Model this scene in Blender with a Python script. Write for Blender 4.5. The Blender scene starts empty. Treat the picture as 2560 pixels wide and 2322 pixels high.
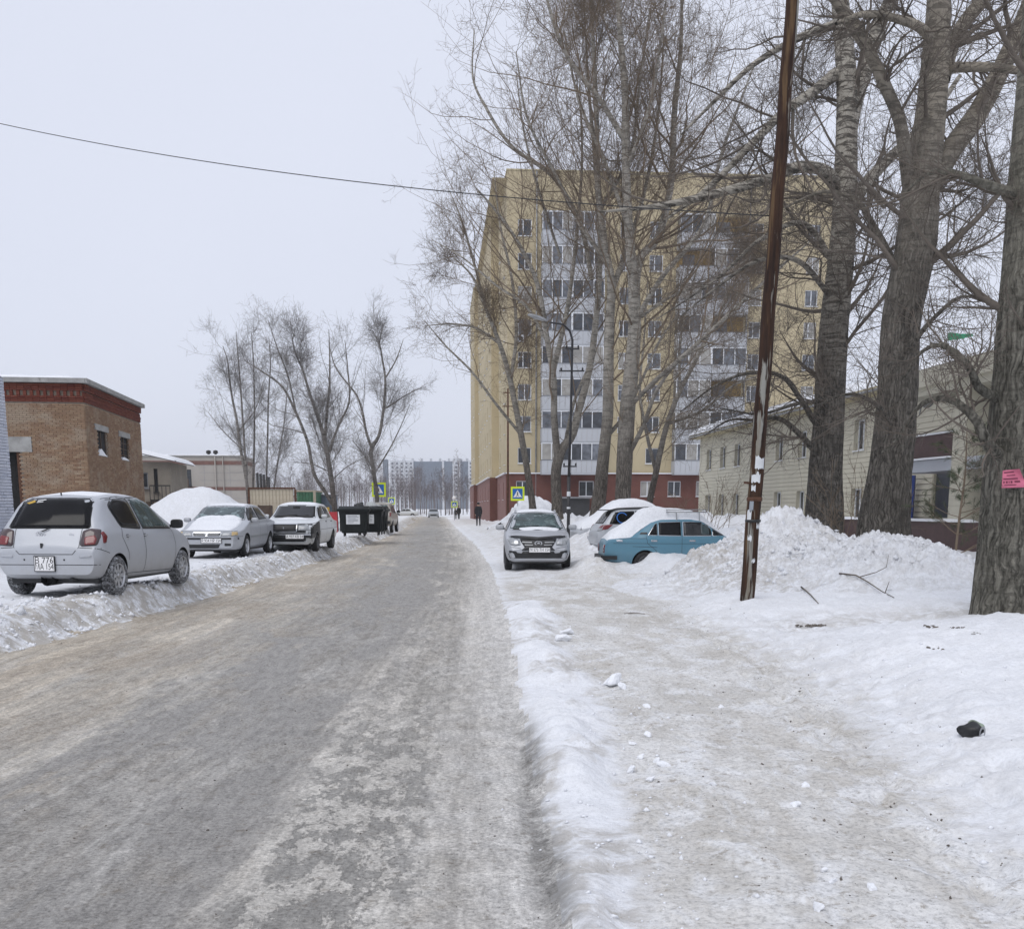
import bpy, bmesh, math, random
import numpy as np
from mathutils import Vector, Matrix
from mathutils.bvhtree import BVHTree

R = math.radians
random.seed(7)
RNG = np.random.default_rng(11)
scene = bpy.context.scene
COL = scene.collection

# ------------------------------------------------------------------ camera
PITCH = R(9.7)
CAM_H = 1.6
F = 2560.0                      # focal length in photo pixels
PPY = 1706.0                    # row of the optical axis in the (cropped) photograph
cam = bpy.data.cameras.new("camera")
cam.lens = 36; cam.sensor_width = 36; cam.sensor_fit = 'HORIZONTAL'
cam.shift_y = (PPY - 1161) / 2560.0
cam.clip_start = 0.05; cam.clip_end = 6000
camo = bpy.data.objects.new("camera", cam); COL.objects.link(camo)
camo.location = (0, 0, CAM_H); camo.rotation_euler = (R(90) - PITCH, 0, 0)
scene.camera = camo

# ------------------------------------------------------------------ world (even overcast) + weak wide sun
world = bpy.data.worlds.new("World"); scene.world = world
world.use_nodes = True
wn = world.node_tree; wn.nodes.clear()
sky = wn.nodes.new('ShaderNodeTexSky'); sky.sky_type = 'NISHITA'; sky.sun_disc = False
sky.sun_elevation = R(52); sky.sun_rotation = R(150); sky.air_density = 1.0; sky.dust_density = 3.0
tc = wn.nodes.new('ShaderNodeTexCoord')
nz = wn.nodes.new('ShaderNodeTexNoise'); nz.inputs['Scale'].default_value = 1.3; nz.inputs['Detail'].default_value = 4
wn.links.new(tc.outputs['Generated'], nz.inputs['Vector'])
rp = wn.nodes.new('ShaderNodeValToRGB')            # the cloud layer: nearly even, slightly blue grey
rp.color_ramp.elements[0].position = .25; rp.color_ramp.elements[0].color = (.64, .675, .785, 1)
rp.color_ramp.elements[1].position = .8; rp.color_ramp.elements[1].color = (.715, .748, .858, 1)
wn.links.new(nz.outputs['Fac'], rp.inputs['Fac'])
gain = wn.nodes.new('ShaderNodeVectorMath'); gain.operation = 'SCALE'; gain.inputs['Scale'].default_value = 11.2
wn.links.new(rp.outputs['Color'], gain.inputs[0])
mx = wn.nodes.new('ShaderNodeMix'); mx.data_type = 'RGBA'; mx.inputs['Factor'].default_value = .93
wn.links.new(sky.outputs['Color'], mx.inputs['A']); wn.links.new(gain.outputs['Vector'], mx.inputs['B'])
bg = wn.nodes.new('ShaderNodeBackground'); bg.inputs['Strength'].default_value = .1
wn.links.new(mx.outputs['Result'], bg.inputs['Color'])
wo = wn.nodes.new('ShaderNodeOutputWorld'); wn.links.new(bg.outputs['Background'], wo.inputs['Surface'])

sun = bpy.data.lights.new("sun", 'SUN'); sun.energy = 1.25; sun.angle = R(40); sun.color = (1, .97, .93)
suno = bpy.data.objects.new("sun", sun); COL.objects.link(suno)
suno.rotation_euler = (R(38), 0, R(150 - 180))
scene.view_settings.view_transform = 'Standard'; scene.view_settings.look = 'None'
scene.view_settings.exposure = 0.05; scene.view_settings.gamma = 1
scene.view_settings.use_curve_mapping = False

def at(u, v, Y):
    """the point of the place at depth Y that the photograph shows at pixel (u, v)"""
    x = (u - 1280) / F; y = (PPY - v) / F
    dy = math.cos(PITCH) + y * math.sin(PITCH); dz = -math.sin(PITCH) + y * math.cos(PITCH)
    t = Y / dy
    return np.array((x * t, Y, CAM_H + dz * t))

# ------------------------------------------------------------------ object bookkeeping
def tag(o, label, cat=None, group=None, kind=None):
    if label: o['label'] = label
    if cat: o['category'] = cat
    if group: o['group'] = group
    if kind: o['kind'] = kind
    return o

def thing(name, label, cat, loc=(0, 0, 0), rz=0, group=None):
    o = bpy.data.objects.new(name, None); COL.objects.link(o)
    o.empty_display_size = .2
    o.location = loc; o.rotation_euler = (0, 0, rz)
    return tag(o, label, cat, group)

def link(name, me, parent=None, loc=None, rot=None):
    o = bpy.data.objects.new(name, me); COL.objects.link(o)
    if parent: o.parent = parent
    if loc is not None: o.location = loc
    if rot is not None: o.rotation_euler = rot
    return o

def kids(o): return [c for c in bpy.data.objects if c.parent is o]
def copy_tree(o, parent=None, table=None):
    if table is None:
        table = {}
        for c in bpy.data.objects:
            if c.parent: table.setdefault(c.parent.name, []).append(c)
    c = o.copy(); COL.objects.link(c)
    if parent: c.parent = parent
    for ch in table.get(o.name, []): copy_tree(ch, c, table)
    return c

def np_mesh(name, V, faces, mats, smooth=False, midx=None):
    """V (n,3); faces: (m,4) or (m,3) int array"""
    V = np.asarray(V, dtype=np.float32); faces = np.asarray(faces, dtype=np.int32)
    me = bpy.data.meshes.new(name)
    k = faces.shape[1]
    me.vertices.add(len(V)); me.vertices.foreach_set('co', V.ravel())
    me.loops.add(faces.size); me.loops.foreach_set('vertex_index', faces.ravel())
    me.polygons.add(len(faces))
    me.polygons.foreach_set('loop_start', np.arange(0, faces.size, k, dtype=np.int32))
    me.polygons.foreach_set('loop_total', np.full(len(faces), k, dtype=np.int32))
    if smooth: me.polygons.foreach_set('use_smooth', np.ones(len(faces), dtype=bool))
    for m in (mats if isinstance(mats, (list, tuple)) else [mats]): me.materials.append(m)
    if midx is not None: me.polygons.foreach_set('material_index', np.asarray(midx, dtype=np.int32))
    me.update(calc_edges=True); me.validate()
    return me

class MB:
    """collects shapes for ONE mesh object"""
    def __init__(s): s.v = []; s.f = []; s.m = []; s.sm = []
    def add(s, vs, fs, m=0, smooth=False):
        b = len(s.v); s.v += [tuple(map(float, p)) for p in vs]
        for f in fs: s.f.append(tuple(b + i for i in f)); s.m.append(m); s.sm.append(smooth)
    def box(s, x0, x1, y0, y1, z0, z1, m=0, M=None):
        vs = [(x, y, z) for x in (x0, x1) for y in (y0, y1) for z in (z0, z1)]
        if M is not None: vs = [M @ Vector(p) for p in vs]
        s.add(vs, [(0, 1, 3, 2), (4, 6, 7, 5), (0, 4, 5, 1), (2, 3, 7, 6), (0, 2, 6, 4), (1, 5, 7, 3)], m)
    def bar(s, a, b, w, h, m=0, up=(0, 0, 1)):
        a = Vector(a); b = Vector(b); d = (b - a); L = d.length; d.normalize()
        u = Vector(up)
        if abs(d.dot(u)) > .98: u = Vector((1, 0, 0))
        r = d.cross(u).normalized(); u = r.cross(d)
        M = Matrix((r, d, u)).transposed().to_4x4(); M.translation = a
        s.box(-w / 2, w / 2, 0, L, -h / 2, h / 2, m, M)
    def tube(s, pts, rad, n=8, m=0, cap=True, smooth=True):
        pts = [Vector(p) for p in pts]
        if not hasattr(rad, '__len__'): rad = [rad] * len(pts)
        b = len(s.v); ref = None
        for i, p in enumerate(pts):
            d = (pts[min(i + 1, len(pts) - 1)] - pts[max(i - 1, 0)]).normalized()
            if ref is None: ref = Vector((1, 0, 0)) if abs(d.x) < .8 else Vector((0, 1, 0))
            a = d.cross(ref).normalized(); c = d.cross(a); ref = c.cross(d) * -1 if False else ref
            for k in range(n):
                t = 2 * math.pi * k / n
                s.v.append(tuple(p + (a * math.cos(t) + c * math.sin(t)) * rad[i]))
        for i in range(len(pts) - 1):
            for k in range(n):
                k2 = (k + 1) % n
                s.f.append((b + i * n + k, b + i * n + k2, b + (i + 1) * n + k2, b + (i + 1) * n + k)); s.m.append(m); s.sm.append(smooth)
        if cap:
            s.f.append(tuple(b + k for k in range(n))); s.m.append(m); s.sm.append(False)
            e = b + (len(pts) - 1) * n
            s.f.append(tuple(e + n - 1 - k for k in range(n))); s.m.append(m); s.sm.append(False)
    def prism(s, poly, a0, a1, axis='y', m=0):
        """poly (p,q) extruded along axis: axis y -> (x,z) polygon, x -> (y,z), z -> (x,y)"""
        n = len(poly)
        def P(p, q, a): return {'y': (p, a, q), 'x': (a, p, q), 'z': (p, q, a)}[axis]
        vs = [P(p, q, a0) for p, q in poly] + [P(p, q, a1) for p, q in poly]
        fs = [(i, (i + 1) % n, n + (i + 1) % n, n + i) for i in range(n)] + [tuple(range(n))[::-1], tuple(range(n, 2 * n))]
        s.add(vs, fs, m)
    def lathe(s, prof, n=24, axis='z', c=(0, 0, 0), m=0, smooth=True):
        b = len(s.v)
        for r, h in prof:
            for k in range(n):
                t = 2 * math.pi * k / n; x, y = r * math.cos(t), r * math.sin(t)
                p = {'z': (x, y, h), 'y': (x, h, y), 'x': (h, x, y)}[axis]
                s.v.append((p[0] + c[0], p[1] + c[1], p[2] + c[2]))
        for i in range(len(prof) - 1):
            for k in range(n):
                k2 = (k + 1) % n
                s.f.append((b + i * n + k, b + i * n + k2, b + (i + 1) * n + k2, b + (i + 1) * n + k)); s.m.append(m); s.sm.append(smooth)
    def mesh(s, name, mats):
        me = bpy.data.meshes.new(name)
        me.from_pydata(s.v, [], s.f)
        for m in (mats if isinstance(mats, (list, tuple)) else [mats]): me.materials.append(m)
        me.polygons.foreach_set('material_index', np.array(s.m, dtype=np.int32))
        me.polygons.foreach_set('use_smooth', np.array(s.sm, dtype=bool))
        me.update()
        bm = bmesh.new(); bm.from_mesh(me); bmesh.ops.recalc_face_normals(bm, faces=bm.faces); bm.to_mesh(me); bm.free()
        return me
    def build(s, name, mats, parent=None, loc=None, rot=None):
        return link(name, s.mesh(name, mats), parent, loc, rot)

# ------------------------------------------------------------------ materials
class NT:
    def __init__(s, name):
        s.mat = bpy.data.materials.new(name); s.mat.use_nodes = True
        s.t = s.mat.node_tree; s.t.nodes.clear()
        s.out = s.t.nodes.new('ShaderNodeOutputMaterial')
        s.b = s.t.nodes.new('ShaderNodeBsdfPrincipled'); s.L(s.b.outputs[0], s.out.inputs['Surface'])
        s.tc = s.t.nodes.new('ShaderNodeTexCoord')
    def L(s, a, b): s.t.links.new(a, b)
    def put(s, sock, v):
        if hasattr(v, 'is_output') or isinstance(v, bpy.types.NodeSocket): s.L(v, sock)
        elif isinstance(v, (tuple, list)) and len(v) == 3 and sock.type == 'RGBA': sock.default_value = (*v, 1)
        else: sock.default_value = v
    def obj(s): return s.tc.outputs['Object']
    def pos(s):
        g = s.t.nodes.new('ShaderNodeNewGeometry'); return g.outputs['Position']
    def map(s, vec, scale=(1, 1, 1), rot=(0, 0, 0), loc=(0, 0, 0)):
        n = s.t.nodes.new('ShaderNodeMapping'); s.L(vec, n.inputs['Vector'])
        n.inputs['Scale'].default_value = scale; n.inputs['Rotation'].default_value = rot; n.inputs['Location'].default_value = loc
        return n.outputs[0]
    def noise(s, vec, scale, detail=4, rough=.55, dist=0):
        n = s.t.nodes.new('ShaderNodeTexNoise'); s.L(vec, n.inputs['Vector'])
        n.inputs['Scale'].default_value = scale; n.inputs['Detail'].default_value = detail
        n.inputs['Roughness'].default_value = rough; n.inputs['Distortion'].default_value = dist
        return n.outputs['Fac']
    def voro(s, vec, scale, feature='F1', out='Distance'):
        n = s.t.nodes.new('ShaderNodeTexVoronoi'); n.feature = feature; s.L(vec, n.inputs['Vector']); n.inputs['Scale'].default_value = scale
        return n.outputs[out]
    def wave(s, vec, scale, dist=2, detail=2, bands='X'):
        n = s.t.nodes.new('ShaderNodeTexWave'); n.bands_direction = bands; s.L(vec, n.inputs['Vector'])
        n.inputs['Scale'].default_value = scale; n.inputs['Distortion'].default_value = dist; n.inputs['Detail'].default_value = detail
        return n.outputs['Fac']
    def ramp(s, fac, stops, mode='LINEAR'):
        n = s.t.nodes.new('ShaderNodeValToRGB'); n.color_ramp.interpolation = mode
        e = n.color_ramp.elements
        while len(e) < len(stops): e.new(.5)
        for el, (p, c) in zip(e, stops):
            el.position = p; el.color = (c, c, c, 1) if not hasattr(c, '__len__') else (*c, 1)
        s.put(n.inputs['Fac'], fac)
        return n.outputs['Color']
    def mix(s, fac, a, b, mode='MIX'):
        n = s.t.nodes.new('ShaderNodeMix'); n.data_type = 'RGBA'; n.blend_type = mode
        s.put(n.inputs['Factor'], fac); s.put(n.inputs['A'], a); s.put(n.inputs['B'], b)
        return n.outputs['Result']
    def math(s, op, a, b=0.0, clamp=False):
        n = s.t.nodes.new('ShaderNodeMath'); n.operation = op; n.use_clamp = clamp
        s.put(n.inputs[0], a); s.put(n.inputs[1], b)
        return n.outputs[0]
    def sep(s, vec):
        n = s.t.nodes.new('ShaderNodeSeparateXYZ'); s.L(vec, n.inputs[0]); return n.outputs
    def attr(s, name):
        n = s.t.nodes.new('ShaderNodeAttribute'); n.attribute_name = name; return n.outputs
    def rnd(s):
        a = s.t.nodes.new('ShaderNodeObjectInfo').outputs['Random']
        g = s.t.nodes.new('ShaderNodeNewGeometry').outputs['Random Per Island']
        return s.math('FRACT', s.math('ADD', a, g))
    def bump(s, h, strength=.5, dist=.02, normal=None):
        n = s.t.nodes.new('ShaderNodeBump'); n.inputs['Strength'].default_value = strength; n.inputs['Distance'].default_value = dist
        s.put(n.inputs['Height'], h)
        if normal is not None: s.L(normal, n.inputs['Normal'])
        return n.outputs[0]
    def fin(s, col, rough=.7, metal=0, spec=.5, bump=None, coat=0, **kw):
        s.put(s.b.inputs['Base Color'], col); s.put(s.b.inputs['Roughness'], rough); s.put(s.b.inputs['Metallic'], metal)
        s.b.inputs['Specular IOR Level'].default_value = spec
        if coat: s.b.inputs['Coat Weight'].default_value = coat; s.b.inputs['Coat Roughness'].default_value = .08
        if bump is not None: s.L(bump, s.b.inputs['Normal'])
        return s.mat

def pm(name, col, rough=.6, metal=0, var=.2, scale=4, spec=.5, bump=0, bscale=40, coat=0, dirt=None, damt=.5):
    n = NT(name); o = n.obj()
    f = n.noise(o, scale, 5, .6)
    c = n.mix(n.ramp(f, [(.3, 0), (.7, 1)]), tuple(x * (1 - var) for x in col), tuple(min(1, x * (1 + var)) for x in col))
    if dirt is not None:
        f2 = n.ramp(n.noise(o, scale * 1.7, 7, .7, .6), [(.45, 0), (.7, damt)])
        c = n.mix(f2, c, dirt)
    b = n.bump(n.noise(o, bscale, 3), bump, .01) if bump else None
    return n.fin(c, rough, metal, spec, b, coat)

M = {}
M['yellow'] = pm('yellow_render', (.47, .40, .265), .85, var=.08, scale=.5, spec=.2, bump=.15, bscale=8)
M['yellow_trim'] = pm('pale_yellow_trim', (.46, .40, .25), .8, var=.08)
M['white_panel'] = pm('white_panel', (.44, .455, .48), .55, var=.06, scale=.8)
M['pvc'] = pm('white_pvc', (.72, .74, .77), .4, var=.04)
M['grey_frame'] = pm('grey_frame', (.2, .21, .23), .5)
M['dark_frame'] = pm('dark_frame', (.03, .03, .032), .5)
M['concrete'] = pm('concrete', (.32, .32, .31), .9, var=.2, scale=2, bump=.3, dirt=(.16, .15, .14))
M['roof_metal'] = pm('roof_metal', (.2, .2, .21), .6, metal=.3)
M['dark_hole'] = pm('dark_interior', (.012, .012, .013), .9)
M['rust'] = pm('rust', (.09, .04, .022), .85, var=.4, scale=8)
M['black_metal'] = pm('black_metal', (.022, .022, .024), .5, var=.3)
M['wire'] = pm('black_cable', (.02, .02, .022), .7)
M['wood_dark'] = pm('dark_wood', (.08, .055, .04), .8, var=.3, scale=6)
M['brown_panel'] = pm('brown_cladding', (.075, .04, .036), .6, var=.2)
M['cream_band'] = pm('brown_band', (.17, .095, .08), .8)
M['grey_wall'] = pm('grey_beige_render', (.36, .335, .305), .85, var=.08, scale=.6)
M['cream_metal'] = pm('cream_metal', (.46, .41, .32), .6, var=.08, dirt=(.25, .16, .09), damt=.25)
M['green_metal'] = pm('green_metal', (.055, .16, .09), .6, var=.2, dirt=(.05, .06, .04))
M['blue_grey_metal'] = pm('blue_grey_metal', (.15, .18, .23), .6)
M['plank'] = pm('cream_siding', (.53, .50, .40), .6, var=.06, scale=1.5)
M['far_wall'] = pm('far_wall', (.55, .57, .6), .9, var=.05)
M['far_blue'] = pm('far_blue_wall', (.14, .17, .215), .9, var=.1)
M['sign_yellow'] = pm('fluorescent_sign_yellow', (.66, .80, .02), .5, var=.03)
M['sign_blue'] = pm('sign_blue', (.012, .12, .42), .45, var=.05)
M['sign_white'] = pm('sign_white', (.8, .8, .8), .5, var=.03)
M['sign_back'] = pm('sign_black', (.02, .02, .02), .5)
M['steel'] = pm('galvanised_steel', (.34, .35, .36), .45, metal=.6)
M['paper'] = pm('pink_paper', (.58, .16, .24), .8, var=.12, scale=12)
M['ink'] = pm('dark_red_ink', (.16, .03, .06), .8)
M['white_paper'] = pm('white_paper', (.62, .64, .66), .8, var=.1, scale=10)
M['text_black'] = pm('black_print', (.01, .01, .012), .6)
M['text_grey'] = pm('grey_print', (.25, .27, .3), .6)
M['plastic_black'] = pm('black_plastic', (.014, .015, .016), .45, var=.3, scale=6)
M['dumpster'] = pm('black_bin_plastic', (.008, .011, .011), .55, var=.35, scale=3, spec=.25)
M['bag'] = pm('rubbish_bag', (.4, .42, .42), .4, var=.5, scale=20)
M['flag'] = pm('green_flag', (.02, .26, .13), .7)
M['tyre'] = pm('tyre_rubber', (.014, .014, .015), .75, var=.3, scale=10)
M['tyre_snow'] = pm('snowy_tyre', (.05, .05, .052), .85, var=.5, scale=14, dirt=(.5, .52, .55), damt=1)
M['rim'] = pm('silver_rim', (.5, .51, .53), .3, metal=.7, var=.1)
M['rim_dark'] = pm('steel_rim', (.12, .12, .125), .45, metal=.5)
M['chrome'] = pm('chrome', (.6, .61, .63), .18, metal=1, var=.05)
M['seam'] = pm('panel_gap', (.02, .021, .023), .7)
M['lamp_red'] = pm('tail_lamp_red', (.16, .012, .014), .15, coat=.6, var=.15)
M['lamp_smoke'] = pm('tail_lamp_smoke', (.05, .028, .03), .15, coat=.6)
M['lamp_clear'] = pm('headlamp_clear', (.30, .315, .33), .18, coat=.5, var=.3, scale=14)
M['lamp_amber'] = pm('indicator_amber', (.5, .36, .16), .15, coat=.6)
M['skin'] = pm('skin', (.45, .28, .2), .6)
M['coat_black'] = pm('black_coat', (.012, .012, .014), .85)
M['trousers'] = pm('dark_trousers', (.016, .017, .022), .85)
M['needle'] = pm('pine_needles', (.055, .075, .035), .7, var=.4, scale=6)
M['blue_poster'] = pm('blue_poster', (.02, .045, .2), .5)
M['door_grey'] = pm('dark_grey_door', (.055, .06, .07), .45, var=.15)
M['gold'] = pm('yellow_box', (.5, .32, .05), .6)
M['red_thing'] = pm('red_crate', (.4, .03, .04), .6)

def glass_mat(name, col, rough=.06, blotch=None, spec=.55):
    n = NT(name); o = n.obj()
    c = n.mix(n.ramp(n.noise(o, 2.2, 3), [(.35, 0), (.7, 1)]), tuple(x * .6 for x in col), tuple(x * 1.4 for x in col))
    if blotch is not None:
        fr = n.ramp(n.noise(o, 3.0, 8, .65, .5), [(.5, 0), (.6, 1)])
        c = n.mix(fr, c, blotch)  # paler, rougher blotches mixed into the glass colour
        rough = n.mix(fr, (rough,) * 3, (.55,) * 3)
    return n.fin(c, rough, 0, spec)
M['glass'] = glass_mat('car_glass', (.012, .014, .016))
M['glass_tint'] = glass_mat('tinted_glass', (.004, .004, .005), .1, None, .22)
M['glass_reflect'] = glass_mat('pale_reflection_glass', (.06, .085, .09), .12, (.22, .29, .30))  # greenish grey reflections painted into the windscreen colour
M['glass_teal'] = glass_mat('teal_windscreen', (.05, .08, .082), .08, (.12, .17, .17))  # darker teal version, reflections likewise put into the colour
M['pane'] = glass_mat('window_pane', (.045, .05, .058), .07)
M['pane_far'] = glass_mat('dull_window_pane', (.13, .14, .16), .22)

def paint(name, col, metal=.0, rough=.3, dirt=(.3, .29, .27), damt=.5):
    n = NT(name); o = n.obj(); z = n.sep(o)[2]
    low = n.ramp(z, [(.15, 1), (.75, 0)])
    f = n.math('MULTIPLY', n.ramp(n.noise(o, 5, 6, .7), [(.3, .1), (.75, 1)]), low)
    f = n.math('MULTIPLY', f, damt)
    fine = n.math('MULTIPLY', n.ramp(n.noise(o, 60, 4, .7), [(.45, 0), (.8, 1)]), .12)
    c = n.mix(n.math('ADD', f, fine, True), col, dirt)
    return n.fin(c, n.math('ADD', n.math('MULTIPLY', f, .5), rough), metal, .4, None, .25)
M['silver'] = paint('silver_paint', (.43, .45, .485), .15, .40)
M['silver2'] = paint('grey_silver_paint', (.42, .44, .47), .12, .42)
M['white_car'] = paint('white_paint', (.64, .67, .69), 0, .35)
M['blue_car'] = paint('pale_blue_paint', (.085, .215, .295), 0, .45, (.28, .33, .36), .35)
M['tan_car'] = paint('beige_paint', (.42, .39, .34), .2, .4)
M['grey_car'] = paint('grey_paint', (.3, .32, .34), .3, .35)

# snow -------------------------------------------------------------------------------------------
def snow_mat(name, clean=(.81, .828, .862), dirt=(.36, .325, .27), attr=None, lump=1.0, base=0.0):
    n = NT(name); p = n.pos()
    big = n.noise(p, .8, 5, .6)
    c = n.mix(n.ramp(big, [(.3, 0), (.7, 1)]), tuple(x * .95 for x in clean), clean)
    speck = n.ramp(n.noise(p, 26, 5, .7), [(.62, 0), (.74, 1)])
    med = n.ramp(n.noise(p, 4.5, 7, .72, .4), [(.40, 0), (.58, 1)])
    if attr:
        a = n.attr(attr)['Fac']
        d = n.math('MULTIPLY', a, n.math('ADD', n.math('MULTIPLY', med, .75), n.math('MULTIPLY', speck, .6)), True)
    else:
        d = n.math('MULTIPLY', n.math('ADD', n.math('MULTIPLY', med, .5), n.math('MULTIPLY', speck, .4)), base)
    c = n.mix(d, c, dirt)
    c = n.mix(1, c, n.ramp(n.noise(p, 24, 6, .8), [(.36, .86), (.5, 1), (.62, 1.05)]), 'MULTIPLY')
    h = n.math('ADD', n.noise(p, 9, 6, .65), n.math('MULTIPLY', n.noise(p, 45, 4, .7), .45))
    b = n.bump(h, .45 * lump, .035)
    n.b.inputs['Subsurface Weight'].default_value = 0
    return n.fin(c, .75, 0, .25, b)

def snow_ground_mat():
    """snow, and the beige trodden path that fades into it"""
    n = NT('snow_and_path'); p = n.pos(); fl = n.attr('flow')['Vector']
    big = n.noise(p, .8, 5, .6)
    c = n.mix(n.ramp(big, [(.3, 0), (.7, 1)]), (.775, .793, .825), (.82, .833, .86))
    speck = n.ramp(n.noise(p, 26, 5, .7), [(.60, 0), (.74, 1)])
    med = n.ramp(n.noise(p, 4.5, 7, .68, .4), [(.38, 0), (.56, 1)])
    d = n.math('MULTIPLY', n.attr('dirt')['Fac'], n.math('ADD', n.math('MULTIPLY', med, .75), n.math('MULTIPLY', speck, .6)), True)
    c = n.mix(d, c, (.33, .295, .24))
    a = n.noise(n.map(fl, (1.6, .8, 1)), 1, 8, .68, .4)
    q = n.mix(n.ramp(a, [(.42, 0), (.58, 1)]), (.56, .545, .515), (.70, .695, .68))
    tan = n.ramp(n.noise(n.map(fl, (1.1, .5, 1), loc=(5, 2, 0)), 1, 8, .70), [(.46, 0), (.58, 1)])
    q = n.mix(n.math('MULTIPLY', tan, .42), q, (.50, .47, .42))
    wht = n.ramp(n.noise(n.map(fl, (2.6, 1.6, 1), loc=(1, 7, 0)), 1, 8, .70, .5), [(.50, 0), (.60, 1)])
    q = n.mix(n.math('MULTIPLY', wht, .7), q, (.77, .78, .795))
    q = n.mix(1, q, n.ramp(n.noise(p, 34, 6, .8), [(.36, .62), (.48, .96), (.60, 1.12)]), 'MULTIPLY')
    q = n.mix(n.ramp(n.noise(p, 11, 8, .8), [(.56, 0), (.63, .65)]), q, (.25, .21, .165))
    grain = n.ramp(n.noise(p, 30, 6, .8), [(.36, .88), (.5, 1), (.62, 1.05)])
    c = n.mix(1, c, grain, 'MULTIPLY')
    wob = n.math('MULTIPLY', n.math('SUBTRACT', n.math('ADD', n.math('MULTIPLY', n.noise(p, 1.8, 7, .68), .6), n.math('MULTIPLY', n.noise(p, 9, 6, .7), .4)), .5), 2.1)
    f = n.ramp(n.math('ADD', n.attr('pathm')['Fac'], wob), [(.30, 0), (.72, 1)])
    c = n.mix(f, c, q)
    gul = n.math('MULTIPLY', n.attr('gully')['Fac'], n.ramp(n.noise(p, 3.4, 8, .75), [(.42, 0), (.54, 1)]))
    c = n.mix(n.math('MULTIPLY', gul, .75), c, (.17, .165, .155))
    h = n.math('ADD', n.noise(p, 9, 6, .65), n.math('MULTIPLY', n.noise(p, 42, 5, .72), .55))
    h = n.math('ADD', h, n.math('MULTIPLY', n.voro(n.map(p, (1, 1, 1)), 24), .22))
    return n.fin(c, .75, 0, .22, n.bump(h, .6, .035))
M['snow'] = snow_ground_mat()
M['snow_pile'] = snow_mat('piled_snow', attr='dirt', lump=2.0)
M['snow_car'] = snow_mat('car_snow', lump=.6)
M['snow_roof'] = snow_mat('roof_snow', lump=.4)
# ------------------------------------------------------------------ numpy value noise
def _hash(ix, iy, seed):
    h = (ix.astype(np.int64) * 374761393 + iy.astype(np.int64) * 668265263 + seed * 1442695041) & 0xffffffff
    h = ((h ^ (h >> 13)) * 1274126177) & 0xffffffff
    return ((h ^ (h >> 16)) & 0xffff) / 65535.0
def vnoise(x, y, seed=0):
    ix = np.floor(x); iy = np.floor(y); fx = x - ix; fy = y - iy
    fx = fx * fx * fx * (fx * (fx * 6 - 15) + 10); fy = fy * fy * fy * (fy * (fy * 6 - 15) + 10)
    a = _hash(ix, iy, seed); b = _hash(ix + 1, iy, seed); c = _hash(ix, iy + 1, seed); d = _hash(ix + 1, iy + 1, seed)
    return (a * (1 - fx) + b * fx) * (1 - fy) + (c * (1 - fx) + d * fx) * fy
def fbm(x, y, oct=4, seed=0, gain=.5):
    s = 0; a = 1; t = 0
    for i in range(oct):
        s = s + a * vnoise(x * 2 ** i + 17 * i, y * 2 ** i - 9 * i, seed + i); t += a; a *= gain
    return s / t
def sstep(a, b, x):
    t = np.clip((x - a) / (b - a), 0, 1); return t * t * (3 - 2 * t)

XR = ([0, 3.7, 9.5, 18, 27, 45, 68, 110, 166, 200, 2000], [.2, .18, .03, -.2, -.55, -1.6, -3.4, -6.5, -10.5, -13.0, -140])
XL = ([0, 11, 18, 37, 68, 110, 166, 200, 2000], [-5.6, -5.6, -5.46, -5.9, -7.4, -10.6, -15.0, -17.6, -145])
def xr(y): return np.interp(y, *XR)
def xl(y): return np.interp(y, *XL)
CROSS0, CROSS1 = 172, 184                      # the crossing street at the far end

def ridge_mod(y):                               # height of the ridge between road and pavement along its length
    m = .55 + .75 * fbm(y * .55, y * 0 + 3.3, 3, 5)
    m = m * (.35 + .65 * sstep(.36, .52, fbm(y * .95, y * 0 + 6.6, 3, 15)))
    m = m * (1 - sstep(16.3, 18.0, y)) * (1 - .72 * np.exp(-((y - 12.4) / .5) ** 2))
    return m

def ridge_w(y):                                 # half width of that ridge
    y = np.asarray(y, float)
    return np.interp(y, [3.4, 4.5, 6.5, 9.5, 12.4, 14.5, 17], [.08, .14, .23, .31, .26, .34, .26]) * (.8 + .4 * fbm(y * 1.3, y * 0 + 8.1, 2, 44))
def pave_edge(y):                               # right-hand edge of the trodden path, from the kerb line
    return 2.05 + .75 * sstep(3, 9, y) + .25 * np.sin(y * .7) * .4 + .9 * sstep(15, 20, y)

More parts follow.
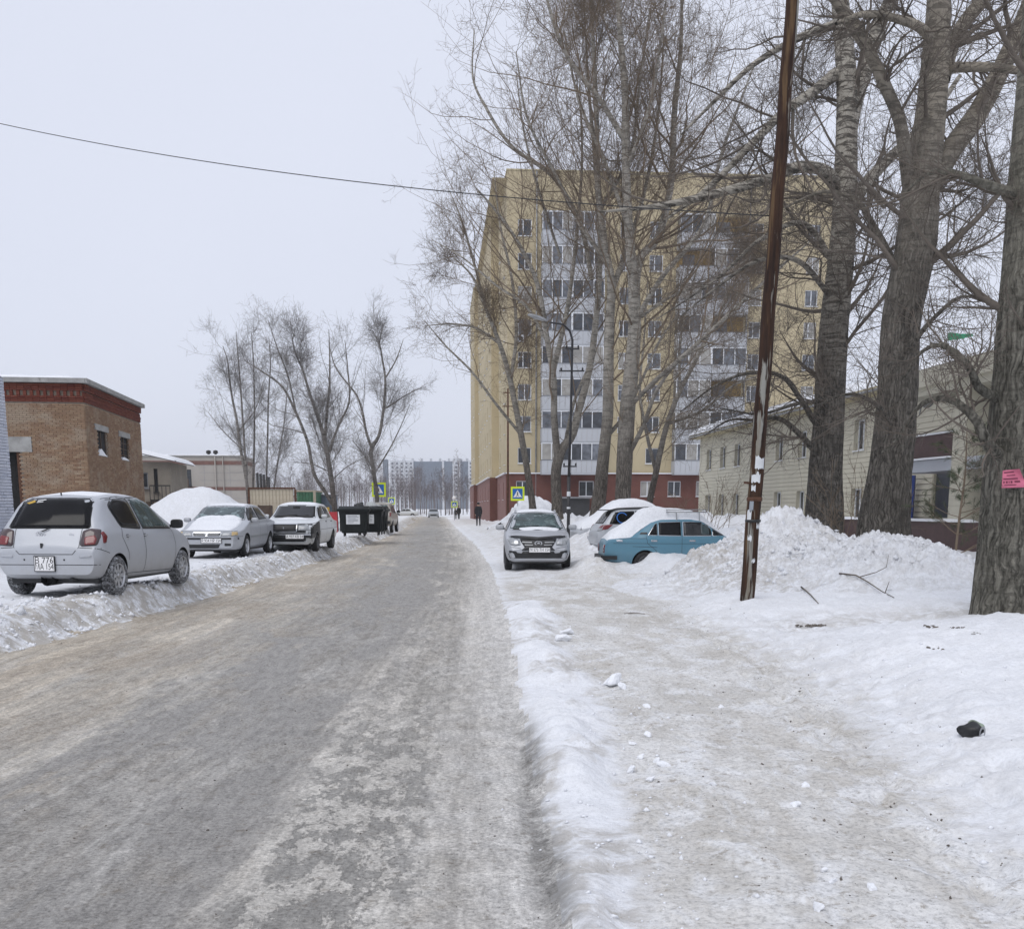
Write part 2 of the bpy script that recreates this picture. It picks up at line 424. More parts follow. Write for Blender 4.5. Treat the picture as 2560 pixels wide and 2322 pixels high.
def H(x, y):
    x = np.asarray(x, float); y = np.asarray(y, float)
    dl = xl(y) + .25 * (fbm(x * .6, y * .6, 2, 31) - .5) * 2 - x; dr = x - xr(y)
    cross = sstep(CROSS0 - 2, CROSS0, y) * (1 - sstep(CROSS1, CROSS1 + 2, y))
    n1 = fbm(x * 2.2, y * 2.2, 4, 1) - .5
    n2 = fbm(x * 7, y * 7, 3, 9) - .5
    n3 = fbm(x * 18, y * 18, 2, 19) - .5
    # road: long ruts
    lat = dr
    z = .018 * (fbm(lat * 3.0, y * .35, 3, 21) - .5) * 2 + .012 * n2 + .004 * n3
    # a worn gully along the foot of the ridge
    z = z - .028 * np.exp(-((dr + .03) / .08) ** 2) * (1 - sstep(7.5, 9, y))
    # left-hand bank and level parking ground
    up = sstep(0, .55, dl) * .29 + sstep(.0, .3, dl) * (1 - .75 * sstep(.9, 1.8, dl)) * (.07 * n1 * 2 + .05 * n2 * 2 + .03 * n3)
    up = up + .08 * np.exp(-((dl - .42) / .28) ** 2) * (.2 + 1.3 * fbm(x * 1.7, y * 1.7, 3, 12)) * sstep(.0, .3, dl)
    up = up + sstep(1.2, 2.2, dl) * (.02 * n2) + sstep(5, 14, dl) * .10 * (fbm(x * .25, y * .25, 3, 14))
    z = z + np.where(dl > 0, up, 0)
    # right-hand side
    rm = ridge_mod(y); w = ridge_w(y)
    prof = np.exp(-np.abs((dr - w * 1.05) / w) ** 2.4)
    z = z + .17 * rm * prof * (.85 + 1.1 * n1 + (.5 * n2 + .15 * n3) * sstep(.04, .16, dr)) * sstep(-.16, .02, dr) * (.55 + .45 * sstep(3.5, 7, y))
    pe = pave_edge(y)
    pav = sstep(.1, 1.0, dr)
    z = z + pav * (.045 + .014 * n1 + .022 * n2 + .010 * n3)
    side = sstep(pe - .35, pe + 1.1, dr + .5 * n1)
    z = z + side * (.23 + .06 * n1 + .035 * n2 + .02 * n3)
    # deep untouched snow further right
    z = z + sstep(pe + 1.0, pe + 4.5, dr) * (.14 + .14 * (fbm(x * .45, y * .45, 3, 77) - .4))
    # a trodden side path to the right beyond the smooth drift
    t = np.exp(-((y - 12.6 - .12 * (x - 3)) / .9) ** 2) * sstep(2.7, 3.6, x)
    z = z - t * (.17 + .03 * n2)
    t = np.exp(-((y - 9.6 + .05 * (x - 3)) / 1.7) ** 2) * sstep(2.8, 4.6, x)
    z = z + t * .16
    # snow thrown up round the parked cars
    for (cx, cy, rx, ry, h) in ((1.95, 24.2, .38, .9, .5), (1.95, 26.6, .4, 1.2, .30), (2.9, 23.2, 1.1, .5, .12), (4.2, 31, 2.2, 1.2, .2), (4.6, 36, 3.5, 3, .8),
                                (.4, 58, 1.5, 7, .9), (2.4, 52, 2, 8, .75), (5, 46, 3, 5, .7), (9.5, 45, 3, 8, .8), (3.9, 27.15, 2.1, .7, .22), (6.25, 12.9, .85, .85, .07), (8.0, 22, 1.0, 1.0, .15), (8.2, 27, 1.0, 1.0, .15),
                                (-9.6, 40, 2.5, 4, .3), (1.2, 70, 2, 9, .8)):
        z = z + h * np.exp(-((x - cx) / rx) ** 2 - ((y - cy) / ry) ** 2) * (.8 + .55 * n1 * 2) * (dr > .3)
    z = z + sstep(30, 45, y) * sstep(.6, 1.6, dr) * (.12 + .12 * n1) * (1 - sstep(120, 150, y))
    far = sstep(186, 400, y)
    z = z * (1 - cross * .9) + far * .0
    return z

def grid_xy(ys, xs):
    X, Y = np.meshgrid(xs, ys); return X, Y

# ---- the ground: one height field, cut into road, pavement, ridge and snow
ys = [1.5]
while ys[-1] < 34: ys.append(ys[-1] * 1.0058)
while ys[-1] < 1180: ys.append(ys[-1] * 1.035)
ys = np.array(ys)
xs = list(np.arange(-1.2, 3.2, .034)) + list(np.arange(3.2, 7.0, .06))
a = 7.0; st = .06
while a < 1150: xs.append(a); st *= 1.07; a += st
a = -1.2; st = .034
left = []
while a > -7.4: a -= .045; left.append(a)
st = .06
while a > -1150: a -= st; st *= 1.07; left.append(a)
xs = np.array(sorted(left) + xs)
GX, GY = grid_xy(ys, xs)
GX = GX + 0
GZ = H(GX, GY)
def footprints(X, Y, Z):
    rg = np.random.default_rng(17); Z = Z.copy()
    tr = [(1.95, 3.6, 2.75, 12.2, .0), (2.55, 4.2, 3.3, 13.5, .1), (3.0, 12.6, 7.2, 13.2, .0), (2.9, 8.5, 4.6, 12.4, .0), (2.2, 7, 2.6, 15, 0)]
    for (x0, y0, x1, y1, o) in tr:
        L = math.hypot(x1 - x0, y1 - y0); n = int(L / .36); ux, uy = (x1 - x0) / L, (y1 - y0) / L
        for i in range(n):
            s = i * .36 + rg.normal(0, .04); sd = .09 * (1 if i % 2 else -1) + rg.normal(0, .03)
            cx, cy = x0 + ux * s - uy * sd, y0 + uy * s + ux * sd
            m = (np.abs(X - cx) < .35) & (np.abs(Y - cy) < .45)
            if not m.any(): continue
            dx, dy = X[m] - cx, Y[m] - cy; a = (dx * ux + dy * uy) / .15; b = (-dx * uy + dy * ux) / .058; r2 = a * a + b * b
            Z[m] += -.032 * np.exp(-r2 ** 2) + .010 * np.exp(-((np.sqrt(r2) - 1.45) / .35) ** 2)
    return Z
GZ = footprints(GX, GY, GZ)
nr, nc = GX.shape
V = np.stack([GX.ravel(), GY.ravel(), GZ.ravel()], 1)
idx = np.arange(nr * nc).reshape(nr, nc)
Q = np.stack([idx[:-1, :-1], idx[:-1, 1:], idx[1:, 1:], idx[1:, :-1]], -1).reshape(-1, 4)
cx = V[Q, 0].mean(1); cy = V[Q, 1].mean(1)
dl = xl(cy) + .25 * (fbm(cx * .6, cy * .6, 2, 31) - .5) * 2 - cx; dr = cx - xr(cy)
jit = (fbm(cx * 2.5, cy * 2.5, 3, 71) - .5)
isx = (cy > CROSS0) & (cy < CROSS1)
road = ((dl + .3 * jit < 0.02) & (dr < .03 + .12 * jit) & (cy < CROSS0)) | isx
isr = (~road) & (dr >= -.05) & (dr < 2.1 * ridge_w(cy) + .25 * jit) & (cy < 17.6)
pav = (~road) & (~isr) & (dr > 0) & (dr < pave_edge(cy) - .05 + .5 * jit) & (cy < 150)
snow = ~(road | isr | pav)

def sub_mesh(name, mask, mat, kind='structure'):
    q = Q[mask]; used = np.unique(q); rem = np.zeros(len(V), np.int32); rem[used] = np.arange(len(used))
    me = np_mesh(name, V[used], rem[q], mat, True)
    x = V[used, 0]; y = V[used, 1]
    d_l = xl(y) - x; d_r = x - xr(y)
    dirt = np.clip(1.25 * np.exp(-((d_l - .1) / 1.0) ** 2) * (d_l > -.6), 0, 1)
    dirt = np.maximum(dirt, .55 * np.exp(-((d_r + .02) / .10) ** 2) * (y < 18))
    dirt = np.maximum(dirt, .40 * (1 - sstep(pave_edge(y) - .5, pave_edge(y) + 1.5, d_r)) * (d_r > .9))
    dirt = np.maximum(dirt, .20 * sstep(.5, 3, d_l))
    dirt = np.maximum(dirt, .10)
    dirt = np.maximum(dirt, .8 * sstep(.50, .64, fbm(x * 2.2 + 3, y * 1.1, 4, 61)) * (d_r > -.1) * (d_r < 1.0) * (y < 18))
    t = np.exp(-((y - 12.9 - .12 * (x - 3)) / .6) ** 2) * sstep(2.7, 3.6, x)
    dirt = np.maximum(dirt, .6 * t)
    at_ = me.attributes.new('dirt', 'FLOAT', 'POINT'); at_.data.foreach_set('value', dirt.astype(np.float32))
    w_ = ridge_w(y); onr = y < 17.6
    pm_ = np.where(onr, sstep(1.25 * w_, 2.1 * w_ + .35, d_r), sstep(-.4, .5, d_r)) * (1 - sstep(pave_edge(y) - .85, pave_edge(y) + .65, d_r)) * (1 - .55 * sstep(19, 26, y)) * (1 - sstep(120, 150, y)) * (d_r > -.5)
    a3 = me.attributes.new('pathm', 'FLOAT', 'POINT'); a3.data.foreach_set('value', pm_.astype(np.float32))
    gu = np.exp(-((d_r - .0 - .02 * np.sin(y * 2.1)) / .075) ** 2) * (1 - sstep(6.2, 8.2, y)) * (.35 + .9 * fbm(y * 1.1, y * 0 + 1.7, 3, 91))
    a4 = me.attributes.new('gully', 'FLOAT', 'POINT'); a4.data.foreach_set('value', np.clip(gu * 1.6, 0, 1).astype(np.float32))
    fl = np.stack([d_r, y, d_l], 1).astype(np.float32)
    at2 = me.attributes.new('flow', 'FLOAT_VECTOR', 'POINT'); at2.data.foreach_set('vector', fl.ravel())
    o = link(name, me); o['kind'] = kind
    return o

# road surface: trodden dirty snow, polished ice, bare asphalt showing through along one strip
def road_mat():
    n = NT('icy_dirty_road'); fl = n.attr('flow')['Vector']; sp = n.sep(fl); lat = sp[0]; lng = sp[1]; dl_ = sp[2]
    p = n.pos()
    streak = n.noise(n.map(fl, (1.5, .16, 1)), 1.0, 8, .66, .3)
    fine = n.noise(n.map(fl, (15, 4.5, 1)), 1.0, 6, .72, .25)
    grit = n.noise(p, 30, 6, .78)
    clump = n.noise(n.map(p, (7, 7, 7)), 1.0, 6, .7, .5)
    latn = n.math('ADD', lat, n.math('ADD', n.math('MULTIPLY', n.math('SUBTRACT', n.noise(n.map(fl, (.5, .16, 1)), 1.0, 6, .62), .5), 2.6), n.math('MULTIPLY', n.math('SUBTRACT', clump, .5), .7)))
    c = n.ramp(n.math('MULTIPLY', latn, -1 / 5.6), [(0, (.66, .65, .63)), (.11, (.58, .56, .525)), (.20, (.47, .45, .415)), (.26, (.165, .163, .162)), (.42, (.16, .158, .156)), (.54, (.31, .288, .25)), (.66, (.47, .42, .345)), (1, (.40, .335, .245))])
    c = n.mix(1.0, c, n.ramp(streak, [(.40, .68), (.5, 1.0), (.60, 1.30)]), 'MULTIPLY')
    c = n.mix(1.0, c, n.ramp(n.noise(n.map(fl, (6.5, .14, .0)), 1.0, 7, .66), [(.40, .62), (.48, .95), (.60, 1.18)]), 'MULTIPLY')
    sand = n.ramp(n.noise(n.map(fl, (.9, .5, 1), loc=(3, 8, 0)), 1.0, 8, .74, .6), [(.47, 0), (.55, 1)])
    sl = n.ramp(n.math('MULTIPLY', lat, -.2), [(.45, .15), (.75, 1)])
    sgr = n.ramp(n.noise(p, 22, 6, .8), [(.42, .35), (.54, 1)])
    c = n.mix(n.math('MULTIPLY', n.math('MULTIPLY', sand, sgr), n.math('MULTIPLY', sl, .85)), c, (.235, .17, .10))
    pale = n.ramp(n.noise(n.map(fl, (2.0, .45, 1), loc=(9, 2, 0)), 1.0, 8, .70, .8), [(.52, 0), (.60, 1)])
    c = n.mix(n.math('MULTIPLY', pale, .34), c, (.58, .58, .575))
    # grey polished ice, ragged edges
    ice = n.ramp(n.math('ADD', n.noise(n.map(fl, (1.1, .42, 1)), 1.0, 8, .64, .7), n.math('MULTIPLY', n.math('SUBTRACT', clump, .5), .22)), [(.45, 0), (.53, 1)])
    centre = n.math('SUBTRACT', 1, n.math('ABSOLUTE', n.math('DIVIDE', n.math('ADD', lat, 2.2), 1.9)), True)
    ice = n.math('MULTIPLY', ice, n.math('MULTIPLY', centre, 1.5), True)
    c = n.mix(n.math('MULTIPLY', ice, .9), c, (.12, .122, .13))
    for ctr, wd, am in ((3.6, .35, .5), (4.6, .3, .4), (.35, .16, .35)):
        tk = n.math('SUBTRACT', 1, n.math('ABSOLUTE', n.math('DIVIDE', n.math('ADD', lat, n.math('ADD', ctr, n.math('MULTIPLY', n.math('SUBTRACT', n.noise(n.map(fl, (0, .12, 0), loc=(ctr, 0, 0)), 1.0, 2), .5), 1.2))), wd)), True)
        tk = n.math('MULTIPLY', n.ramp(tk, [(0, 0), (.6, 1)]), n.ramp(n.noise(n.map(fl, (7, .6, 1), loc=(ctr, 3, 0)), 1.0, 7, .7), [(.44, .0), (.54, 1)]))
        c = n.mix(n.math('MULTIPLY', tk, am), c, (.21, .195, .175))
    # bare asphalt strip with crusts of snow, near
    strip = n.math('SUBTRACT', 1, n.math('ABSOLUTE', n.math('DIVIDE', n.math('ADD', lat, n.math('ADD', .92, n.math('MULTIPLY', n.math('SUBTRACT', n.noise(n.map(fl, (.0, .5, 0)), 1.0, 3), .45), .6))), .46)), True)
    near = n.ramp(n.math('DIVIDE', lng, 14), [(.40, 1), (.75, 0)])
    crust = n.ramp(n.noise(n.map(fl, (5.2, 2.6, 1)), 1.0, 10, .76, .15), [(.478, 0), (.497, 1)])
    asp = n.math('MULTIPLY', n.math('MULTIPLY', n.ramp(n.math('ADD', strip, n.math('MULTIPLY', n.math('SUBTRACT', clump, .5), .9)), [(.12, 0), (.30, 1)]), near), n.math('SUBTRACT', 1, crust))
    c = n.mix(n.math('MULTIPLY', asp, .95), c, (.115, .12, .123))
    cr2 = n.math('MULTIPLY', n.math('MULTIPLY', n.ramp(strip, [(.05, 0), (.2, 1)]), near), crust)
    c = n.mix(n.math('MULTIPLY', cr2, .75), c, (.54, .525, .49))
    # paler, snowier right border and left shoulder
    edge = n.ramp(n.math('ADD', n.math('ADD', n.math('MULTIPLY', lat, .8), 1), n.math('MULTIPLY', n.math('SUBTRACT', n.noise(p, 2.6, 7, .68), .5), 1.3)), [(.45, 0), (1.0, 1)])
    c = n.mix(n.math('MULTIPLY', edge, .8), c, (.70, .70, .70))
    shl = n.ramp(n.math('ADD', dl_, n.math('MULTIPLY', n.math('SUBTRACT', n.noise(p, 2.2, 7, .7), .5), 1.6)), [(.0, 1), (.55, 0)])
    c = n.mix(n.math('MULTIPLY', shl, .45), c, (.56, .53, .48))
    gul = n.math('MULTIPLY', n.attr('gully')['Fac'], n.ramp(n.noise(p, 3.4, 8, .75), [(.42, 0), (.54, 1)]))
    c = n.mix(n.math('MULTIPLY', gul, .75), c, (.17, .165, .155))
    c = n.mix(1.0, c, n.ramp(n.noise(p, 42, 6, .82), [(.36, .50), (.46, .92), (.53, 1.05), (.64, 1.42)]), 'MULTIPLY')
    c = n.mix(1.0, c, n.ramp(fine, [(.38, .80), (.5, 1.0), (.62, 1.16)]), 'MULTIPLY')
    c = n.mix(n.ramp(n.noise(p, 9, 8, .82), [(.56, 0), (.62, .5)]), c, (.17, .14, .105))
    # tyre tread prints
    tl = n.math('SUBTRACT', 1, n.math('ABSOLUTE', n.math('DIVIDE', n.math('ADD', lat, .66), .10)), True)
    tl2 = n.math('SUBTRACT', 1, n.math('ABSOLUTE', n.math('DIVIDE', n.math('ADD', lat, .34), .06)), True)
    tread = n.math('MULTIPLY', n.math('GREATER_THAN', n.math('SINE', n.math('MULTIPLY', lng, 105)), .1), n.math('GREATER_THAN', n.math('ADD', tl, tl2), .05))
    tread = n.math('MULTIPLY', tread, n.ramp(n.noise(n.map(fl, (1, .7, 1)), 1, 4), [(.42, 0), (.55, 1)]))
    rut = n.noise(n.map(fl, (9, .22, 1)), 1.0, 5, .6)
    h = n.math('ADD', n.math('MULTIPLY', grit, .9), n.math('ADD', n.math('MULTIPLY', fine, .7), n.math('MULTIPLY', tread, -.45)))
    h = n.math('ADD', n.math('ADD', h, n.math('MULTIPLY', clump, .8)), n.math('MULTIPLY', rut, .5))
    h = n.math('ADD', h, n.math('MULTIPLY', crust, n.math('MULTIPLY', strip, 1.0)))
    rough = n.mix(n.math('MAXIMUM', ice, asp), (.75,) * 3, (.5,) * 3)
    return n.fin(c, rough, 0, .15, n.bump(h, .7, .028))
M['road'] = road_mat()

sub_mesh('road', road, M['road'])
sub_mesh('pavement', pav, M['snow'])
sub_mesh('snow_ridge', isr, M['snow'])
sub_mesh('ground', snow, M['snow'])

# ------------------------------------------------------------------ heaps of shovelled snow
def heap(name, label, x0, x1, y0, y1, fn, step, cat='snow heap', lump=.3, dirtf=None, sd=3):
    xs_ = np.arange(x0, x1, step); ys_ = np.arange(y0, y1, step)
    X, Y = np.meshgrid(xs_, ys_)
    base = fn(X, Y)
    n1 = fbm(X * 1.6, Y * 1.6, 3, sd) - .5; n2 = np.abs(fbm(X * 5.5, Y * 5.5, 5, sd + 5, .68) - .5); n3 = fbm(X * 17, Y * 17, 3, sd + 9, .75) - .5
    p = base * (1 + lump * n1 * 1.6) + np.clip(base, 0, .5) * lump * (1.2 * (.16 - n2) * 2 + .55 * n3 * 2)
    Z = H(X, Y) + p - .06
    nr_, nc_ = X.shape; id_ = np.arange(nr_ * nc_).reshape(nr_, nc_)
    q = np.stack([id_[:-1, :-1], id_[:-1, 1:], id_[1:, 1:], id_[1:, :-1]], -1).reshape(-1, 4)
    pk = p.ravel(); keep = pk[q].max(1) > .03; q = q[keep]
    Vv = np.stack([X.ravel(), Y.ravel(), Z.ravel()], 1)
    used = np.unique(q); rem = np.zeros(len(Vv), np.int32); rem[used] = np.arange(len(used))
    me = np_mesh(name, Vv[used], rem[q], M['snow_pile'], True)
    d = (dirtf(X, Y) if dirtf else X * 0 + .15).ravel()[used]
    a_ = me.attributes.new('dirt', 'FLOAT', 'POINT'); a_.data.foreach_set('value', d.astype(np.float32))
    o = link(name, me)
    return tag(o, label, cat)

def g(X, Y, cx, cy, rx, ry, h, pw=2.0):
    return h * np.exp(-(((X - cx) / rx) ** 2 + ((Y - cy) / ry) ** 2) ** (pw / 2))
def big_heap(X, Y):
    z = np.maximum(g(X, Y, 5.55, 20.6, 1.55, 1.35, 1.22, 1.7), g(X, Y, 6.0, 19.0, 2.5, 2.2, .72, 2.6))
    z = np.maximum(z, g(X, Y, 4.25, 20.4, 1.2, 1.9, .72, 2.2))
    z = np.maximum(z, g(X, Y, 4.95, 22.1, .95, 1.25, .80, 2.2))
    z = np.maximum(z, g(X, Y, 6.4, 17.0, 1.55, 1.35, .62, 2.8))
    z = np.maximum(z, g(X, Y, 3.2, 20.0, 1.0, 2.2, .26, 2.2))
    return z * (1 - .0 * X)
def heap_dirt(X, Y):
    d = .34 + .55 * np.exp(-((X - 3.9) / .8) ** 2) * (Y < 22) + .35 * np.exp(-((X - 5.9) / .6) ** 2 - ((Y - 19.6) / .8) ** 2)
    return np.clip(d, 0, 1)
heap('snow_pile', 'big lumpy heap of shovelled snow behind the rusty pole', 1.6, 9.6, 14.4, 25.4, big_heap, .034, dirtf=heap_dirt, lump=.34)
heap('snow_pile', 'tall smooth mound of white snow behind the silver hatchback', -15, -6.6, 29, 37,
     lambda X, Y: g(X, Y, -10.4, 33.5, 2.3, 2.0, 1.75, 2.2) + g(X, Y, -9.0, 33.0, 1.6, 1.8, .45), .12, lump=.06, sd=21)
heap('snow_pile', 'snow bank along the red brick base of the tall yellow building', -1.6, 5, 56, 84,
     lambda X, Y: g(X, Y, 1.6, 72, 2.0, 9, 1.1, 2.5) + g(X, Y, 1.0, 62, 1.3, 3, .5), .2, lump=.3, sd=41)

# loose lumps of snow -----------------------------------------------------------------------------
def clod_mesh(seed, r=1.0):
    bm = bmesh.new(); bmesh.ops.create_icosphere(bm, subdivisions=3, radius=1)
    rr = random.Random(seed); offs = [Vector((rr.uniform(-1, 1), rr.uniform(-1, 1), rr.uniform(-1, 1))).normalized() for _ in range(11)]
    for v in bm.verts:
        d = v.co.normalized(); k = .72
        for o_ in offs: k += .40 * max(0, d.dot(o_)) ** 9 - .05 * max(0, -d.dot(o_)) ** 3
        v.co = d * k * (1 + rr.uniform(-.05, .05)); v.co.z *= .72
    me = bpy.data.meshes.new('snow_clod'); bm.to_mesh(me); bm.free(); me.materials.append(M['snow_car'])
    return me
CL = [clod_mesh(i) for i in range(5)]
def ground_at(u, v):
    p = at(u, v, 10); d = p - np.array((0, 0, CAM_H)); lo = None
    for k in range(1, 4000):
        q = np.array((0, 0, CAM_H)) + d * (.25 + k * .01)
        if q[2] < float(H(q[0], q[1])): return q
    return q
def put_clod(u, v, r, label, k=0, group=None):
    q = ground_at(u, v)
    o = link('snow_clod', CL[k % 5], None, (q[0], q[1], float(H(q[0], q[1])) + r * .35), (random.uniform(0, 1), random.uniform(0, 1), random.uniform(0, 6)))
    o.scale = (r, r * random.uniform(.7, 1), r * random.uniform(.65, .9))
    return tag(o, label, 'snow lump', group)
ORD = ('first second third fourth fifth sixth seventh eighth ninth tenth eleventh twelfth thirteenth fourteenth fifteenth sixteenth seventeenth eighteenth nineteenth twentieth').split() + ['twenty-' + w for w in 'first second third fourth fifth sixth seventh eighth ninth'.split()] + ['thirtieth'] + ['thirty-' + w for w in 'first second third fourth fifth sixth'.split()]
put_clod(1530, 1712, .10, 'largest lump of white snow on the edge of the trodden path', 0)
put_clod(1400, 1603, .10, 'lump of snow fallen beside the far end of the low snow ridge', 1)
put_clod(1418, 1585, .09, 'rounded lump of snow just beyond another one on the ridge side', 2)
put_clod(1555, 1722, .045, 'small lump of snow touching the largest lump on the path', 3)
for k, (u, v, r) in enumerate(sorted(((1618, 1776, .03), (1660, 1921, .035), (1640, 1915, .025), (1575, 1938, .032), (1625, 1958, .03), (1600, 1905, .03),
                               (1582, 1866, .03), (1618, 1850, .035), (1780, 1962, .02), (2010, 1972, .022), (2180, 2235, .025), (1990, 2020, .03),
                               (2080, 2215, .022), (2060, 2180, .018), (1800, 1775, .02), (2040, 2300, .025)), key=lambda q: -q[1])):
    put_clod(u, v, r, 'crumb of snow on the trodden path, %s from the bottom of the photo' % ORD[k], k, 'crumbs of snow on the path')
# countless small crumbs and grit
def crumbs(name, n, area, rmin, rmax, mat, seed, sink=.2):
    rg = np.random.default_rng(seed); Vs = []; Fs = []; b = 0
    base = np.array([(1, 0, .2), (0, 1, 0), (-1, 0, 0), (0, -1, 0), (0, 0, .8), (0, 0, -.8)])
    fc = np.array([(0, 1, 4), (1, 2, 4), (2, 3, 4), (3, 0, 4), (1, 0, 5), (2, 1, 5), (3, 2, 5), (0, 3, 5)])
    P = area(rg, n); n = len(P); r = rmin * (rmax / rmin) ** (rg.random(n) ** 2.2)
    z = H(P[:, 0], P[:, 1])
    jit = 1 + .9 * (rg.random((n, 6, 3)) - .5)
    th = rg.random(n) * 6.28; cs = np.cos(th)[:, None]; sn = np.sin(th)[:, None]; B = base[None] * jit * (.7 + .6 * rg.random((n, 1, 3)))
    B = np.stack([B[..., 0] * cs - B[..., 1] * sn, B[..., 0] * sn + B[..., 1] * cs, B[..., 2]], -1)
    Vv = B * r[:, None, None] + np.stack([P[:, 0], P[:, 1], z + r * sink], 1)[:, None]
    Ff = fc[None] + (np.arange(n) * 6)[:, None, None]
    return tag(link(name, np_mesh(name, Vv.reshape(-1, 3), Ff.reshape(-1, 3), mat)), None, kind='stuff')
def ar_ridge(rg, n):
    y = 3.4 * (16 / 3.4) ** rg.random(n); d = 2 * ridge_w(y) + rg.normal(.12, .22, n); return np.stack([xr(y) + d, y], 1)
def ar_left(rg, n):
    y = 9 * (60 / 9) ** rg.random(n); d = np.abs(rg.normal(.3, .8, n)); return np.stack([xl(y) - d, y], 1)
def ar_right(rg, n):
    y = 3.4 * (17 / 3.4) ** rg.random(n); d = rg.normal(0, .5, n); return np.stack([xr(y) + pave_edge(y) + d, y], 1)
def ar_path(rg, n):
    y = 3.4 * (22 / 3.4) ** rg.random(n); d = rg.uniform(.7, 2.8, n); return np.stack([xr(y) + d, y], 1)
def ar_road(rg, n):
    y = 3.4 * (22 / 3.4) ** rg.random(n); d = -5.6 * rg.random(n); return np.stack([xr(y) + d, y], 1)
crumbs('snow_crumbs', 350, ar_ridge, .004, .018, M['snow_car'], 1)
crumbs('snow_crumbs', 2600, ar_left, .010, .05, M['snow_car'], 2)
crumbs('snow_crumbs', 260, ar_right, .005, .022, M['snow_car'], 3)
def ar_heap(rg, n):
    P = np.stack([rg.normal(5.2, 1.6, n * 6), rg.normal(18.6, 1.9, n * 6)], 1); h = big_heap(P[:, 0], P[:, 1])
    return P[(h > .08)][:n]
_H = H
def crumbs_on(fn, *a):
    global H
    H = lambda x, y: _H(x, y) + fn(x, y) - .07
    crumbs(*a); H = _H
crumbs_on(big_heap, 'snow_chunks', 420, ar_heap, .015, .10, M['snow_pile'], 8)
crumbs('snow_chunks', 160, ar_left, .03, .09, M['snow_pile'], 9)
M['grit'] = pm('grit', (.12, .105, .09), .9, var=.5, scale=3)
crumbs('road_grit', 500, ar_path, .002, .009, M['grit'], 4)
crumbs('road_grit', 500, ar_road, .002, .008, M['grit'], 5)
crumbs('road_grit', 220, ar_right, .003, .012, M['grit'], 6)
# ------------------------------------------------------------------ building helpers (local frame: x right, y inward, z up)
UX = Vector((1, 0, 0)); UY = Vector((0, 1, 0)); ZZ = Vector((0, 0, 1))
def facade(mb, O, U, W, Hh, opens, depth=.15, m=0, mr=None, z0=0.0):
    """a wall with real openings and reveals; opens: (x0, x1, z0, z1) along U"""
    O = Vector(O); U = Vector(U).normalized(); N = U.cross(ZZ)
    X = sorted({0.0, W, *[o[0] for o in opens], *[o[1] for o in opens]}); Z = sorted({z0, Hh, *[o[2] for o in opens], *[o[3] for o in opens]})
    P = lambda x, z, d=0: O + U * x + ZZ * z - N * d
    for a, b in zip(X[:-1], X[1:]):
        for c, d in zip(Z[:-1], Z[1:]):
            mx_, mz = (a + b) / 2, (c + d) / 2
            if any(o[0] < mx_ < o[1] and o[2] < mz < o[3] for o in opens): continue
            mb.add([P(a, c), P(b, c), P(b, d), P(a, d)], [(0, 1, 2, 3)], m)
    mr = m if mr is None else mr
    for (a, b, c, d) in opens:
        for (p, q) in (((a, c), (a, d)), ((a, d), (b, d)), ((b, d), (b, c)), ((b, c), (a, c))):
            mb.add([P(*p), P(*q), P(*q, depth), P(*p, depth)], [(0, 1, 2, 3)], mr)
WC = {}
M['pane_curtain'] = pm('curtained_window', (.30, .29, .27), .35, var=.25, scale=1.5)
M['pane_deep'] = glass_mat('dark_window_pane', (.05, .055, .065), .12)
rw = random.Random(9)
def some_pane(): return rw.choice((M['pane_far'], M['pane_far'], M['pane_deep'], M['pane_deep'], M['pane_curtain']))
def window(parent, O, U, x0, x1, z0, z1, depth=.12, style='two', mats=None, name='window', sill=True):
    w, h = round(x1 - x0, 3), round(z1 - z0, 3); mats = mats or (M['pvc'], M['pane'])
    key = (w, h, style, mats[0].name, mats[1].name, name, sill)
    if key not in WC:
        f = MB(); t = .06; y0, y1 = -.03, .03
        f.box(0, w, y0, y1, 0, t); f.box(0, w, y0, y1, h - t, h); f.box(0, t, y0, y1, t, h - t); f.box(w - t, w, y0, y1, t, h - t)
        n = {'one': 1, 'two': 2, 'three': 3, 'four': 4, 'six': 6, 'uneven': 0}[style]
        cuts = [w * i / n for i in range(1, n)] if n else [w * .38]
        for c in cuts: f.box(c - .035, c + .035, y0 - .004, y1 + .004, t, h - t)
        if style == 'uneven': f.box(t, w * .38 - .035, y0 + .004, y1 - .004, h * .68, h * .68 + .04)
        if sill: f.box(-.05, w + .05, -.24, -.031, -.045, -.004)
        p = MB(); p.box(t * .5, w - t * .5, .004, .016, t * .5, h - t * .5)
        WC[key] = (f.mesh(name, mats[0]), p.mesh('pane', mats[1]))
    fm, pmesh = WC[key]
    U = Vector(U).normalized(); N = U.cross(ZZ)
    o = link(name, fm, parent, Vector(O) + U * x0 + ZZ * z0 - N * depth, (0, 0, math.atan2(U.y, U.x)))
    link('pane', pmesh, o)
    return o
def snow_slab(parent, x0, x1, y0, y1, z, th, seed=0, name='roof_snow', slope=0.0, step=.35):
    xs_ = np.linspace(x0, x1, max(4, int((x1 - x0) / step))); ys_ = np.linspace(y0, y1, max(4, int((y1 - y0) / step)))
    X, Y = np.meshgrid(xs_, ys_); e = np.minimum(np.minimum(X - x0, x1 - X), np.minimum(Y - y0, y1 - Y))
    T = th * np.sqrt(np.clip(e / (th * 1.6), 0, 1)) * (.75 + .5 * fbm(X * .6, Y * .6, 3, seed))
    Zt = z + slope * (Y - y0) + T
    nr_, nc_ = X.shape; id_ = np.arange(nr_ * nc_).reshape(nr_, nc_)
    q = np.stack([id_[:-1, :-1], id_[:-1, 1:], id_[1:, 1:], id_[1:, :-1]], -1).reshape(-1, 4)
    return link(name, np_mesh(name, np.stack([X.ravel(), Y.ravel(), Zt.ravel()], 1), q, M['snow_roof'], True), parent)

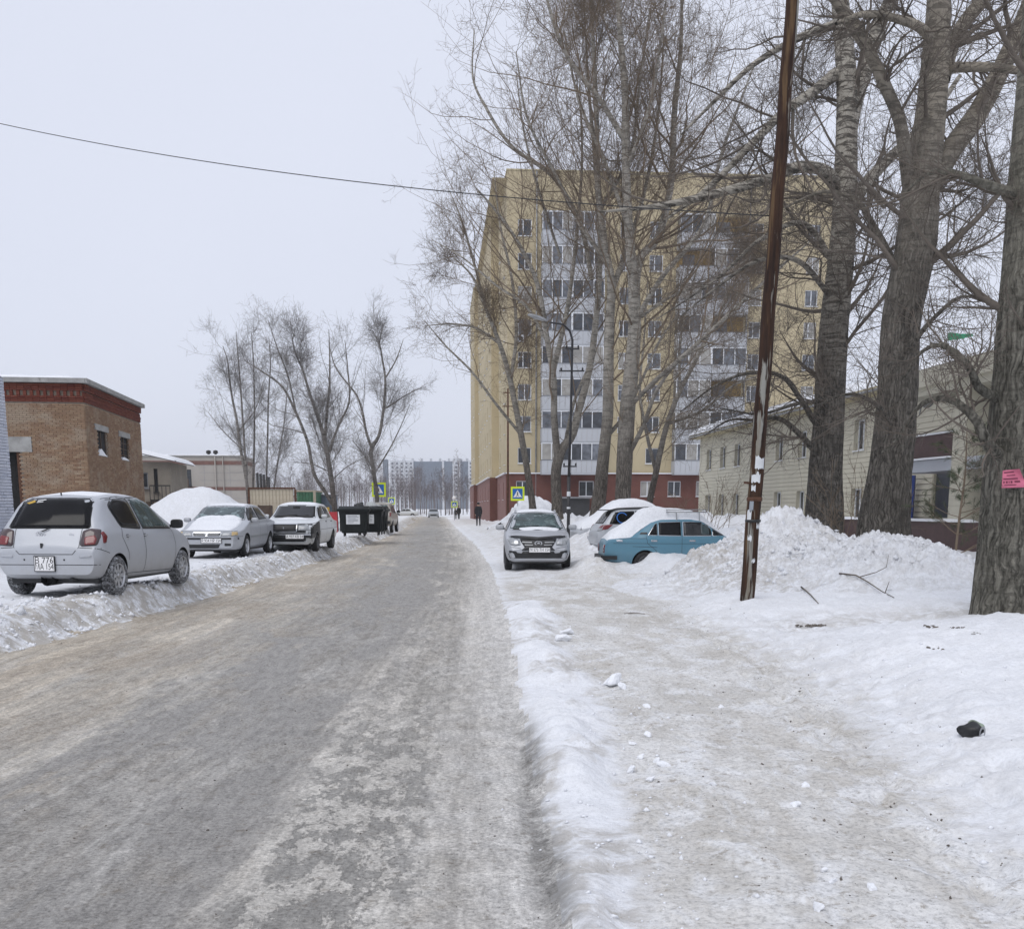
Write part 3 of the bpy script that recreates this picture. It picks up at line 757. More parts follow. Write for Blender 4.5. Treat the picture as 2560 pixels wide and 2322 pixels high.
# brick materials
def brick_mat(name, cols, rough=.9, pale=None):
    n = NT(name); r = n.rnd(); p = n.pos()
    k = len(cols); c = n.ramp(r, [(i / (k - 1), cc) for i, cc in enumerate(cols)])
    c = n.mix(n.ramp(n.noise(p, .55, 5, .6), [(.42, 0), (.62, .55)]), c, tuple(x * .72 for x in cols[-1]))
    if pale: c = n.mix(n.ramp(n.noise(n.map(p, (.8, .8, 1.3), loc=(2, 5, 1)), 1.0, 6, .65), [(.50, 0), (.62, .6)]), c, pale)
    c = n.mix(1, c, n.ramp(n.noise(p, 40, 4, .7), [(.3, .78), (.7, 1.15)]), 'MULTIPLY')
    return n.fin(c, rough, 0, .2, n.bump(n.noise(p, 60, 3), .3, .005))
M['brick_tan'] = brick_mat('tan_brick', [(.285, .19, .122), (.23, .142, .092), (.33, .24, .16), (.20, .12, .08), (.30, .20, .13)], pale=(.36, .30, .23))
M['brick_red'] = brick_mat('red_brick', [(.135, .038, .026), (.17, .055, .036), (.105, .03, .024), (.15, .045, .03)])
M['brick_white'] = brick_mat('whitewashed_brick', [(.50, .53, .60), (.58, .60, .66), (.45, .48, .56), (.55, .57, .63)])
M['mortar'] = pm('mortar', (.25, .21, .17), .95, var=.2, scale=6)
M['mortar_grey'] = pm('grey_mortar', (.30, .31, .34), .95, var=.2, scale=6)
M['red_clad'] = pm('red_brick_facing', (.125, .05, .039), .85, var=.16, scale=1.2, bump=.4, bscale=30)
M['red_clad_side'] = pm('pinkish_brick_facing', (.21, .105, .09), .85, var=.14, scale=1.2, bump=.4, bscale=30)

def brick_wall(parent, O, U, W, Hh, z0, opens, big, mat, limit, near, seed, bw=.26, bh=.077, bt=.05, zmax=None):
    """bricks standing proud of the mortar bed: the `limit` nearest ones as parts, the rest as one part"""
    rg = random.Random(seed); O = Vector(O); U = Vector(U).normalized(); N = U.cross(ZZ); L = []
    nrow = int((Hh - z0) / bh)
    for r in range(nrow):
        z = z0 + r * bh + bh / 2; off = 0 if r % 2 else -bw / 2; x = off
        while x < W:
            a, b = max(x, 0) + .005, min(x + bw, W) - .005
            if b - a > .04:
                c = (a + b) / 2
                if not any(o[0] - .02 < c < o[1] + .02 and o[2] - .02 < z < o[3] + .02 for o in opens): L.append((a, b, z))
            x += bw
    full = [q for q in L if q[1] - q[0] > bw - .02]
    full.sort(key=near); parts = full[:limit]; ps = set(parts)
    mb = MB(); mb.box(-(bw - .01) / 2, (bw - .01) / 2, -.006, bt, -(bh - .012) / 2, (bh - .012) / 2)
    me = mb.mesh('brick', mat)
    rz = math.atan2(U.y, U.x)
    for (a, b, z) in parts:
        link('brick', me, parent, O + U * ((a + b) / 2) + ZZ * z + N * rg.uniform(.004, .014), (0, 0, rz))
    rest = MB()
    for (a, b, z) in L:
        if (a, b, z) in ps: continue
        Mx = Matrix((U, -N, ZZ)).transposed().to_4x4(); Mx.translation = O + N * rg.uniform(.004, .014)
        rest.box(a, b, -.006, bt, z - (bh - .012) / 2, z + (bh - .012) / 2, 0, Mx)
    if rest.v:
        o = rest.build('brick', mat, parent); o['kind'] = 'stuff'

# ------------------------------------------------------------------ tall yellow apartment building
apt = thing('apartment_building', 'tall yellow apartment building with white balconies and red brick ground floor', 'building', (-.4, 90, 0), R(4))
Wd, HT, BT = 28.2, 28.9, 4.5
floors = [5.34 + 2.64 * i for i in range(8)]
cols = [(.9, 2.05), (9.5, 10.5), (12.0, 13.15), (20.7, 21.7), (25.5, 26.6)]
op = [(a, b, z, z + 1.32) for a, b in cols for z in floors]
w = MB(); facade(w, (0, 0, 0), UX, Wd, HT, op, .16, 0, None, BT)
op_s = {}
for nm, y0, y1, xo in (('a', 0, 13, 0), ('b', 13, 46, -.7), ('c', 46, 62, -1.2)):
    L = y1 - y0; wins = []
    k = 2 if nm == 'a' else (6 if nm == 'b' else 3)
    for i in range(k):
        c = L * (i + .5) / k; wins += [(c - .45, c + .45, z, z + 1.32) for z in floors]
    op_s[nm] = wins
    # left walls face -x: seen from outside the right-hand direction is -y
    facade(w, (xo, y1, 0), -UY, L, HT, wins, .16, 0, None, BT)
w.add([(-.7, 13, BT), (0, 13, BT), (0, 13, HT), (-.7, 13, HT)], [(0, 1, 2, 3)], 0)
w.add([(-1.2, 46, BT), (-.7, 46, BT), (-.7, 46, HT), (-1.2, 46, HT)], [(0, 1, 2, 3)], 0)
w.add([(Wd, 0, BT), (Wd, 62, BT), (Wd, 62, HT), (Wd, 0, HT)], [(0, 1, 2, 3)], 0)
w.add([(-1.2, 62, BT), (Wd, 62, BT), (Wd, 62, HT), (-1.2, 62, HT)], [(0, 1, 2, 3)], 0)
w.add([(-1.2, 0.3, HT - .5), (Wd, 0.3, HT - .5), (Wd, 62, HT - .5), (-1.2, 62, HT - .5)], [(0, 1, 2, 3)], 0)
w.build('wall', M['yellow'], apt)
pr = MB()
pr.box(-.06, Wd + .06, -.06, .25, HT, HT + .10); pr.box(-.06, .2, .25, 13, HT, HT + .10); pr.box(-.76, -.45, 13, 46, HT, HT + .1); pr.box(-1.26, -.95, 46, 62, HT, HT + .1)
pr.box(3.5, 24, 4, 12, HT, HT + .9)
pr.build('parapet', M['yellow_trim'], apt)
for (x0, x1, z0, z1) in op:
    window(apt, (0, 0, 0), UX, x0, x1, z0, z1, .11, 'uneven' if rw.random() < .45 else 'two', (M['pvc'], some_pane()))
for nm, y1, xo in (('a', 13, 0), ('b', 46, -.7), ('c', 62, -1.2)):
    for (x0, x1, z0, z1) in op_s[nm]:
        window(apt, (xo, y1, 0), -UY, x0, x1, z0, z1, .11, 'one', (M['pvc'], some_pane()))
# ground floor, faced in red brick
gop = [(.75, 1.85, 2.55, 3.85), (6.2, 7.5, 2.55, 3.85), (9.6, 10.5, 2.55, 3.85), (11.6, 12.8, 2.55, 3.85), (14.0, 15.15, 2.55, 3.85), (16.5, 17.5, 2.55, 3.85), (20.5, 21.7, 2.55, 3.85), (24.8, 26, 2.55, 3.85)]
gf = MB(); facade(gf, (-.15, -.15, 0), UX, Wd + .3, BT, [(a + .15, b + .15, c, d) for a, b, c, d in gop], .2)
gf.build('brick_base', M['red_clad'], apt)
gf = MB(); facade(gf, (-.9, 13, 0), UX, .75, BT, []); gf.build('brick_base', M['red_clad'], apt)
gf = MB(); facade(gf, (-1.4, 46, 0), UX, .5, BT, []); gf.build('brick_base', M['red_clad'], apt)
for y0, y1, xo in ((-.15, 13, -.15), (13, 46, -.9), (46, 62, -1.4)):
    k = max(1, int((y1 - y0) / 6)); o_ = [((y1 - y0) * (i + .5) / k - .4, (y1 - y0) * (i + .5) / k + .4, 2.3, 3.8) for i in range(k)]
    gs = MB(); facade(gs, (xo, y1, 0), -UY, y1 - y0, BT, o_, .2); gs.build('brick_base', M['red_clad_side'], apt)
    for a, b, c, d in o_: window(apt, (xo, y1, 0), -UY, a, b, c, d, .14, 'one', (M['pvc'], M['pane_far']))
for lb_ in ((-.32, Wd + .1, -.34, -.151, BT - .04, BT + .05), (-.34, -.151, -.34, 12.9, BT - .04, BT + .05), (-1.1, -.901, 12.8, 46, BT - .04, BT + .05), (-1.6, -1.401, 45.8, 62, BT - .04, BT + .05)): ledge = MB(); ledge.box(*lb_); ledge.build('snowy_ledge', M['snow_roof'], apt)
for (a, b, c, d) in gop: window(apt, (-.15, -.15, 0), UX, a + .15, b + .15, c, d, .14, 'two', (M['pvc'], some_pane()))
M['tan_back'] = pm('ochre_balcony_wall', (.30, .20, .075), .85, var=.1)
BPN = {}
def balcony(x0, x1, z, n, kind, dy=1.25):
    wd = x1 - x0
    s = MB(); s.box(x0, x1, -dy, -.02, z - .12, z); b = s.build('balcony', M['white_panel'], apt)
    nb = max(2, int(wd / .42)); bw_ = round(wd / nb, 3)
    if bw_ not in BPN: q = MB(); q.box(.008, bw_ - .008, -.03, 0, .001, 1.06); BPN[bw_] = q.mesh('panel', M['white_panel'])
    for i in range(nb): link('panel', BPN[bw_], b, (x0 + i * bw_, -dy, z))
    for xx in (x0 - .03, x1): s = MB(); s.box(xx, xx + .03, -dy + .001, -.02, z + .001, z + 1.06); s.build('side_panel', M['white_panel'], b)
    if kind == 'glazed': s = MB(); s.box(x0, x1, -dy, -.02, z + 2.52, z + 2.56); s.build('roof', M['white_panel'], b)
    r = MB(); r.box(x0 - .05, x1 + .05, -dy - .06, -dy + .04, z + 1.065, z + 1.12); r.build('handrail', M['grey_frame'], b)
    if kind == 'glazed':
        f = MB(); k = max(2, int(wd / .78)); sw = wd / k
        for i in range(k + 1): f.box(x0 + i * sw - .035, x0 + i * sw + .035, -dy - .02, -dy + .04, z + 1.125, z + 2.50)
        f.box(x0, x1, -dy - .018, -dy + .038, z + 2.44, z + 2.515)
        f.box(x0 - .02, x0 + .04, -dy + .045, -.02, z + 2.44, z + 2.51); f.box(x1 - .04, x1 + .02, -dy + .045, -.02, z + 2.44, z + 2.51)
        f.build('glazing_frame', M['pvc'], b)
        for i in range(k): pn = MB(); pn.box(x0 + i * sw + .03, x0 + (i + 1) * sw - .03, -dy + .005, -dy + .015, z + 1.125, z + 2.44); pn.build('pane', some_pane(), b)
        for xx in (x0 + .005, x1 - .012): pn = MB(); pn.box(xx, xx + .007, -dy + .02, -.02, z + 1.125, z + 2.44); pn.build('pane', M['pane_far'], b)
    else:
        bk = MB(); bk.box(x0, x1, -.035, -.005, z, z + 2.6); bk.build('back_wall', M['tan_back'], b)
        bk = MB(); bk.box(x0 + .5, x0 + 1.5, -.07, -.04, z + .1, z + 2.2); bk.build('door', M['pane_far'], b)
rb = random.Random(4)
for i, z in enumerate(floors):
    zf = z - .85
    balcony(2.85, 5.3, zf, 3, 'glazed'); balcony(5.38, 8.0, zf, 3, 'glazed')
    k1, k2 = [('glazed', 'glazed'), ('glazed', 'glazed'), ('glazed', 'open'), ('glazed', 'glazed'), ('glazed', 'open'), ('glazed', 'glazed'), ('open', 'glazed'), ('glazed', 'open')][i]
    balcony(14.3, 17.2, zf, 3, k1); balcony(17.28, 20.2, zf, 3, k2)
for x in (2.45, 20.45): dp = MB(); dp.tube([(x, -.1, 0.3), (x, -.1, HT)], .06, 8); dp.build('drainpipe', M['steel'], apt)
ac = MB(); ac.box(.8, 1.5, -.4, -.05, floors[4] - .55, floors[4] - .06); ac.lathe([(.0, -.402), (.2, -.404), (.2, -.41), (.17, -.412)], 16, 'y', (1.1, 0, floors[4] - .3), 1); ac.build('air_conditioner', [M['white_panel'], M['dark_frame']], apt)
ent = MB(); ent.box(4.2, 7.0, -2.2, -.16, 2.35, 2.5, 0); ent.box(4.4, 6.9, -1.9, -.3, .2, 2.34, 1); ent.build('entrance_canopy', [M['roof_metal'], M['dark_frame']], apt)

# ------------------------------------------------------------------ cream sided two-storey building on the right
P0 = Vector((11.8, 65.7, 0)); P1 = Vector((14.95, 29.0, 0)); Ul = (P1 - P0); LW = Ul.length; ang_l = math.atan2(Ul.y, Ul.x)
sid = thing('sided_building', 'cream plank sided two storey building with porch behind the poplars', 'building', tuple(P0), ang_l)
# local x runs from the far end towards the camera, outward normal is local -y
ups = [2.2, 5.1, 7.9, 14.7, 17.8, 21.0, 24.0]
sop = []
for c in ups: sop += [(c - .5, c + .5, 3.85, 5.05), (c - .5, c + .5, 1.1, 2.35)]
door_o = (30.2, 31.7, 1.25, 3.1)
sopd = sop + [door_o]
w = MB(); facade(w, (0, 0, 0), UX, LW + 6, 6.0, sopd, .22)
w.add([(0, 0, 0), (0, 9, 0), (0, 9, 6), (0, 4.5, 7.2), (0, 0, 6)], [(0, 1, 2, 3, 4)], 0)
w.build('wall', M['plank'], sid)
# planks, cut where the windows are
ph = .19; nrow = int(5.9 / ph)
PK = {}
for r in range(nrow):
    z = .12 + r * ph; segs = [(0.0, LW + 6)]
    for (a, b, c, d) in sopd:
        if c - .03 < z + ph * .5 < d + .03:
            ns = []
            for (s, e) in segs:
                if b <= s or a >= e: ns.append((s, e))
                else:
                    if a - s > .08: ns.append((s, a - .045))
                    if e - b > .08: ns.append((b + .045, e))
            segs = ns
    for (s, e) in segs:
        if e - s < .05: continue
        L = round(e - s, 2)
        if L not in PK:
            mb = MB(); mb.add([(0, -.004, 0), (L, -.004, 0), (L, -.030, .012), (0, -.030, .012), (0, -.006, ph - .006), (L, -.006, ph - .006), (0, -.001, ph - .004), (L, -.001, ph - .004)],
                              [(0, 1, 2, 3), (3, 2, 5, 4), (4, 5, 7, 6), (0, 3, 4, 6), (1, 7, 5, 2)], 0)
            PK[L] = mb.mesh('plank', M['plank'])
        link('plank', PK[L], sid, (s, 0, z))
for (a, b, c, d) in sop: window(sid, (0, 0, 0), UX, a, b, c, d, .16, 'two', (M['pvc'], M['pane']))
# window casings
CS = {}
for wo_ in [o for o in kids(sid) if o.name.startswith('window')]:
    key = wo_.data.name
    if key not in CS:
        w_ = 1.0; h_ = max(v.co.z for v in wo_.data.vertices)
        tr = MB(); tr.prism([(-.05, -.06), (w_ + .05, -.06), (w_ + .05, h_ + .06), (-.05, h_ + .06), (-.05, -.05), (-.001, -.002), (-.001, h_ + .002), (w_ + .001, h_ + .002), (w_ + .001, -.002), (-.05, -.05)][:4], -.206, -.162, 'y') if False else None
        for (a, b, c, d) in ((-.05, -.001, -.055, h_ + .05), (w_ + .001, w_ + .05, -.055, h_ + .05)): tr.box(a, b, -.206, -.162, c, d)
        tr.box(-.0009, w_ + .0009, -.206, -.162, h_ + .001, h_ + .05); tr.box(-.0009, w_ + .0009, -.206, -.162, -.055, -.046)
        CS[key] = tr.mesh('casing', M['plank'])
    o = link('casing', CS[key], wo_); o['kind'] = 'stuff'
rf = MB()
rf.add([(-.5, -.6, 5.98), (LW + 6, -.6, 5.98), (LW + 6, 4.5, 7.3), (-.5, 4.5, 7.3), (-.5, 9.6, 5.98), (LW + 6, 9.6, 5.98)], [(0, 1, 2, 3), (3, 2, 5, 4)], 0)
rf.box(-.5, LW + 6, -.62, -.58, 5.80, 6.02, 1); rf.box(-.5, LW + 6, -.58, -.02, 5.80, 5.83, 1)
rf.build('roof', [M['roof_metal'], M['yellow_trim']], sid)
snow_slab(sid, -.6, 23.5, -.68, 4.6, 6.02, .34, 5, slope=.262)
snow_slab(sid, 23.5, LW + 6, -.5, 4.6, 6.03, .12, 6, slope=.262)
gt = MB(); gt.tube([(-.4, -.68, 5.9), (LW + 5, -.68, 5.88)], .05, 6); gt.build('gutter', M['steel'], sid)
# the porch
po = MB()
def pbox(*a): po.box(*a)
xa, xb = 33.2, 41.5
po.box(xa, xb, -2.9, -.03, 4.78, 5.25, 0)
po.box(xa - .15, xb, -3.05, -2.9, 5.0, 5.5, 0); po.box(xa - .15, xa, -2.899, -.03, 5.0, 5.5, 0)
po.build('porch_roof', M['plank'], sid)
snow_slab(sid, xa - .1, xb, -3.0, 0, 5.3, .22, 8, slope=.05)
clm = MB()
for x in (37.0,):
    for k in range(24): clm.box(x - .34 + .004 * (k % 2), x + .34 - .004 * (k % 2), -2.8, -2.15, .35 + k * .185, .35 + k * .185 + .178, 0)
    clm.box(x - .32, x + .32, -2.78, -2.17, .3, 4.78, 0)
clm.build('column', M['plank'], sid)
clm = MB()
for x in (40.6,): clm.box(x - .34, x + .34, -2.8, -2.15, .3, 4.78, 0)
clm.build('column', M['plank'], sid)
bl = MB(); bl.box(33.6, 36.65, -2.72, -2.6, 2.98, 3.65); bl.box(33.6, 33.7, -2.599, -.05, 2.98, 3.65); bl.build('balcony_parapet', M['brown_panel'], sid)
bl = MB(); bl.box(33.5, 41, -2.75, -.03, 2.62, 2.95); bl.build('balcony_floor', M['white_panel'], sid)
snow_slab(sid, 33.55, 36.66, -2.76, -2.56, 3.655, .10, 9, step=.1); snow_slab(sid, 33.5, 36.66, -2.9, -2.73, 2.96, .09, 10, step=.08)
bs = MB(); bs.box(27.6, 41, -2.9, -.03, .1, 1.2); bs.build('porch_base', M['brown_panel'], sid)
st = MB()
for k in range(5): st.box(29.6 - (k + 1) * .3, 29.6 - k * .3, -4.2, -2.92, 1.1 - k * .19 - .06, 1.1 - k * .19, k % 2)
st.build('step', [M['brown_panel'], M['snow_roof']], sid)
snow_slab(sid, 27.6, 38, -2.95, -2.6, 1.205, .08, 11, step=.1)
dr_ = MB(); dr_.box(30.2, 31.7, .10, .16, 1.25, 3.1); dr_.build('door', M['door_grey'], sid)
dr_ = MB(); dr_.box(34.4, 36.4, -.09, -.04, 1.25, 2.6); d_ = dr_.build('door', M['door_grey'], sid)
hh = MB(); hh.box(36.0, 36.06, -.15, -.09, 1.7, 2.1); hh.box(35.1, 35.35, -.1, -.088, 1.95, 2.2, 1); hh.build('handle', [M['steel'], M['white_paper']], d_)
pb = thing('poster_stand', 'tall blue information board with white lines beside the entrance door', 'sign', tuple(sid.matrix_world @ Vector((0, 0, 0))))
pb.location = P0 + Ul.normalized() * 29.0 + Vector((-math.sin(ang_l), math.cos(ang_l), 0)) * -.75 + Vector((0, 0, 1.2)); pb.rotation_euler = (0, 0, ang_l + R(48))
mb = MB(); mb.box(-.65, .65, -.08, .05, 0, 1.5); mb.build('board', M['blue_poster'], pb)
mb = MB()
for k, (z, w_) in enumerate(((1.32, .45), (1.22, .5), (.70, .3), (.58, .3), (.46, .28), (.34, .3), (.22, .26), (.12, .3))): mb.box(-.45, -.45 + 2 * w_, -.086, -.081, z, z + (.05 if k > 1 else .07))
mb.build('print', M['white_paper'], pb)
mb = MB(); mb.box(-.2, .25, -.087, -.081, .88, .98); mb.build('red_print', M['red_thing'], pb)
# dish on the porch corner and a pennant on the roof
ds = thing('satellite_dish', 'round white dish fixed at the corner of the porch roof', 'dish', tuple(at(2318, 998, 33)))
mb = MB(); mb.lathe([(.0, .06), (.12, .045), (.22, .01), (.27, -.03), (.275, -.02), (.22, .03), (.0, .08)], 20, 'y'); d_ = mb.build('bowl', M['white_panel'], ds); d_.rotation_euler = (R(8), 0, R(20))
mb = MB(); mb.tube([(0, .05, 0), (0, .4, -.1), (0, .55, -.45)], .02, 6); mb.build('bracket', M['steel'], ds)
fp = at(2368, 850, 41); fl_ = thing('flag', 'small green pennant flying from a thin pole above the roof', 'flag', (fp[0], fp[1], 6.2))
mb = MB(); mb.tube([(0, 0, -.2), (0, 0, 2.3)], .02, 6); mb.build('pole', M['steel'], fl_)
xs_ = np.linspace(0, .98, 14); vs = []
for i, x in enumerate(xs_):
    hgt = .30 * (1 - .78 * x / .98) + (.02 if i % 3 else -.01); c = 1.85 + .06 * x + .02 * math.sin(x * 9)
    vs += [(x + .02, .05 * math.sin(x * 8), c - hgt / 2), (x + .02, .05 * math.sin(x * 8), c + hgt / 2)]
mb = MB(); mb.add(vs, [(2 * i, 2 * i + 2, 2 * i + 3, 2 * i + 1) for i in range(13)], 0, True); mb.build('cloth', M['flag'], fl_)

# ------------------------------------------------------------------ tan brick building on the left
bb = thing('brick_building', 'flat roofed tan brick building with a red brick cornice', 'building', (-16.2, 40, 0), R(7.7))
fo = [(2.4, 3.55, .2, 3.67), (1.25 - .0, 3.95, 3.67, 4.23)]      # door opening, lintel slot (x from -6)
FW = 6.0
fo = [(FW - 3.6, FW - 2.45, .1, 3.67)]; lint = (FW - 4.0, FW - 2.0, 3.67, 4.23)
so = [(1.6, 3.1, 3.65, 4.62), (5.45, 6.95, 3.65, 4.62)]; sl = [(1.3, 3.4, 4.62, 4.85), (5.15, 7.25, 4.62, 4.85)]
SD = 9.6
w = MB(); facade(w, (-FW, 0.02, 0), UX, FW - .02, 6.2, fo, .35); facade(w, (-.02, 0.02, 0), UY, SD, 6.2, so, .07)
w.add([(-FW, .02, 0), (-FW, SD, 0), (-FW, SD, 6.2), (-FW, .02, 6.2)], [(0, 1, 2, 3)]); w.add([(-FW, SD, 0), (-.02, SD, 0), (-.02, SD, 6.2), (-FW, SD, 6.2)], [(0, 1, 2, 3)])
w.build('wall', M['mortar'], bb)
brick_wall(bb, (-FW, 0, 0), UX, FW, 5.5, .3, fo + [lint], None, M['brick_tan'], 150, lambda q: abs(q[0] - 5.0) + .6 * abs(q[2] - 4.3), 1)
brick_wall(bb, (0, .0, 0), UY, SD, 5.5, .3, so + sl, None, M['brick_tan'], 150, lambda q: abs(q[0] - .8) * .8 + abs(q[2] - 4.2), 2)
rp_ = MB()
def cornice(O, U, W, dent):
    O = Vector(O); N = U.cross(ZZ); Mx = Matrix((U, -N, ZZ)).transposed().to_4x4(); Mx.translation = O
    def row(a, b, z0, z1, pr_, bl=.26):
        x = a
        while x < b - .02:
            e = min(x + bl, b); rp_.box(x + .004, e - .004, -pr_, .06, z0 + .005, z1 - .005, 0, Mx); x = e
    row(0, W, 5.52, 5.597, .03); row(0, W, 5.597, 5.674, .035)
    if dent:
        row(0, W, 5.674, 5.75, .06)
        x = 0
        while x < W - .05: rp_.box(x, x + .115, -.06, .06, 5.752, 5.93, 0, Mx); x += .24
    else:
        row(0, W, 5.674, 5.75, .05); row(0, W, 5.75, 5.83, .02); row(0, W, 5.83, 5.91, .02)
    row(0, W, 5.935, 6.01, .075); row(0, W, 6.01, 6.087, .08); row(0, W, 6.087, 6.19, .085)
cornice((-FW, 0, 0), UX, FW, True); cornice((0, 0, 0), UY, SD, False)
rp_.build('cornice', M['brick_red'], bb)
sl_ = MB()
x = -FW - .25
while x < .2: e = min(x + 1.6, .22); sl_.box(x, e - .012, -.26, SD + .25, 6.21, 6.38); x = e
y = -.26
sl_.build('roof_slab', M['concrete'], bb)
snow_slab(bb, -FW, -.25, .1, SD - .1, 6.38, .16, 3)
for k, (a, b, c, d) in enumerate([lint]):
    mb = MB(); mb.box(-FW + a, -FW + b, -.03, .3, c, d); mb.build('lintel', M['concrete'], bb)
for (a, b, c, d) in sl:
    mb = MB(); mb.box(-.25, .03, a, b, c, d); mb.build('lintel', M['concrete'], bb)
for k, (a, b, c, d) in enumerate(so):
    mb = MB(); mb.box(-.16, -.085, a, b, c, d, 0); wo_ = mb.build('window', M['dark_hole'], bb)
    mb = MB(); mb.box(-.08, -.05, a, a + .06, c, d); mb.box(-.08, -.05, b - .06, b, c, d); mb.box(-.08, -.05, (a + b) / 2 - .03, (a + b) / 2 + .03, c, d)
    if k: 
        for j in range(3): mb.box(-.075, -.055, a, b, c + .2 + j * .25, c + .23 + j * .25)
    mb.build('frame', M['wood_dark'], wo_)
    sn = MB(); sn.prism([(a + .05, c), (b - .05, c), (b - .4, c + .06), (a + .5, c + .26 - .14 * k), (a + .2, c + .2 - .1 * k)], -.08, .02, 'x'); sn.build('sill_snow', M['snow_roof'], wo_)
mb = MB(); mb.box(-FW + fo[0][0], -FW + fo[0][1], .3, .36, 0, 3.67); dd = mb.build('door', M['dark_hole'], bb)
mb = MB(); mb.box(-FW + fo[0][1] - .14, -FW + fo[0][1], .05, .25, 0, 3.66); mb.build('door_frame', M['rust'], dd)

# whitewashed brick building cut by the left edge of the frame (its wall faces the street)
wb = thing('white_brick_building', 'whitewashed brick wall cut off by the left edge of the photo', 'building', (-12.98, 18, 0), 0)
w = MB(); facade(w, (-.02, 0, 0), UY, 9.0, 4.9, [], .2); w.add([(-.02, 9, 0), (-7, 9, 0), (-7, 9, 4.9), (-.02, 9, 4.9)], [(0, 1, 2, 3)]); w.add([(-7, 0, 0), (-.02, 0, 0), (-.02, 0, 4.9), (-7, 0, 4.9)], [(0, 1, 2, 3)])
w.build('wall', M['mortar_grey'], wb)
brick_wall(wb, (0, 0, 0), UY, 9.03, 4.85, .3, [], None, M['brick_white'], 290, lambda q: -q[0], 5)
snow_slab(wb, -7, .05, 0, 9, 4.86, .2, 4)

M['annexe_wall'] = pm('brown_grey_render', (.25, .222, .185), .9, var=.15, scale=1.2)
# small grey annexe with a snow roof and a metal stair landing
an = thing('annexe', 'low grey annexe with a snow covered roof behind the brick building', 'building', (-20.2, 54.5, 0), R(7.7))
w = MB(); facade(w, (0, 0, 0), UX, 2.3, 3.95, [(.75, 1.15, 2.6, 3.4), (1.45, 1.65, 2.4, 3.6)], .15); facade(w, (2.3, 0, 0), UY, 5, 3.95, [], .1); w.build('wall', M['annexe_wall'], an)
window(an, (0, 0, 0), UX, 0.75, 1.15, 2.6, 3.4, .1, 'one', (M['grey_frame'], M['pane'])); window(an, (0, 0, 0), UX, 1.45, 1.65, 2.4, 3.6, .1, 'one', (M['dark_frame'], M['pane']))
mb = MB(); mb.add([(-.3, -.5, 4.7), (2.7, -.5, 4.0), (2.7, 5, 4.0), (-.3, 5, 4.7), (-.3, -.5, 4.62), (2.7, -.5, 3.92), (2.7, 5, 3.92), (-.3, 5, 4.62)], [(0, 1, 2, 3), (4, 7, 6, 5), (0, 4, 5, 1), (1, 5, 6, 2), (2, 6, 7, 3), (3, 7, 4, 0)]); mb.build('roof', M['roof_metal'], an)
xs_ = np.linspace(-.35, 2.8, 18); ys_ = np.linspace(-.6, 5, 16); X, Y = np.meshgrid(xs_, ys_); e = np.minimum(np.minimum(X + .35, 2.8 - X), Y + .6)
Z_ = 4.66 - .233 * (X + .3) * 1 + .22 * np.sqrt(np.clip(e / .5, 0, 1)); i_ = np.arange(X.size).reshape(X.shape)
q_ = np.stack([i_[:-1, :-1], i_[:-1, 1:], i_[1:, 1:], i_[1:, :-1]], -1).reshape(-1, 4); link('roof_snow', np_mesh('roof_snow', np.stack([X.ravel(), Y.ravel(), Z_.ravel()], 1), q_, M['snow_roof'], True), an)
ln = MB(); ln.box(1.5, 2.5, -1.5, -.02, 1.9, 2.0); lo_ = ln.build('landing', M['black_metal'], an)
for x in (1.5, 1.7, 1.9, 2.1, 2.3, 2.5): mb = MB(); mb.bar((x, -1.45, 2.0), (x, -1.45, 2.66), .03, .03); mb.build('baluster', M['black_metal'], lo_)
mb = MB(); mb.bar((1.5, -1.45, 2.7), (2.53, -1.45, 2.7), .04, .06); mb.build('handrail', M['black_metal'], lo_)
for x in (1.55, 2.45): mb = MB(); mb.bar((x, -1.45, .2), (x, -1.45, 1.89), .08, .08); mb.build('post', M['black_metal'], lo_)
mb = MB(); mb.box(1.0, 1.4, -.12, -.02, .2, 1.9); mb.build('door', M['wood_dark'], an); mb = MB(); mb.box(1.55, 2.5, -1.53, -1.49, 1.15, 1.75); mb.build('banner', M['white_paper'], an)

# beige clad building with brown bands
cb = thing('clad_building', 'beige flat roofed building with two brown bands and dark windows', 'building', (-31.7, 82, 0), R(4))
co = [(3.3, 4.5, 3.35, 4.55), (5.2, 6.4, 3.25, 4.55)]; CH = 5.55
w = MB(); facade(w, (0, 0, 0), UX, 10.6, CH, co, .2); facade(w, (10.6, 0, 0), UY, 4.5, CH, [], .1); w.add([(0, 0, CH - .05), (10.6, 0, CH - .05), (10.6, 4.5, CH - .05), (0, 4.5, CH - .05)], [(0, 1, 2, 3)]); w.build('wall', M['grey_wall'], cb)
for z0, z1 in ((4.92, 5.22), (2.95, 3.2)):
    mb = MB(); mb.box(0, 10.63, -.03, -.004, z0, z1); mb.build('band', M['cream_band'], cb); mb = MB(); mb.box(10.604, 10.63, -.003, 4.5, z0, z1); mb.build('band', M['cream_band'], cb)
sg = MB()
for x in (1.9, 2.9, 5.0, 7.4, 9.4): sg.box(x, x + .02, -.006, .0, .3, 2.94); sg.box(x, x + .02, -.006, 0, 3.21, 4.91)
for z in (1.6, 2.3, 3.7, 4.3): sg.box(7.0, 10.6, -.006, .0, z, z + .02)
o = sg.build('panel_joint', M['grey_frame'], cb); o['kind'] = 'stuff'
for (a, b, c, d) in co: window(cb, (0, 0, 0), UX, a, b, c, d, .12, 'two', (M['dark_frame'], M['pane']))
mb = MB(); mb.box(-.1, 10.7, -.1, .15, CH, CH + .1); mb.build('parapet', M['concrete'], cb); snow_slab(cb, 0, 10.5, .2, 4.5, CH, .2, 12)
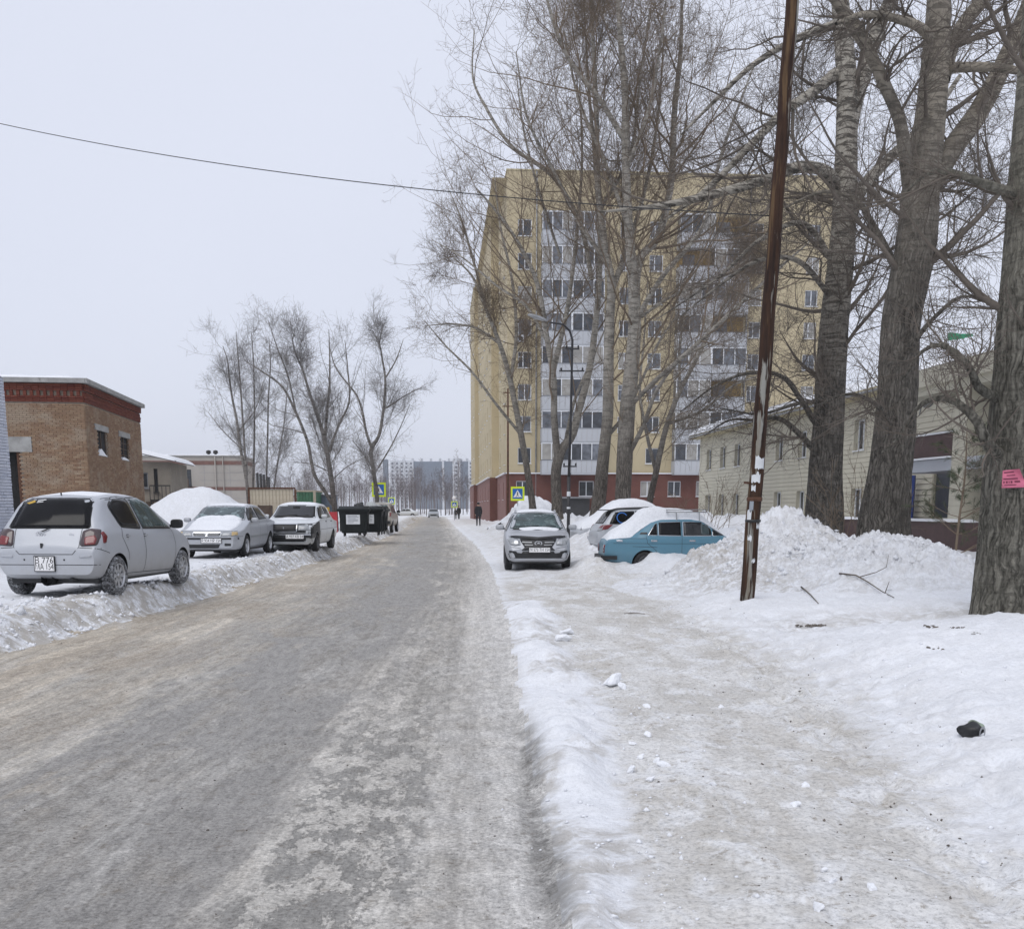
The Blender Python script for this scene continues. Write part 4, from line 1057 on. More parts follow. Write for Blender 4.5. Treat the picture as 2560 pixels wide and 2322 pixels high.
for x, r in ((8.3, .05), (8.9, .04)): mb = MB(); mb.tube([(x, -.1, .3), (x, -.1, CH)], r, 6); mb.build('drainpipe', M['grey_wall'], cb)
for x in (7.6, 8.15):
    mb = MB(); mb.tube([(x, 1, CH), (x, 1, CH + .3)], .1, 8); vt = mb.build('roof_vent', M['black_metal'], cb)
    mb = MB(); mb.lathe([(.05, CH + .55), (.18, CH + .5), (.2, CH + .3), (.1, CH + .28)], 10, 'z', (x, 1, 0)); mb.build('vent_cap', M['black_metal'], vt)
mb = MB(); mb.box(5.1, 6.5, -1.4, -.01, 2.75, 2.9); st = mb.build('stair', M['wood_dark'], cb)
for x in (5.2, 6.4): mb = MB(); mb.bar((x, -1.3, .2), (x, -1.3, 3.8), .12, .12); mb.build('post', M['wood_dark'], st)
mb = MB(); mb.bar((5.1, -1.3, 2.8), (3.0, -1.3, 1.0), .12, .25); mb.build('flight', M['wood_dark'], st)

# fence of cream sheet metal, green container, grey box, pipes
Yf = 58
fa = at(622, 1222, Yf); fb = at(738, 1226, Yf)
fn_ = thing('metal_fence', 'cream sheet metal fence with a dark top rail behind the white sedan', 'fence', (fa[0], Yf, 0), 0)
L = fb[0] - fa[0]; zt = 2.6; npn = int(L / .19)
for z in (.75, 2.2): mb = MB(); mb.bar((0, .07, z), (L, .07, z), .05, .05); mb.build('rail', M['rust'], fn_)
pn_ = MB(); pn_.add([(0, .03, .25), (.02, 0, .25), (.15, 0, .25), (.17, .03, .25), (.19, .03, .25), (0, .03, zt), (.02, 0, zt), (.15, 0, zt), (.17, .03, zt), (.19, .03, zt)], [(0, 1, 6, 5), (1, 2, 7, 6), (2, 3, 8, 7), (3, 4, 9, 8)])
pme = pn_.mesh('sheet', M['cream_metal'])
for i in range(npn): link('sheet', pme, fn_, (i * .19, 0, random.uniform(-.01, .01)))
mb = MB(); mb.box(-.05, L, -.05, .1, zt + .0105, zt + .10); mb.build('top_rail', M['rust'], fn_)
for x in (-.06, L - .06):
    mb = MB(); mb.box(x, x + .11, -.03, .1, .1, zt); mb.build('post', M['rust'], fn_)
ga = at(742, 1232, 61); gbp = at(787, 1232, 61)
gc = thing('green_container', 'green steel container standing beyond the cream metal fence', 'container', (ga[0], 61, 0), 0)
L = gbp[0] - ga[0]
mb = MB()
k = 6
for i in range(k):
    x0 = L * i / k; x1 = L * (i + 1) / k; mb.add([(x0, 0, .3), (x0 + .03, -.03, .3), (x1 - .05, -.03, .3), (x1, 0, .3), (x0, 0, 2.5), (x0 + .03, -.03, 2.5), (x1 - .05, -.03, 2.5), (x1, 0, 2.5)], [(0, 1, 5, 4), (1, 2, 6, 5), (2, 3, 7, 6)])
mb.box(0, L, .005, 2.4, .3, 2.49); mb.build('shell', M['green_metal'], gc)
mb = MB(); mb.box(-.05, L + .05, -.06, 2.4, 2.5, 2.59); mb.box(L - .09, L + .05, -.06, .05, .2, 2.499); mb.build('frame', M['cream_metal'], gc)
ha = at(790, 1238, 63); hb_ = at(830, 1238, 63)
gx = thing('grey_cabin', 'blue grey metal cabin beside the green container', 'cabin', (ha[0], 63, 0), 0); L = hb_[0] - ha[0]
mb = MB(); mb.box(0, L, 0, 2, .2, 2.3); mb.build('wall', M['blue_grey_metal'], gx)
mb = MB(); mb.box(-.08, L + .08, -.1, 2.1, 2.3, 2.38); mb.build('roof', M['roof_metal'], gx); snow_slab(gx, 0, L, 0, 2, 2.38, .1, 3)
for k, (u, v) in enumerate(((643, 1182), (651, 1184), (659, 1186), (671, 1192))):
    p = at(u, v, 64); mb = MB(); mb.tube([(0, 0, 0), (0, 0, p[2])], .085, 8)
    tag(mb.build('steel_pipe', M['black_metal'], None, (p[0], 64, 0)), ('leftmost', 'second from the left', 'third from the left', 'rightmost and shortest')[k] + ' of four upright dark pipes beyond the fence', 'pipe', 'dark pipes beyond the fence')

# far white and blue apartment blocks
fbk = thing('far_apartment_block', 'white and blue high rise block far beyond the wood', 'building', tuple(at(978, 1300, 800)[:2]) + (0,), R(-4))
W_ = 66; H_ = 37
segs = [(0, 18, 'w'), (18, 40, 'b'), (40, 41.5, 'w'), (41.5, 48, 'b'), (48, 54, 'w'), (54, 60, 'b'), (60, 72, 'w')]
for (a, b, k) in segs:
    mb = MB(); mb.box(a, b - .02, (0 if k == 'w' else .8), 14, 0, H_ - (0 if k == 'w' else .8) + (1.2 if b == 54 else 0)); mb.build('wall', M['far_wall'] if k == 'w' else M['far_blue'], fbk)
    if k == 'w' and b - a > 3:
        n_ = int((b - a) / 3.2)
        for i in range(n_):
            for j in range(12):
                x = a + (b - a) * (i + .5) / n_; z = 2 + j * 2.9
                window(fbk, (0, 0, 0), UX, x - .8, x + .8, z, z + 1.6, -.05, 'two', (M['far_blue'], M['pane_far']), sill=False)
mb = MB()
for x in range(2, 70, 7): mb.box(x, x + 1.5, 4, 6, H_ - .8, H_ + 1.6)
mb.build('roof_vent', M['far_wall'], fbk)
mb = MB(); mb.box(-6, -2.5, 4, 10, 0, H_ + 1); 
tag(mb.build('tower', M['far_blue'], None, fbk.location[:]), 'narrow grey tower far away at the left end of the high rise', 'tower')
# ------------------------------------------------------------------ bare trees
def bark_mat(name, lo, hi, mark=(.05, .045, .04), z0=2.5, z1=6.0, furrow=1.0, marks=.85):
    n = NT(name); p = n.pos(); z = n.sep(p)[2]
    wv = n.t.nodes.new('ShaderNodeVectorMath'); wv.operation = 'ADD'
    nc_ = n.t.nodes.new('ShaderNodeTexNoise'); n.L(p, nc_.inputs['Vector']); nc_.inputs['Scale'].default_value = 3.2; nc_.inputs['Detail'].default_value = 4
    sc_ = n.t.nodes.new('ShaderNodeVectorMath'); sc_.operation = 'SCALE'; sc_.inputs['Scale'].default_value = .22; n.L(nc_.outputs['Color'], sc_.inputs[0])
    n.L(p, wv.inputs[0]); n.L(sc_.outputs[0], wv.inputs[1]); q = wv.outputs[0]
    f = n.noise(n.map(q, (17, 17, 2.0)), 1.0, 8, .72, .6)
    v = n.voro(n.map(q, (13, 13, 1.25)), 1.0, 'DISTANCE_TO_EDGE')
    v2 = n.voro(n.map(q, (27, 27, 3.1), loc=(3, 1, 2)), 1.0, 'DISTANCE_TO_EDGE')
    ridge = n.math('ADD', n.math('ADD', n.math('MULTIPLY', n.ramp(v, [(.0, 0), (.30, 1)]), .30), n.math('MULTIPLY', n.ramp(v2, [(0, 0), (.3, 1)]), .16)), n.math('MULTIPLY', f, .78))
    dark = n.mix(n.ramp(ridge, [(.34, 0), (.88, 1)]), tuple(x * .22 for x in lo), tuple(x * 1.55 for x in lo))
    dark = n.mix(n.ramp(n.noise(p, 1.1, 5, .6), [(.45, 0), (.7, .5)]), dark, tuple(x * .55 for x in lo))
    smooth = n.mix(n.ramp(n.noise(n.map(p, (3, 3, 1.4)), 1.0, 6, .65), [(.3, 0), (.72, 1)]), tuple(x * .62 for x in hi), tuple(x * 1.12 for x in hi))
    mk = n.ramp(n.noise(n.map(p, (2.4, 2.4, 13)), 1.0, 7, .70, .8), [(.50, 0), (.57, marks)])
    smooth = n.mix(mk, smooth, mark)
    t = n.ramp(n.math('ADD', n.math('DIVIDE', n.math('SUBTRACT', z, z0), z1 - z0), n.math('MULTIPLY', n.math('SUBTRACT', n.noise(p, 1.2, 4), .5), .9)), [(0, 0), (1, 1)])
    c = n.mix(t, dark, smooth)
    b = n.bump(n.math('ADD', n.math('MULTIPLY', ridge, n.math('SUBTRACT', 1.25, t)), n.math('ADD', n.math('MULTIPLY', mk, -.3), n.math('MULTIPLY', n.noise(p, 22, 5, .7), .25))), .9 * furrow, .035)
    return n.fin(c, .9, 0, .15, b)
M['bark_near'] = bark_mat('poplar_bark', (.15, .138, .122), (.42, .39, .335), z0=4.2, z1=8.5, furrow=1.5)
M['bark_light'] = bark_mat('grey_green_poplar_bark', (.20, .19, .16), (.33, .31, .25), z0=3.5, z1=8, furrow=1.5, marks=.5)
M['bark_brown'] = bark_mat('brown_poplar_bark', (.145, .133, .116), (.33, .295, .24), z0=5.5, z1=10, furrow=1.4, marks=.55)
M['bark_mid'] = bark_mat('grey_poplar_bark', (.14, .125, .11), (.40, .375, .33), z0=2.6, z1=8, marks=.6)
M['bark_far'] = bark_mat('far_poplar_bark', (.12, .105, .095), (.28, .26, .24), z0=1.5, z1=5)
M['twig'] = pm('twig', (.145, .125, .106), .9, var=.35, scale=1.2, spec=.1)
M['twig_brown'] = pm('brown_twig', (.19, .15, .112), .9, var=.35, scale=.8, spec=.1)
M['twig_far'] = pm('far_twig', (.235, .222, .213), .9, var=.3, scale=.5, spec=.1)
M['birch'] = bark_mat('birch_bark', (.2, .19, .18), (.36, .345, .34), z0=0, z1=3, marks=.5)
M['twig_forest'] = pm('forest_twig', (.19, .165, .165), .95, var=.3, scale=.2, spec=.05)

def tubes(P, Rd, sides):
    """P (n,k,3) poly-lines, Rd (n,k) radii -> vertices, quads"""
    n, k, _ = P.shape
    T = np.empty_like(P); T[:, 1:-1] = P[:, 2:] - P[:, :-2]; T[:, 0] = P[:, 1] - P[:, 0]; T[:, -1] = P[:, -1] - P[:, -2]
    T /= np.linalg.norm(T, axis=2, keepdims=True) + 1e-9
    m = np.abs((P[:, -1] - P[:, 0])); pick = np.argmin(m, 1)
    ref = np.zeros((n, 1, 3)); ref[np.arange(n), 0, pick] = 1
    A = np.cross(T, np.broadcast_to(ref, T.shape)); A /= np.linalg.norm(A, axis=2, keepdims=True) + 1e-9
    B = np.cross(T, A)
    th = 2 * np.pi * np.arange(sides) / sides
    Vv = P[:, :, None] + Rd[:, :, None, None] * (A[:, :, None] * np.cos(th)[:, None] + B[:, :, None] * np.sin(th)[:, None])
    i = np.arange(n * k * sides).reshape(n, k, sides)
    q = np.stack([i[:, :-1], np.roll(i, -1, 2)[:, :-1], np.roll(i, -1, 2)[:, 1:], i[:, 1:]], -1).reshape(-1, 4)
    return Vv.reshape(-1, 3), q

def tubes_tri(P, Rd):
    """thin twigs: three-sided, closing to a point, triangles only kept as degenerate-free quads"""
    return tubes(P, Rd, 3)

def walk(rg, P0, D0, L, nseg, noise, trop):
    n = len(P0); P = np.empty((n, nseg + 1, 3)); P[:, 0] = P0; d = D0.copy()
    for s in range(nseg):
        d = d + noise * rg.normal(size=(n, 3)); d[:, 2] += trop
        d /= np.linalg.norm(d, axis=1, keepdims=True)
        P[:, s + 1] = P[:, s] + d * (L / nseg)[:, None]
    return P

def children(rg, P, Rd, per, t0=.2, t1=1.0, ang=(35, 65), Lf=.5, Lv=.35, taper=.45, nseg=4, noise=.12, trop=.05, rf=.6, rtip=.004, rmin=.004, Labs=None, down=0):
    n, k, _ = P.shape
    per_i = rg.poisson(per, n) if per < 50 else np.full(n, int(per))
    src = np.repeat(np.arange(n), per_i); m = len(src)
    if m == 0: return np.zeros((0, nseg + 1, 3)), np.zeros((0, nseg + 1))
    t = t0 + (t1 - t0) * rg.random(m)
    f = t * (k - 1); i = np.minimum(f.astype(int), k - 2); w = (f - i)[:, None]
    p = P[src, i] * (1 - w) + P[src, i + 1] * w
    T = P[src, i + 1] - P[src, i]; T /= np.linalg.norm(T, axis=1, keepdims=True) + 1e-9
    r = (Rd[src, i] * (1 - w[:, 0]) + Rd[src, i + 1] * w[:, 0])
    a = rg.normal(size=(m, 3)); a -= (a * T).sum(1, keepdims=True) * T; a /= np.linalg.norm(a, axis=1, keepdims=True) + 1e-9
    ph = np.radians(rg.uniform(ang[0], ang[1], m))[:, None]
    d = np.cos(ph) * T + np.sin(ph) * a
    d[:, 2] -= down * rg.random(m)
    d /= np.linalg.norm(d, axis=1, keepdims=True)
    PL = np.linalg.norm(P[:, 1:] - P[:, :-1], axis=2).sum(1)[src]
    L = (PL * Lf if Labs is None else Labs) * (1 - taper * t) * (1 + Lv * rg.uniform(-1, 1, m))
    C = walk(rg, p, d, L, nseg, noise, trop)
    r0 = np.maximum(r * rf * rg.uniform(.6, 1, m), rmin); tip = np.minimum(rtip, r0)
    s = np.linspace(0, 1, nseg + 1)[None]
    return C, r0[:, None] * (1 - s) + tip[:, None] * s

def smooth_line(pts, rad, k):
    pts = np.array(pts, float); s = np.r_[0, np.cumsum(np.linalg.norm(np.diff(pts, axis=0), axis=1))]
    t = np.linspace(0, s[-1], k)
    m = np.gradient(pts, s, axis=0)
    i = np.clip(np.searchsorted(s, t, side='right') - 1, 0, len(s) - 2); h = (s[i + 1] - s[i])[:, None]; u = ((t - s[i]) / (s[i + 1] - s[i]))[:, None]
    out = (2 * u ** 3 - 3 * u ** 2 + 1) * pts[i] + (u ** 3 - 2 * u ** 2 + u) * h * m[i] + (-2 * u ** 3 + 3 * u ** 2) * pts[i + 1] + (u ** 3 - u ** 2) * h * m[i + 1]
    r = np.interp(t, s, rad)
    return out, r

def trunk_obj(name, line, rad, parent, mat, sides=40, step=.10, rough=.06, seed=0, flare=.35, zf=1.2):
    L = np.linalg.norm(np.diff(line, axis=0), axis=1).sum(); k = max(8, int(L / step))
    P, r = smooth_line(line, rad, k)
    h = P[:, 2] - P[0, 2]
    Vv, q = tubes(P[None], r[None], sides)
    Vv = Vv.reshape(k, sides, 3); c = P[:, None]
    th = np.arange(sides) * 2 * np.pi / sides
    TH, HH = np.meshgrid(th, np.arange(k) * step)
    wr = 5.2
    nn = fbm(np.cos(TH) * wr + 30, np.sin(TH) * wr + HH * .9 + 40, 4, seed) - .5
    rid = np.abs(fbm(np.cos(TH) * 9 + 11, np.sin(TH) * 9 + HH * .7, 3, seed + 4) - .5) * 2
    lowf = np.clip(1.25 - h / 7, .15, 1)[:, None]
    root = flare * np.exp(-np.clip(h, 0, 99) / zf * 2.2)[:, None] * (.8 + .5 * np.sin(TH * 5 + seed) + .3 * np.sin(TH * 3 + 1))
    fac = 1 + nn * rough * 2.2 + (rid - .3) * rough * 1.6 * lowf + root
    Vv = c + (Vv - c) * fac[..., None]
    return link(name, np_mesh(name, Vv.reshape(-1, 3), q, mat, True), parent), (P, r)

def px_line(pts, Y):
    """pts: (u, v) or (u, v, dY)"""
    return np.array([at(p[0], p[1], Y + (p[2] if len(p) > 2 else 0)) for p in pts])

def join(parts):
    Vs = []; Qs = []; b = 0
    for v, q in parts: Vs.append(v); Qs.append(q + b); b += len(v)
    return np.concatenate(Vs), np.concatenate(Qs)

def build_tree(name, label, base, trunk, trad, limbs, seed, group, mats, auto=10, t0=.25, dens=(7, 8, 6), twig_r=.0045, limb_L=.45, ang=(30, 60), trop=.07,
               sides=36, rough=.06, Lsub=(.45, .45, .55), limb_min=.05, spur=0, step=.1, flare=.3, noise=.10, down=0, twL=None, t1=.98, L2v=.4, ang2=(28, 65), trop2=None, auto_r=.22):
    """trunk and limbs: world poly-lines; the finer wood grows from them"""
    rg = np.random.default_rng(seed)
    root = thing(name, label, 'tree', tuple(base), 0, group)
    off = np.array(base, float)
    _, (TP, TR) = trunk_obj('trunk', np.array(trunk) - off, trad, root, mats[0], sides, step, rough, seed, flare)
    K = 14; LP = []; LR = []
    for line, rad in limbs:
        o, (p, r) = trunk_obj('limb', np.array(line) - off, rad, root, mats[0], 12, max(step, .16), .05, seed + len(LP), 0)
        p2, r2 = smooth_line(np.array(line) - off, rad, K); LP.append(p2); LR.append(r2)
    tp, tr = smooth_line(np.array(trunk) - off, trad, K)
    parts = []
    aP, aR = children(rg, tp[None], tr[None], 60 if auto > 50 else 0, t0, 1, ang) if False else (None, None)
    # automatic limbs from the trunk
    rgP = np.repeat(tp[None], 1, 0)
    aP, aR = children(rg, rgP, tr[None], auto, t0, t1, ang, limb_L, .55, .55, K - 1, noise * .8, trop, auto_r, .006, limb_min)
    P1 = np.concatenate([np.array(LP).reshape(-1, K, 3), aP]); R1 = np.concatenate([np.array(LR).reshape(-1, K), aR])
    if len(aP): parts.append(tubes(aP, aR, 6))
    tr2 = trop if trop2 is None else trop2
    P2, R2 = children(rg, P1, R1, dens[0], .10, 1, ang2, Lsub[0], .55, .45, 8, noise * 1.3, tr2, .42, .0035, twig_r * 1.5, down=down)
    parts.append(tubes(P2, R2, 4))
    P3, R3 = children(rg, P2, R2, dens[1], .08, 1, (30, 75), .3, .55, .35, 4, noise * 2.2, tr2 * .8, .6, twig_r * .75, twig_r * .95, Labs=np.float64(Lsub[1]), down=down * .6)
    parts.append(tubes(P3, R3, 3))
    P5, R5 = children(rg, P1, R1, spur, .05, 1, (35, 80), .3, .6, .3, 5, noise * 2, tr2, .3, twig_r * .75, twig_r, Labs=np.float64(Lsub[1] * 1.25), down=down)
    parts.append(tubes(P5, R5, 3))
    A = np.concatenate([P3[:, :5], P5[:, 1:6][:, :5]]); RA = np.concatenate([R3[:, :5], R5[:, 1:6][:, :5]])
    P4, R4 = children(rg, A, RA, dens[2], .12, 1, (30, 80), .3, .6, .3, 2, noise * 2.5, tr2, .8, twig_r * .65, twig_r * .8, Labs=np.float64(Lsub[2]))
    parts.append(tubes(P4, R4, 3))
    v, q = join(parts)
    link('crown', np_mesh('crown', v, q, mats[1], False), root)
    return root, len(q)
POLY = 0
# ---- three big poplars on the right, from near to far
ROW = 'old poplars lining the right side of the street'
def hbase(Y, X): return (X, Y, float(H(X, Y)) - .25)
def scaled(pts, Y, bx=None): return px_line(pts, Y)
def prep(pts, Y, base_dz=-.35):
    L = px_line(pts, Y); z = float(H(L[0, 0], L[0, 1])) + base_dz
    if L[0, 2] > z: L = np.vstack([[L[0, 0] - (L[1, 0] - L[0, 0]) * .1, L[0, 1], z], L])
    return L

SLIM = 1.0
def rads(px, Y): return [max(p * SLIM, 1.2) * Y / F / 2 for p in px]

# nearest: partly outside the frame, paper notice on it
Y3 = 12.9
t3 = prep([(2518, 1530), (2530, 1350), (2545, 1150), (2562, 900), (2580, 600), (2596, 300), (2612, 0), (2625, -400), (2640, -900)], Y3)
r3 = [.87 * r for r in (.50, .46, .44, .42, .40, .36, .31, .26, .20, .10)][:len(t3)]
l3 = [(px_line([(2505, 1140, -.1), (2470, 1112, -.3), (2440, 1049, -.4), (2372, 997, -.2), (2304, 1010, .2), (2250, 1090, .6), (2205, 1130, 1)], Y3), [.085, .07, .055, .04, .028, .018, .01]),
      (px_line([(2510, 1000), (2440, 960, -.3), (2425, 920, -.4), (2354, 862, -.2), (2298, 885, .2), (2260, 950, .6)], Y3), [.065, .05, .042, .032, .02, .01]),
      (px_line([(2548, 490), (2470, 462, -.3), (2380, 432, -.2), (2310, 440, .4), (2250, 500, 1.0)], Y3), [.06, .05, .04, .025, .01])]
TREE3, n = build_tree('poplar', 'thick furrowed poplar at the right edge with a pink paper notice', t3[0], t3, r3, l3, 31, ROW, (M['bark_light'], M['twig']),
                auto=5, t0=.25, t1=.6, dens=(9, 8, 4), twig_r=.0028, sides=72, rough=.075, step=.06, flare=.25, spur=8, Lsub=(.5, .55, .22), down=.3, ang=(45, 80), limb_L=.22, limb_min=.02); POLY += n
# middle: forks into two heavy stems
Y2 = 22
t2 = prep([(2206, 1350), (2215, 1250), (2224, 1180), (2242, 1000), (2254, 800), (2292, 600), (2306, 440), (2325, 300), (2336, 180), (2347, 0), (2352, -250), (2362, -600)], Y2)
r2 = [.58, .53, .48, .43, .39, .38, .39, .35, .30, .27, .22, .16, .07][:len(t2)]
l2 = [(px_line([(2322, 470), (2380, 372, .2), (2440, 290, .4), (2490, 200, .5), (2532, 110, .6), (2570, 20, .8), (2620, -150, 1)], Y2), [.24, .22, .21, .19, .18, .16, .10]),
      (px_line([(2272, 460), (2264, 397, -.3), (2248, 298, -.6), (2216, 222, -.8), (2173, 131, -1), (2109, 32, -1.2), (2050, -60, -1.5)], Y2), [.14, .13, .12, .115, .11, .10, .08]),
      (px_line([(2355, 200), (2384, 105, .4), (2420, 45, .8), (2480, -30, 1), (2560, -140, 1.2)], Y2), [.16, .15, .14, .12, .08]),
      (px_line([(2370, 170, 0), (2440, 168, -.5), (2500, 170, -.8), (2580, 185, -1)], Y2), [.10, .09, .08, .06]),
      (px_line([(2340, 110, 0), (2300, 70, -.5), (2250, 50, -.9), (2160, 36, -1.4), (2090, 60, -1.8)], Y2), [.10, .09, .075, .06, .03]),
      (px_line([(2255, 700), (2180, 560, 1), (2140, 500, 1.5), (2060, 480, 2), (1960, 520, 2.6)], Y2), [.09, .07, .055, .04, .015]),
      (px_line([(2268, 880, -.4), (2330, 800, -.9), (2410, 740, -1), (2470, 760, -1)], Y2), [.06, .045, .03, .01]),
      (px_line([(2225, 1060, -.4), (2190, 1010, -1), (2120, 985, -1.4), (2050, 1010, -1.6)], Y2), [.06, .045, .03, .012])]
TREE2, n = build_tree('poplar', 'tall poplar forking into two heavy stems, second from the right edge', t2[0], t2, r2, l2, 32, ROW, (M['bark_brown'], M['twig']),
                auto=14, t0=.22, t1=.75, dens=(11, 9, 4), twig_r=.0034, sides=60, rough=.07, step=.08, flare=.2, spur=10, Lsub=(.6, .85, .3), down=.35, ang=(40, 85), limb_L=.28, trop=.05, limb_min=.02); POLY += n
# far one of the three
Y1 = 27
t1 = prep([(2060, 1300), (2063, 1200), (2072, 1050), (2086, 800), (2107, 600), (2115, 400), (2116, 200), (2100, 0), (2092, -250), (2085, -500)], Y1)
r1 = [.53, .49, .44, .39, .35, .31, .27, .24, .20, .15, .07][:len(t1)]
l1 = [(px_line([(2122, 330), (2150, 210, .2), (2166, 160, .3), (2200, 60, .5), (2235, -20, .6), (2270, -150, .8)], Y1), [.20, .19, .185, .17, .15, .10]),
      (px_line([(2090, 185), (2025, 235, -.3), (1975, 268, -.5), (1885, 355, -1), (1770, 470, -1.5), (1650, 560, -2)], Y1), [.15, .12, .11, .09, .06, .02]),
      (px_line([(2092, 470), (2077, 440, -.3), (2006, 417, -.8), (1925, 446, -1.2), (1760, 492, -2), (1640, 516, -2.6), (1500, 530, -3)], Y1), [.17, .15, .13, .115, .09, .06, .02]),
      (px_line([(2096, 60), (2010, 90, .5), (1880, 165, 1), (1790, 250, 1.3), (1700, 340, 1.6)], Y1), [.11, .09, .07, .05, .02]),
      (px_line([(2112, 600), (2150, 480, .4), (2200, 420, .8), (2250, 370, 1.2), (2330, 290, 1.8), (2400, 190, 2.4)], Y1), [.17, .16, .14, .12, .09, .05]),
      (px_line([(2035, 1125, -.3), (1991, 1078, -.6), (1947, 1046, -.9), (1887, 1050, -1.2), (1825, 1050, -1.5), (1760, 1090, -1.8)], Y1), [.085, .07, .055, .04, .025, .01]),
      (px_line([(2040, 1060, -.2), (2003, 1000, -.6), (1956, 942, -.9), (1872, 933, -1.2), (1800, 958, -1.6), (1700, 1030, -2.2)], Y1), [.08, .068, .055, .042, .03, .01]),
      (px_line([(2075, 1000, -.3), (1990, 1010, -1), (1900, 1035, -1.5), (1800, 1020, -2)], Y1), [.06, .045, .03, .012]),
      (px_line([(2090, 760), (1990, 650, -.6), (1900, 650, -1.2), (1790, 720, -1.8), (1690, 800, -2.2)], Y1), [.075, .06, .045, .03, .01]),
      (px_line([(2100, 690, 0), (2010, 560, -.4), (1900, 600, -1), (1800, 690, -1.4), (1640, 800, -2)], Y1), [.08, .065, .05, .032, .01])]
TREE1, n = build_tree('poplar', 'banded pale poplar behind the heap of snow, third from the right edge', t1[0], t1, r1, l1, 33, ROW, (M['bark_near'], M['twig']),
                auto=16, t0=.22, t1=.75, dens=(11, 10, 4), twig_r=.0038, sides=48, rough=.06, step=.1, flare=.22, spur=12, Lsub=(.6, .9, .32), down=.35, ang=(40, 85), limb_L=.28, trop=.05, limb_min=.02); POLY += n

# ---- the cluster in front of the yellow building
MID = 'poplars in front of the yellow building'
Ya = 43
SLIM = .82
ta = prep([(1556, 1270), (1562, 1150), (1568, 1028), (1577, 940), (1585, 850), (1586, 740), (1574, 600), (1565, 432), (1562, 222), (1552, 100), (1545, 0), (1540, -200)], Ya)
ra = [.46] + rads([46, 48, 46, 44, 38, 34, 26, 24, 20, 16, 12, 4], Ya)
la = [(px_line([(1586, 745), (1604, 640, .5), (1638, 605, 1), (1672, 490, 1.5), (1688, 260, 1.8), (1702, 119, 2), (1705, -60, 2)], Ya), rads([26, 24, 22, 20, 17, 12, 6], Ya)),
      (px_line([(1560, 350), (1500, 250, -.5), (1417, 139, -1), (1368, 0, -1.4), (1350, -120, -1.6)], Ya), rads([15, 13, 11, 8, 4], Ya)),
      (px_line([(1590, 800), (1650, 700, -1), (1760, 560, -2), (1800, 400, -3), (1890, 150, -4)], Ya), rads([16, 14, 12, 9, 4], Ya)),
      (px_line([(1568, 560), (1510, 400, 1), (1450, 260, 2), (1410, 80, 3)], Ya), rads([13, 11, 9, 4], Ya)),
      (px_line([(1580, 1010), (1640, 950, -1), (1720, 880, -2), (1850, 760, -3), (1960, 660, -4), (2030, 600, -5)], Ya), rads([14, 13, 12, 10, 7, 3], Ya)),
      (px_line([(1570, 1140, 0), (1610, 1060, -.5), (1640, 980, -1), (1700, 900, -1.5), (1790, 850, -2)], Ya), rads([16, 13, 11, 8, 3], Ya)),
      (px_line([(1568, 420), (1620, 280, -1), (1650, 120, -2), (1670, -40, -3)], Ya), rads([12, 10, 8, 4], Ya)),
      (px_line([(1590, 800), (1680, 740, 0), (1790, 700, .5), (1880, 640, 1)], Ya), rads([10, 9, 7, 3], Ya))]
TA, n = build_tree('poplar', 'tall pale poplar with the thickest trunk before the white balconies', ta[0], ta, ra, la, 41, MID, (M['bark_mid'], M['twig_brown']),
               auto=17, t0=.22, dens=(13, 9, 4), limb_L=.42, ang=(22, 60), limb_min=.02, twig_r=.0050, sides=24, step=.2, spur=8, Lsub=(.62, 1.1, .36)); POLY += n
Yb = 44.5
SLIM = .8
tb = prep([(1496, 1268), (1503, 1200), (1509, 1140), (1520, 1028), (1521, 930), (1524, 800), (1528, 713), (1510, 600), (1495, 450), (1490, 250), (1480, 40), (1476, -120)], Yb)
rb = [.42] + rads([44, 40, 36, 34, 32, 28, 24, 20, 16, 13, 9, 3], Yb)
lb = [(px_line([(1510, 1100), (1560, 1040, .6), (1600, 960, 1.2), (1650, 850, 2), (1700, 780, 3)], Yb), rads([14, 11, 9, 7, 3], Yb)),
      (px_line([(1526, 740), (1560, 640, .4), (1600, 520, 1), (1640, 330, 1.5), (1660, 100, 2)], Yb), rads([18, 15, 12, 9, 4], Yb)),
      (px_line([(1518, 660), (1450, 560, -.5), (1380, 420, -1), (1320, 300, -1.5), (1290, 130, -2)], Yb), rads([14, 12, 9, 7, 3], Yb)),
      (px_line([(1502, 520), (1570, 400, -.5), (1600, 200, -1), (1625, 20, -1.5)], Yb), rads([12, 10, 7, 3], Yb))]
TB, n = build_tree('poplar', 'dark based poplar leaning right, just left of the thickest pale trunk', tb[0], tb, rb, lb, 42, MID, (M['bark_mid'], M['twig_brown']),
               auto=17, t0=.22, dens=(13, 9, 4), limb_L=.42, ang=(22, 60), limb_min=.02, twig_r=.0050, sides=24, step=.2, spur=6, Lsub=(.62, 1.1, .36)); POLY += n
Yc = 47
SLIM = .75
tc_ = prep([(1392, 1270), (1395, 1150), (1406, 1120), (1424, 1100), (1446, 1028), (1470, 940), (1490, 800), (1500, 640), (1490, 430), (1470, 200), (1460, 0)], Yc)
rc = [.36] + rads([34, 34, 30, 26, 24, 22, 20, 16, 13, 9, 3], Yc)
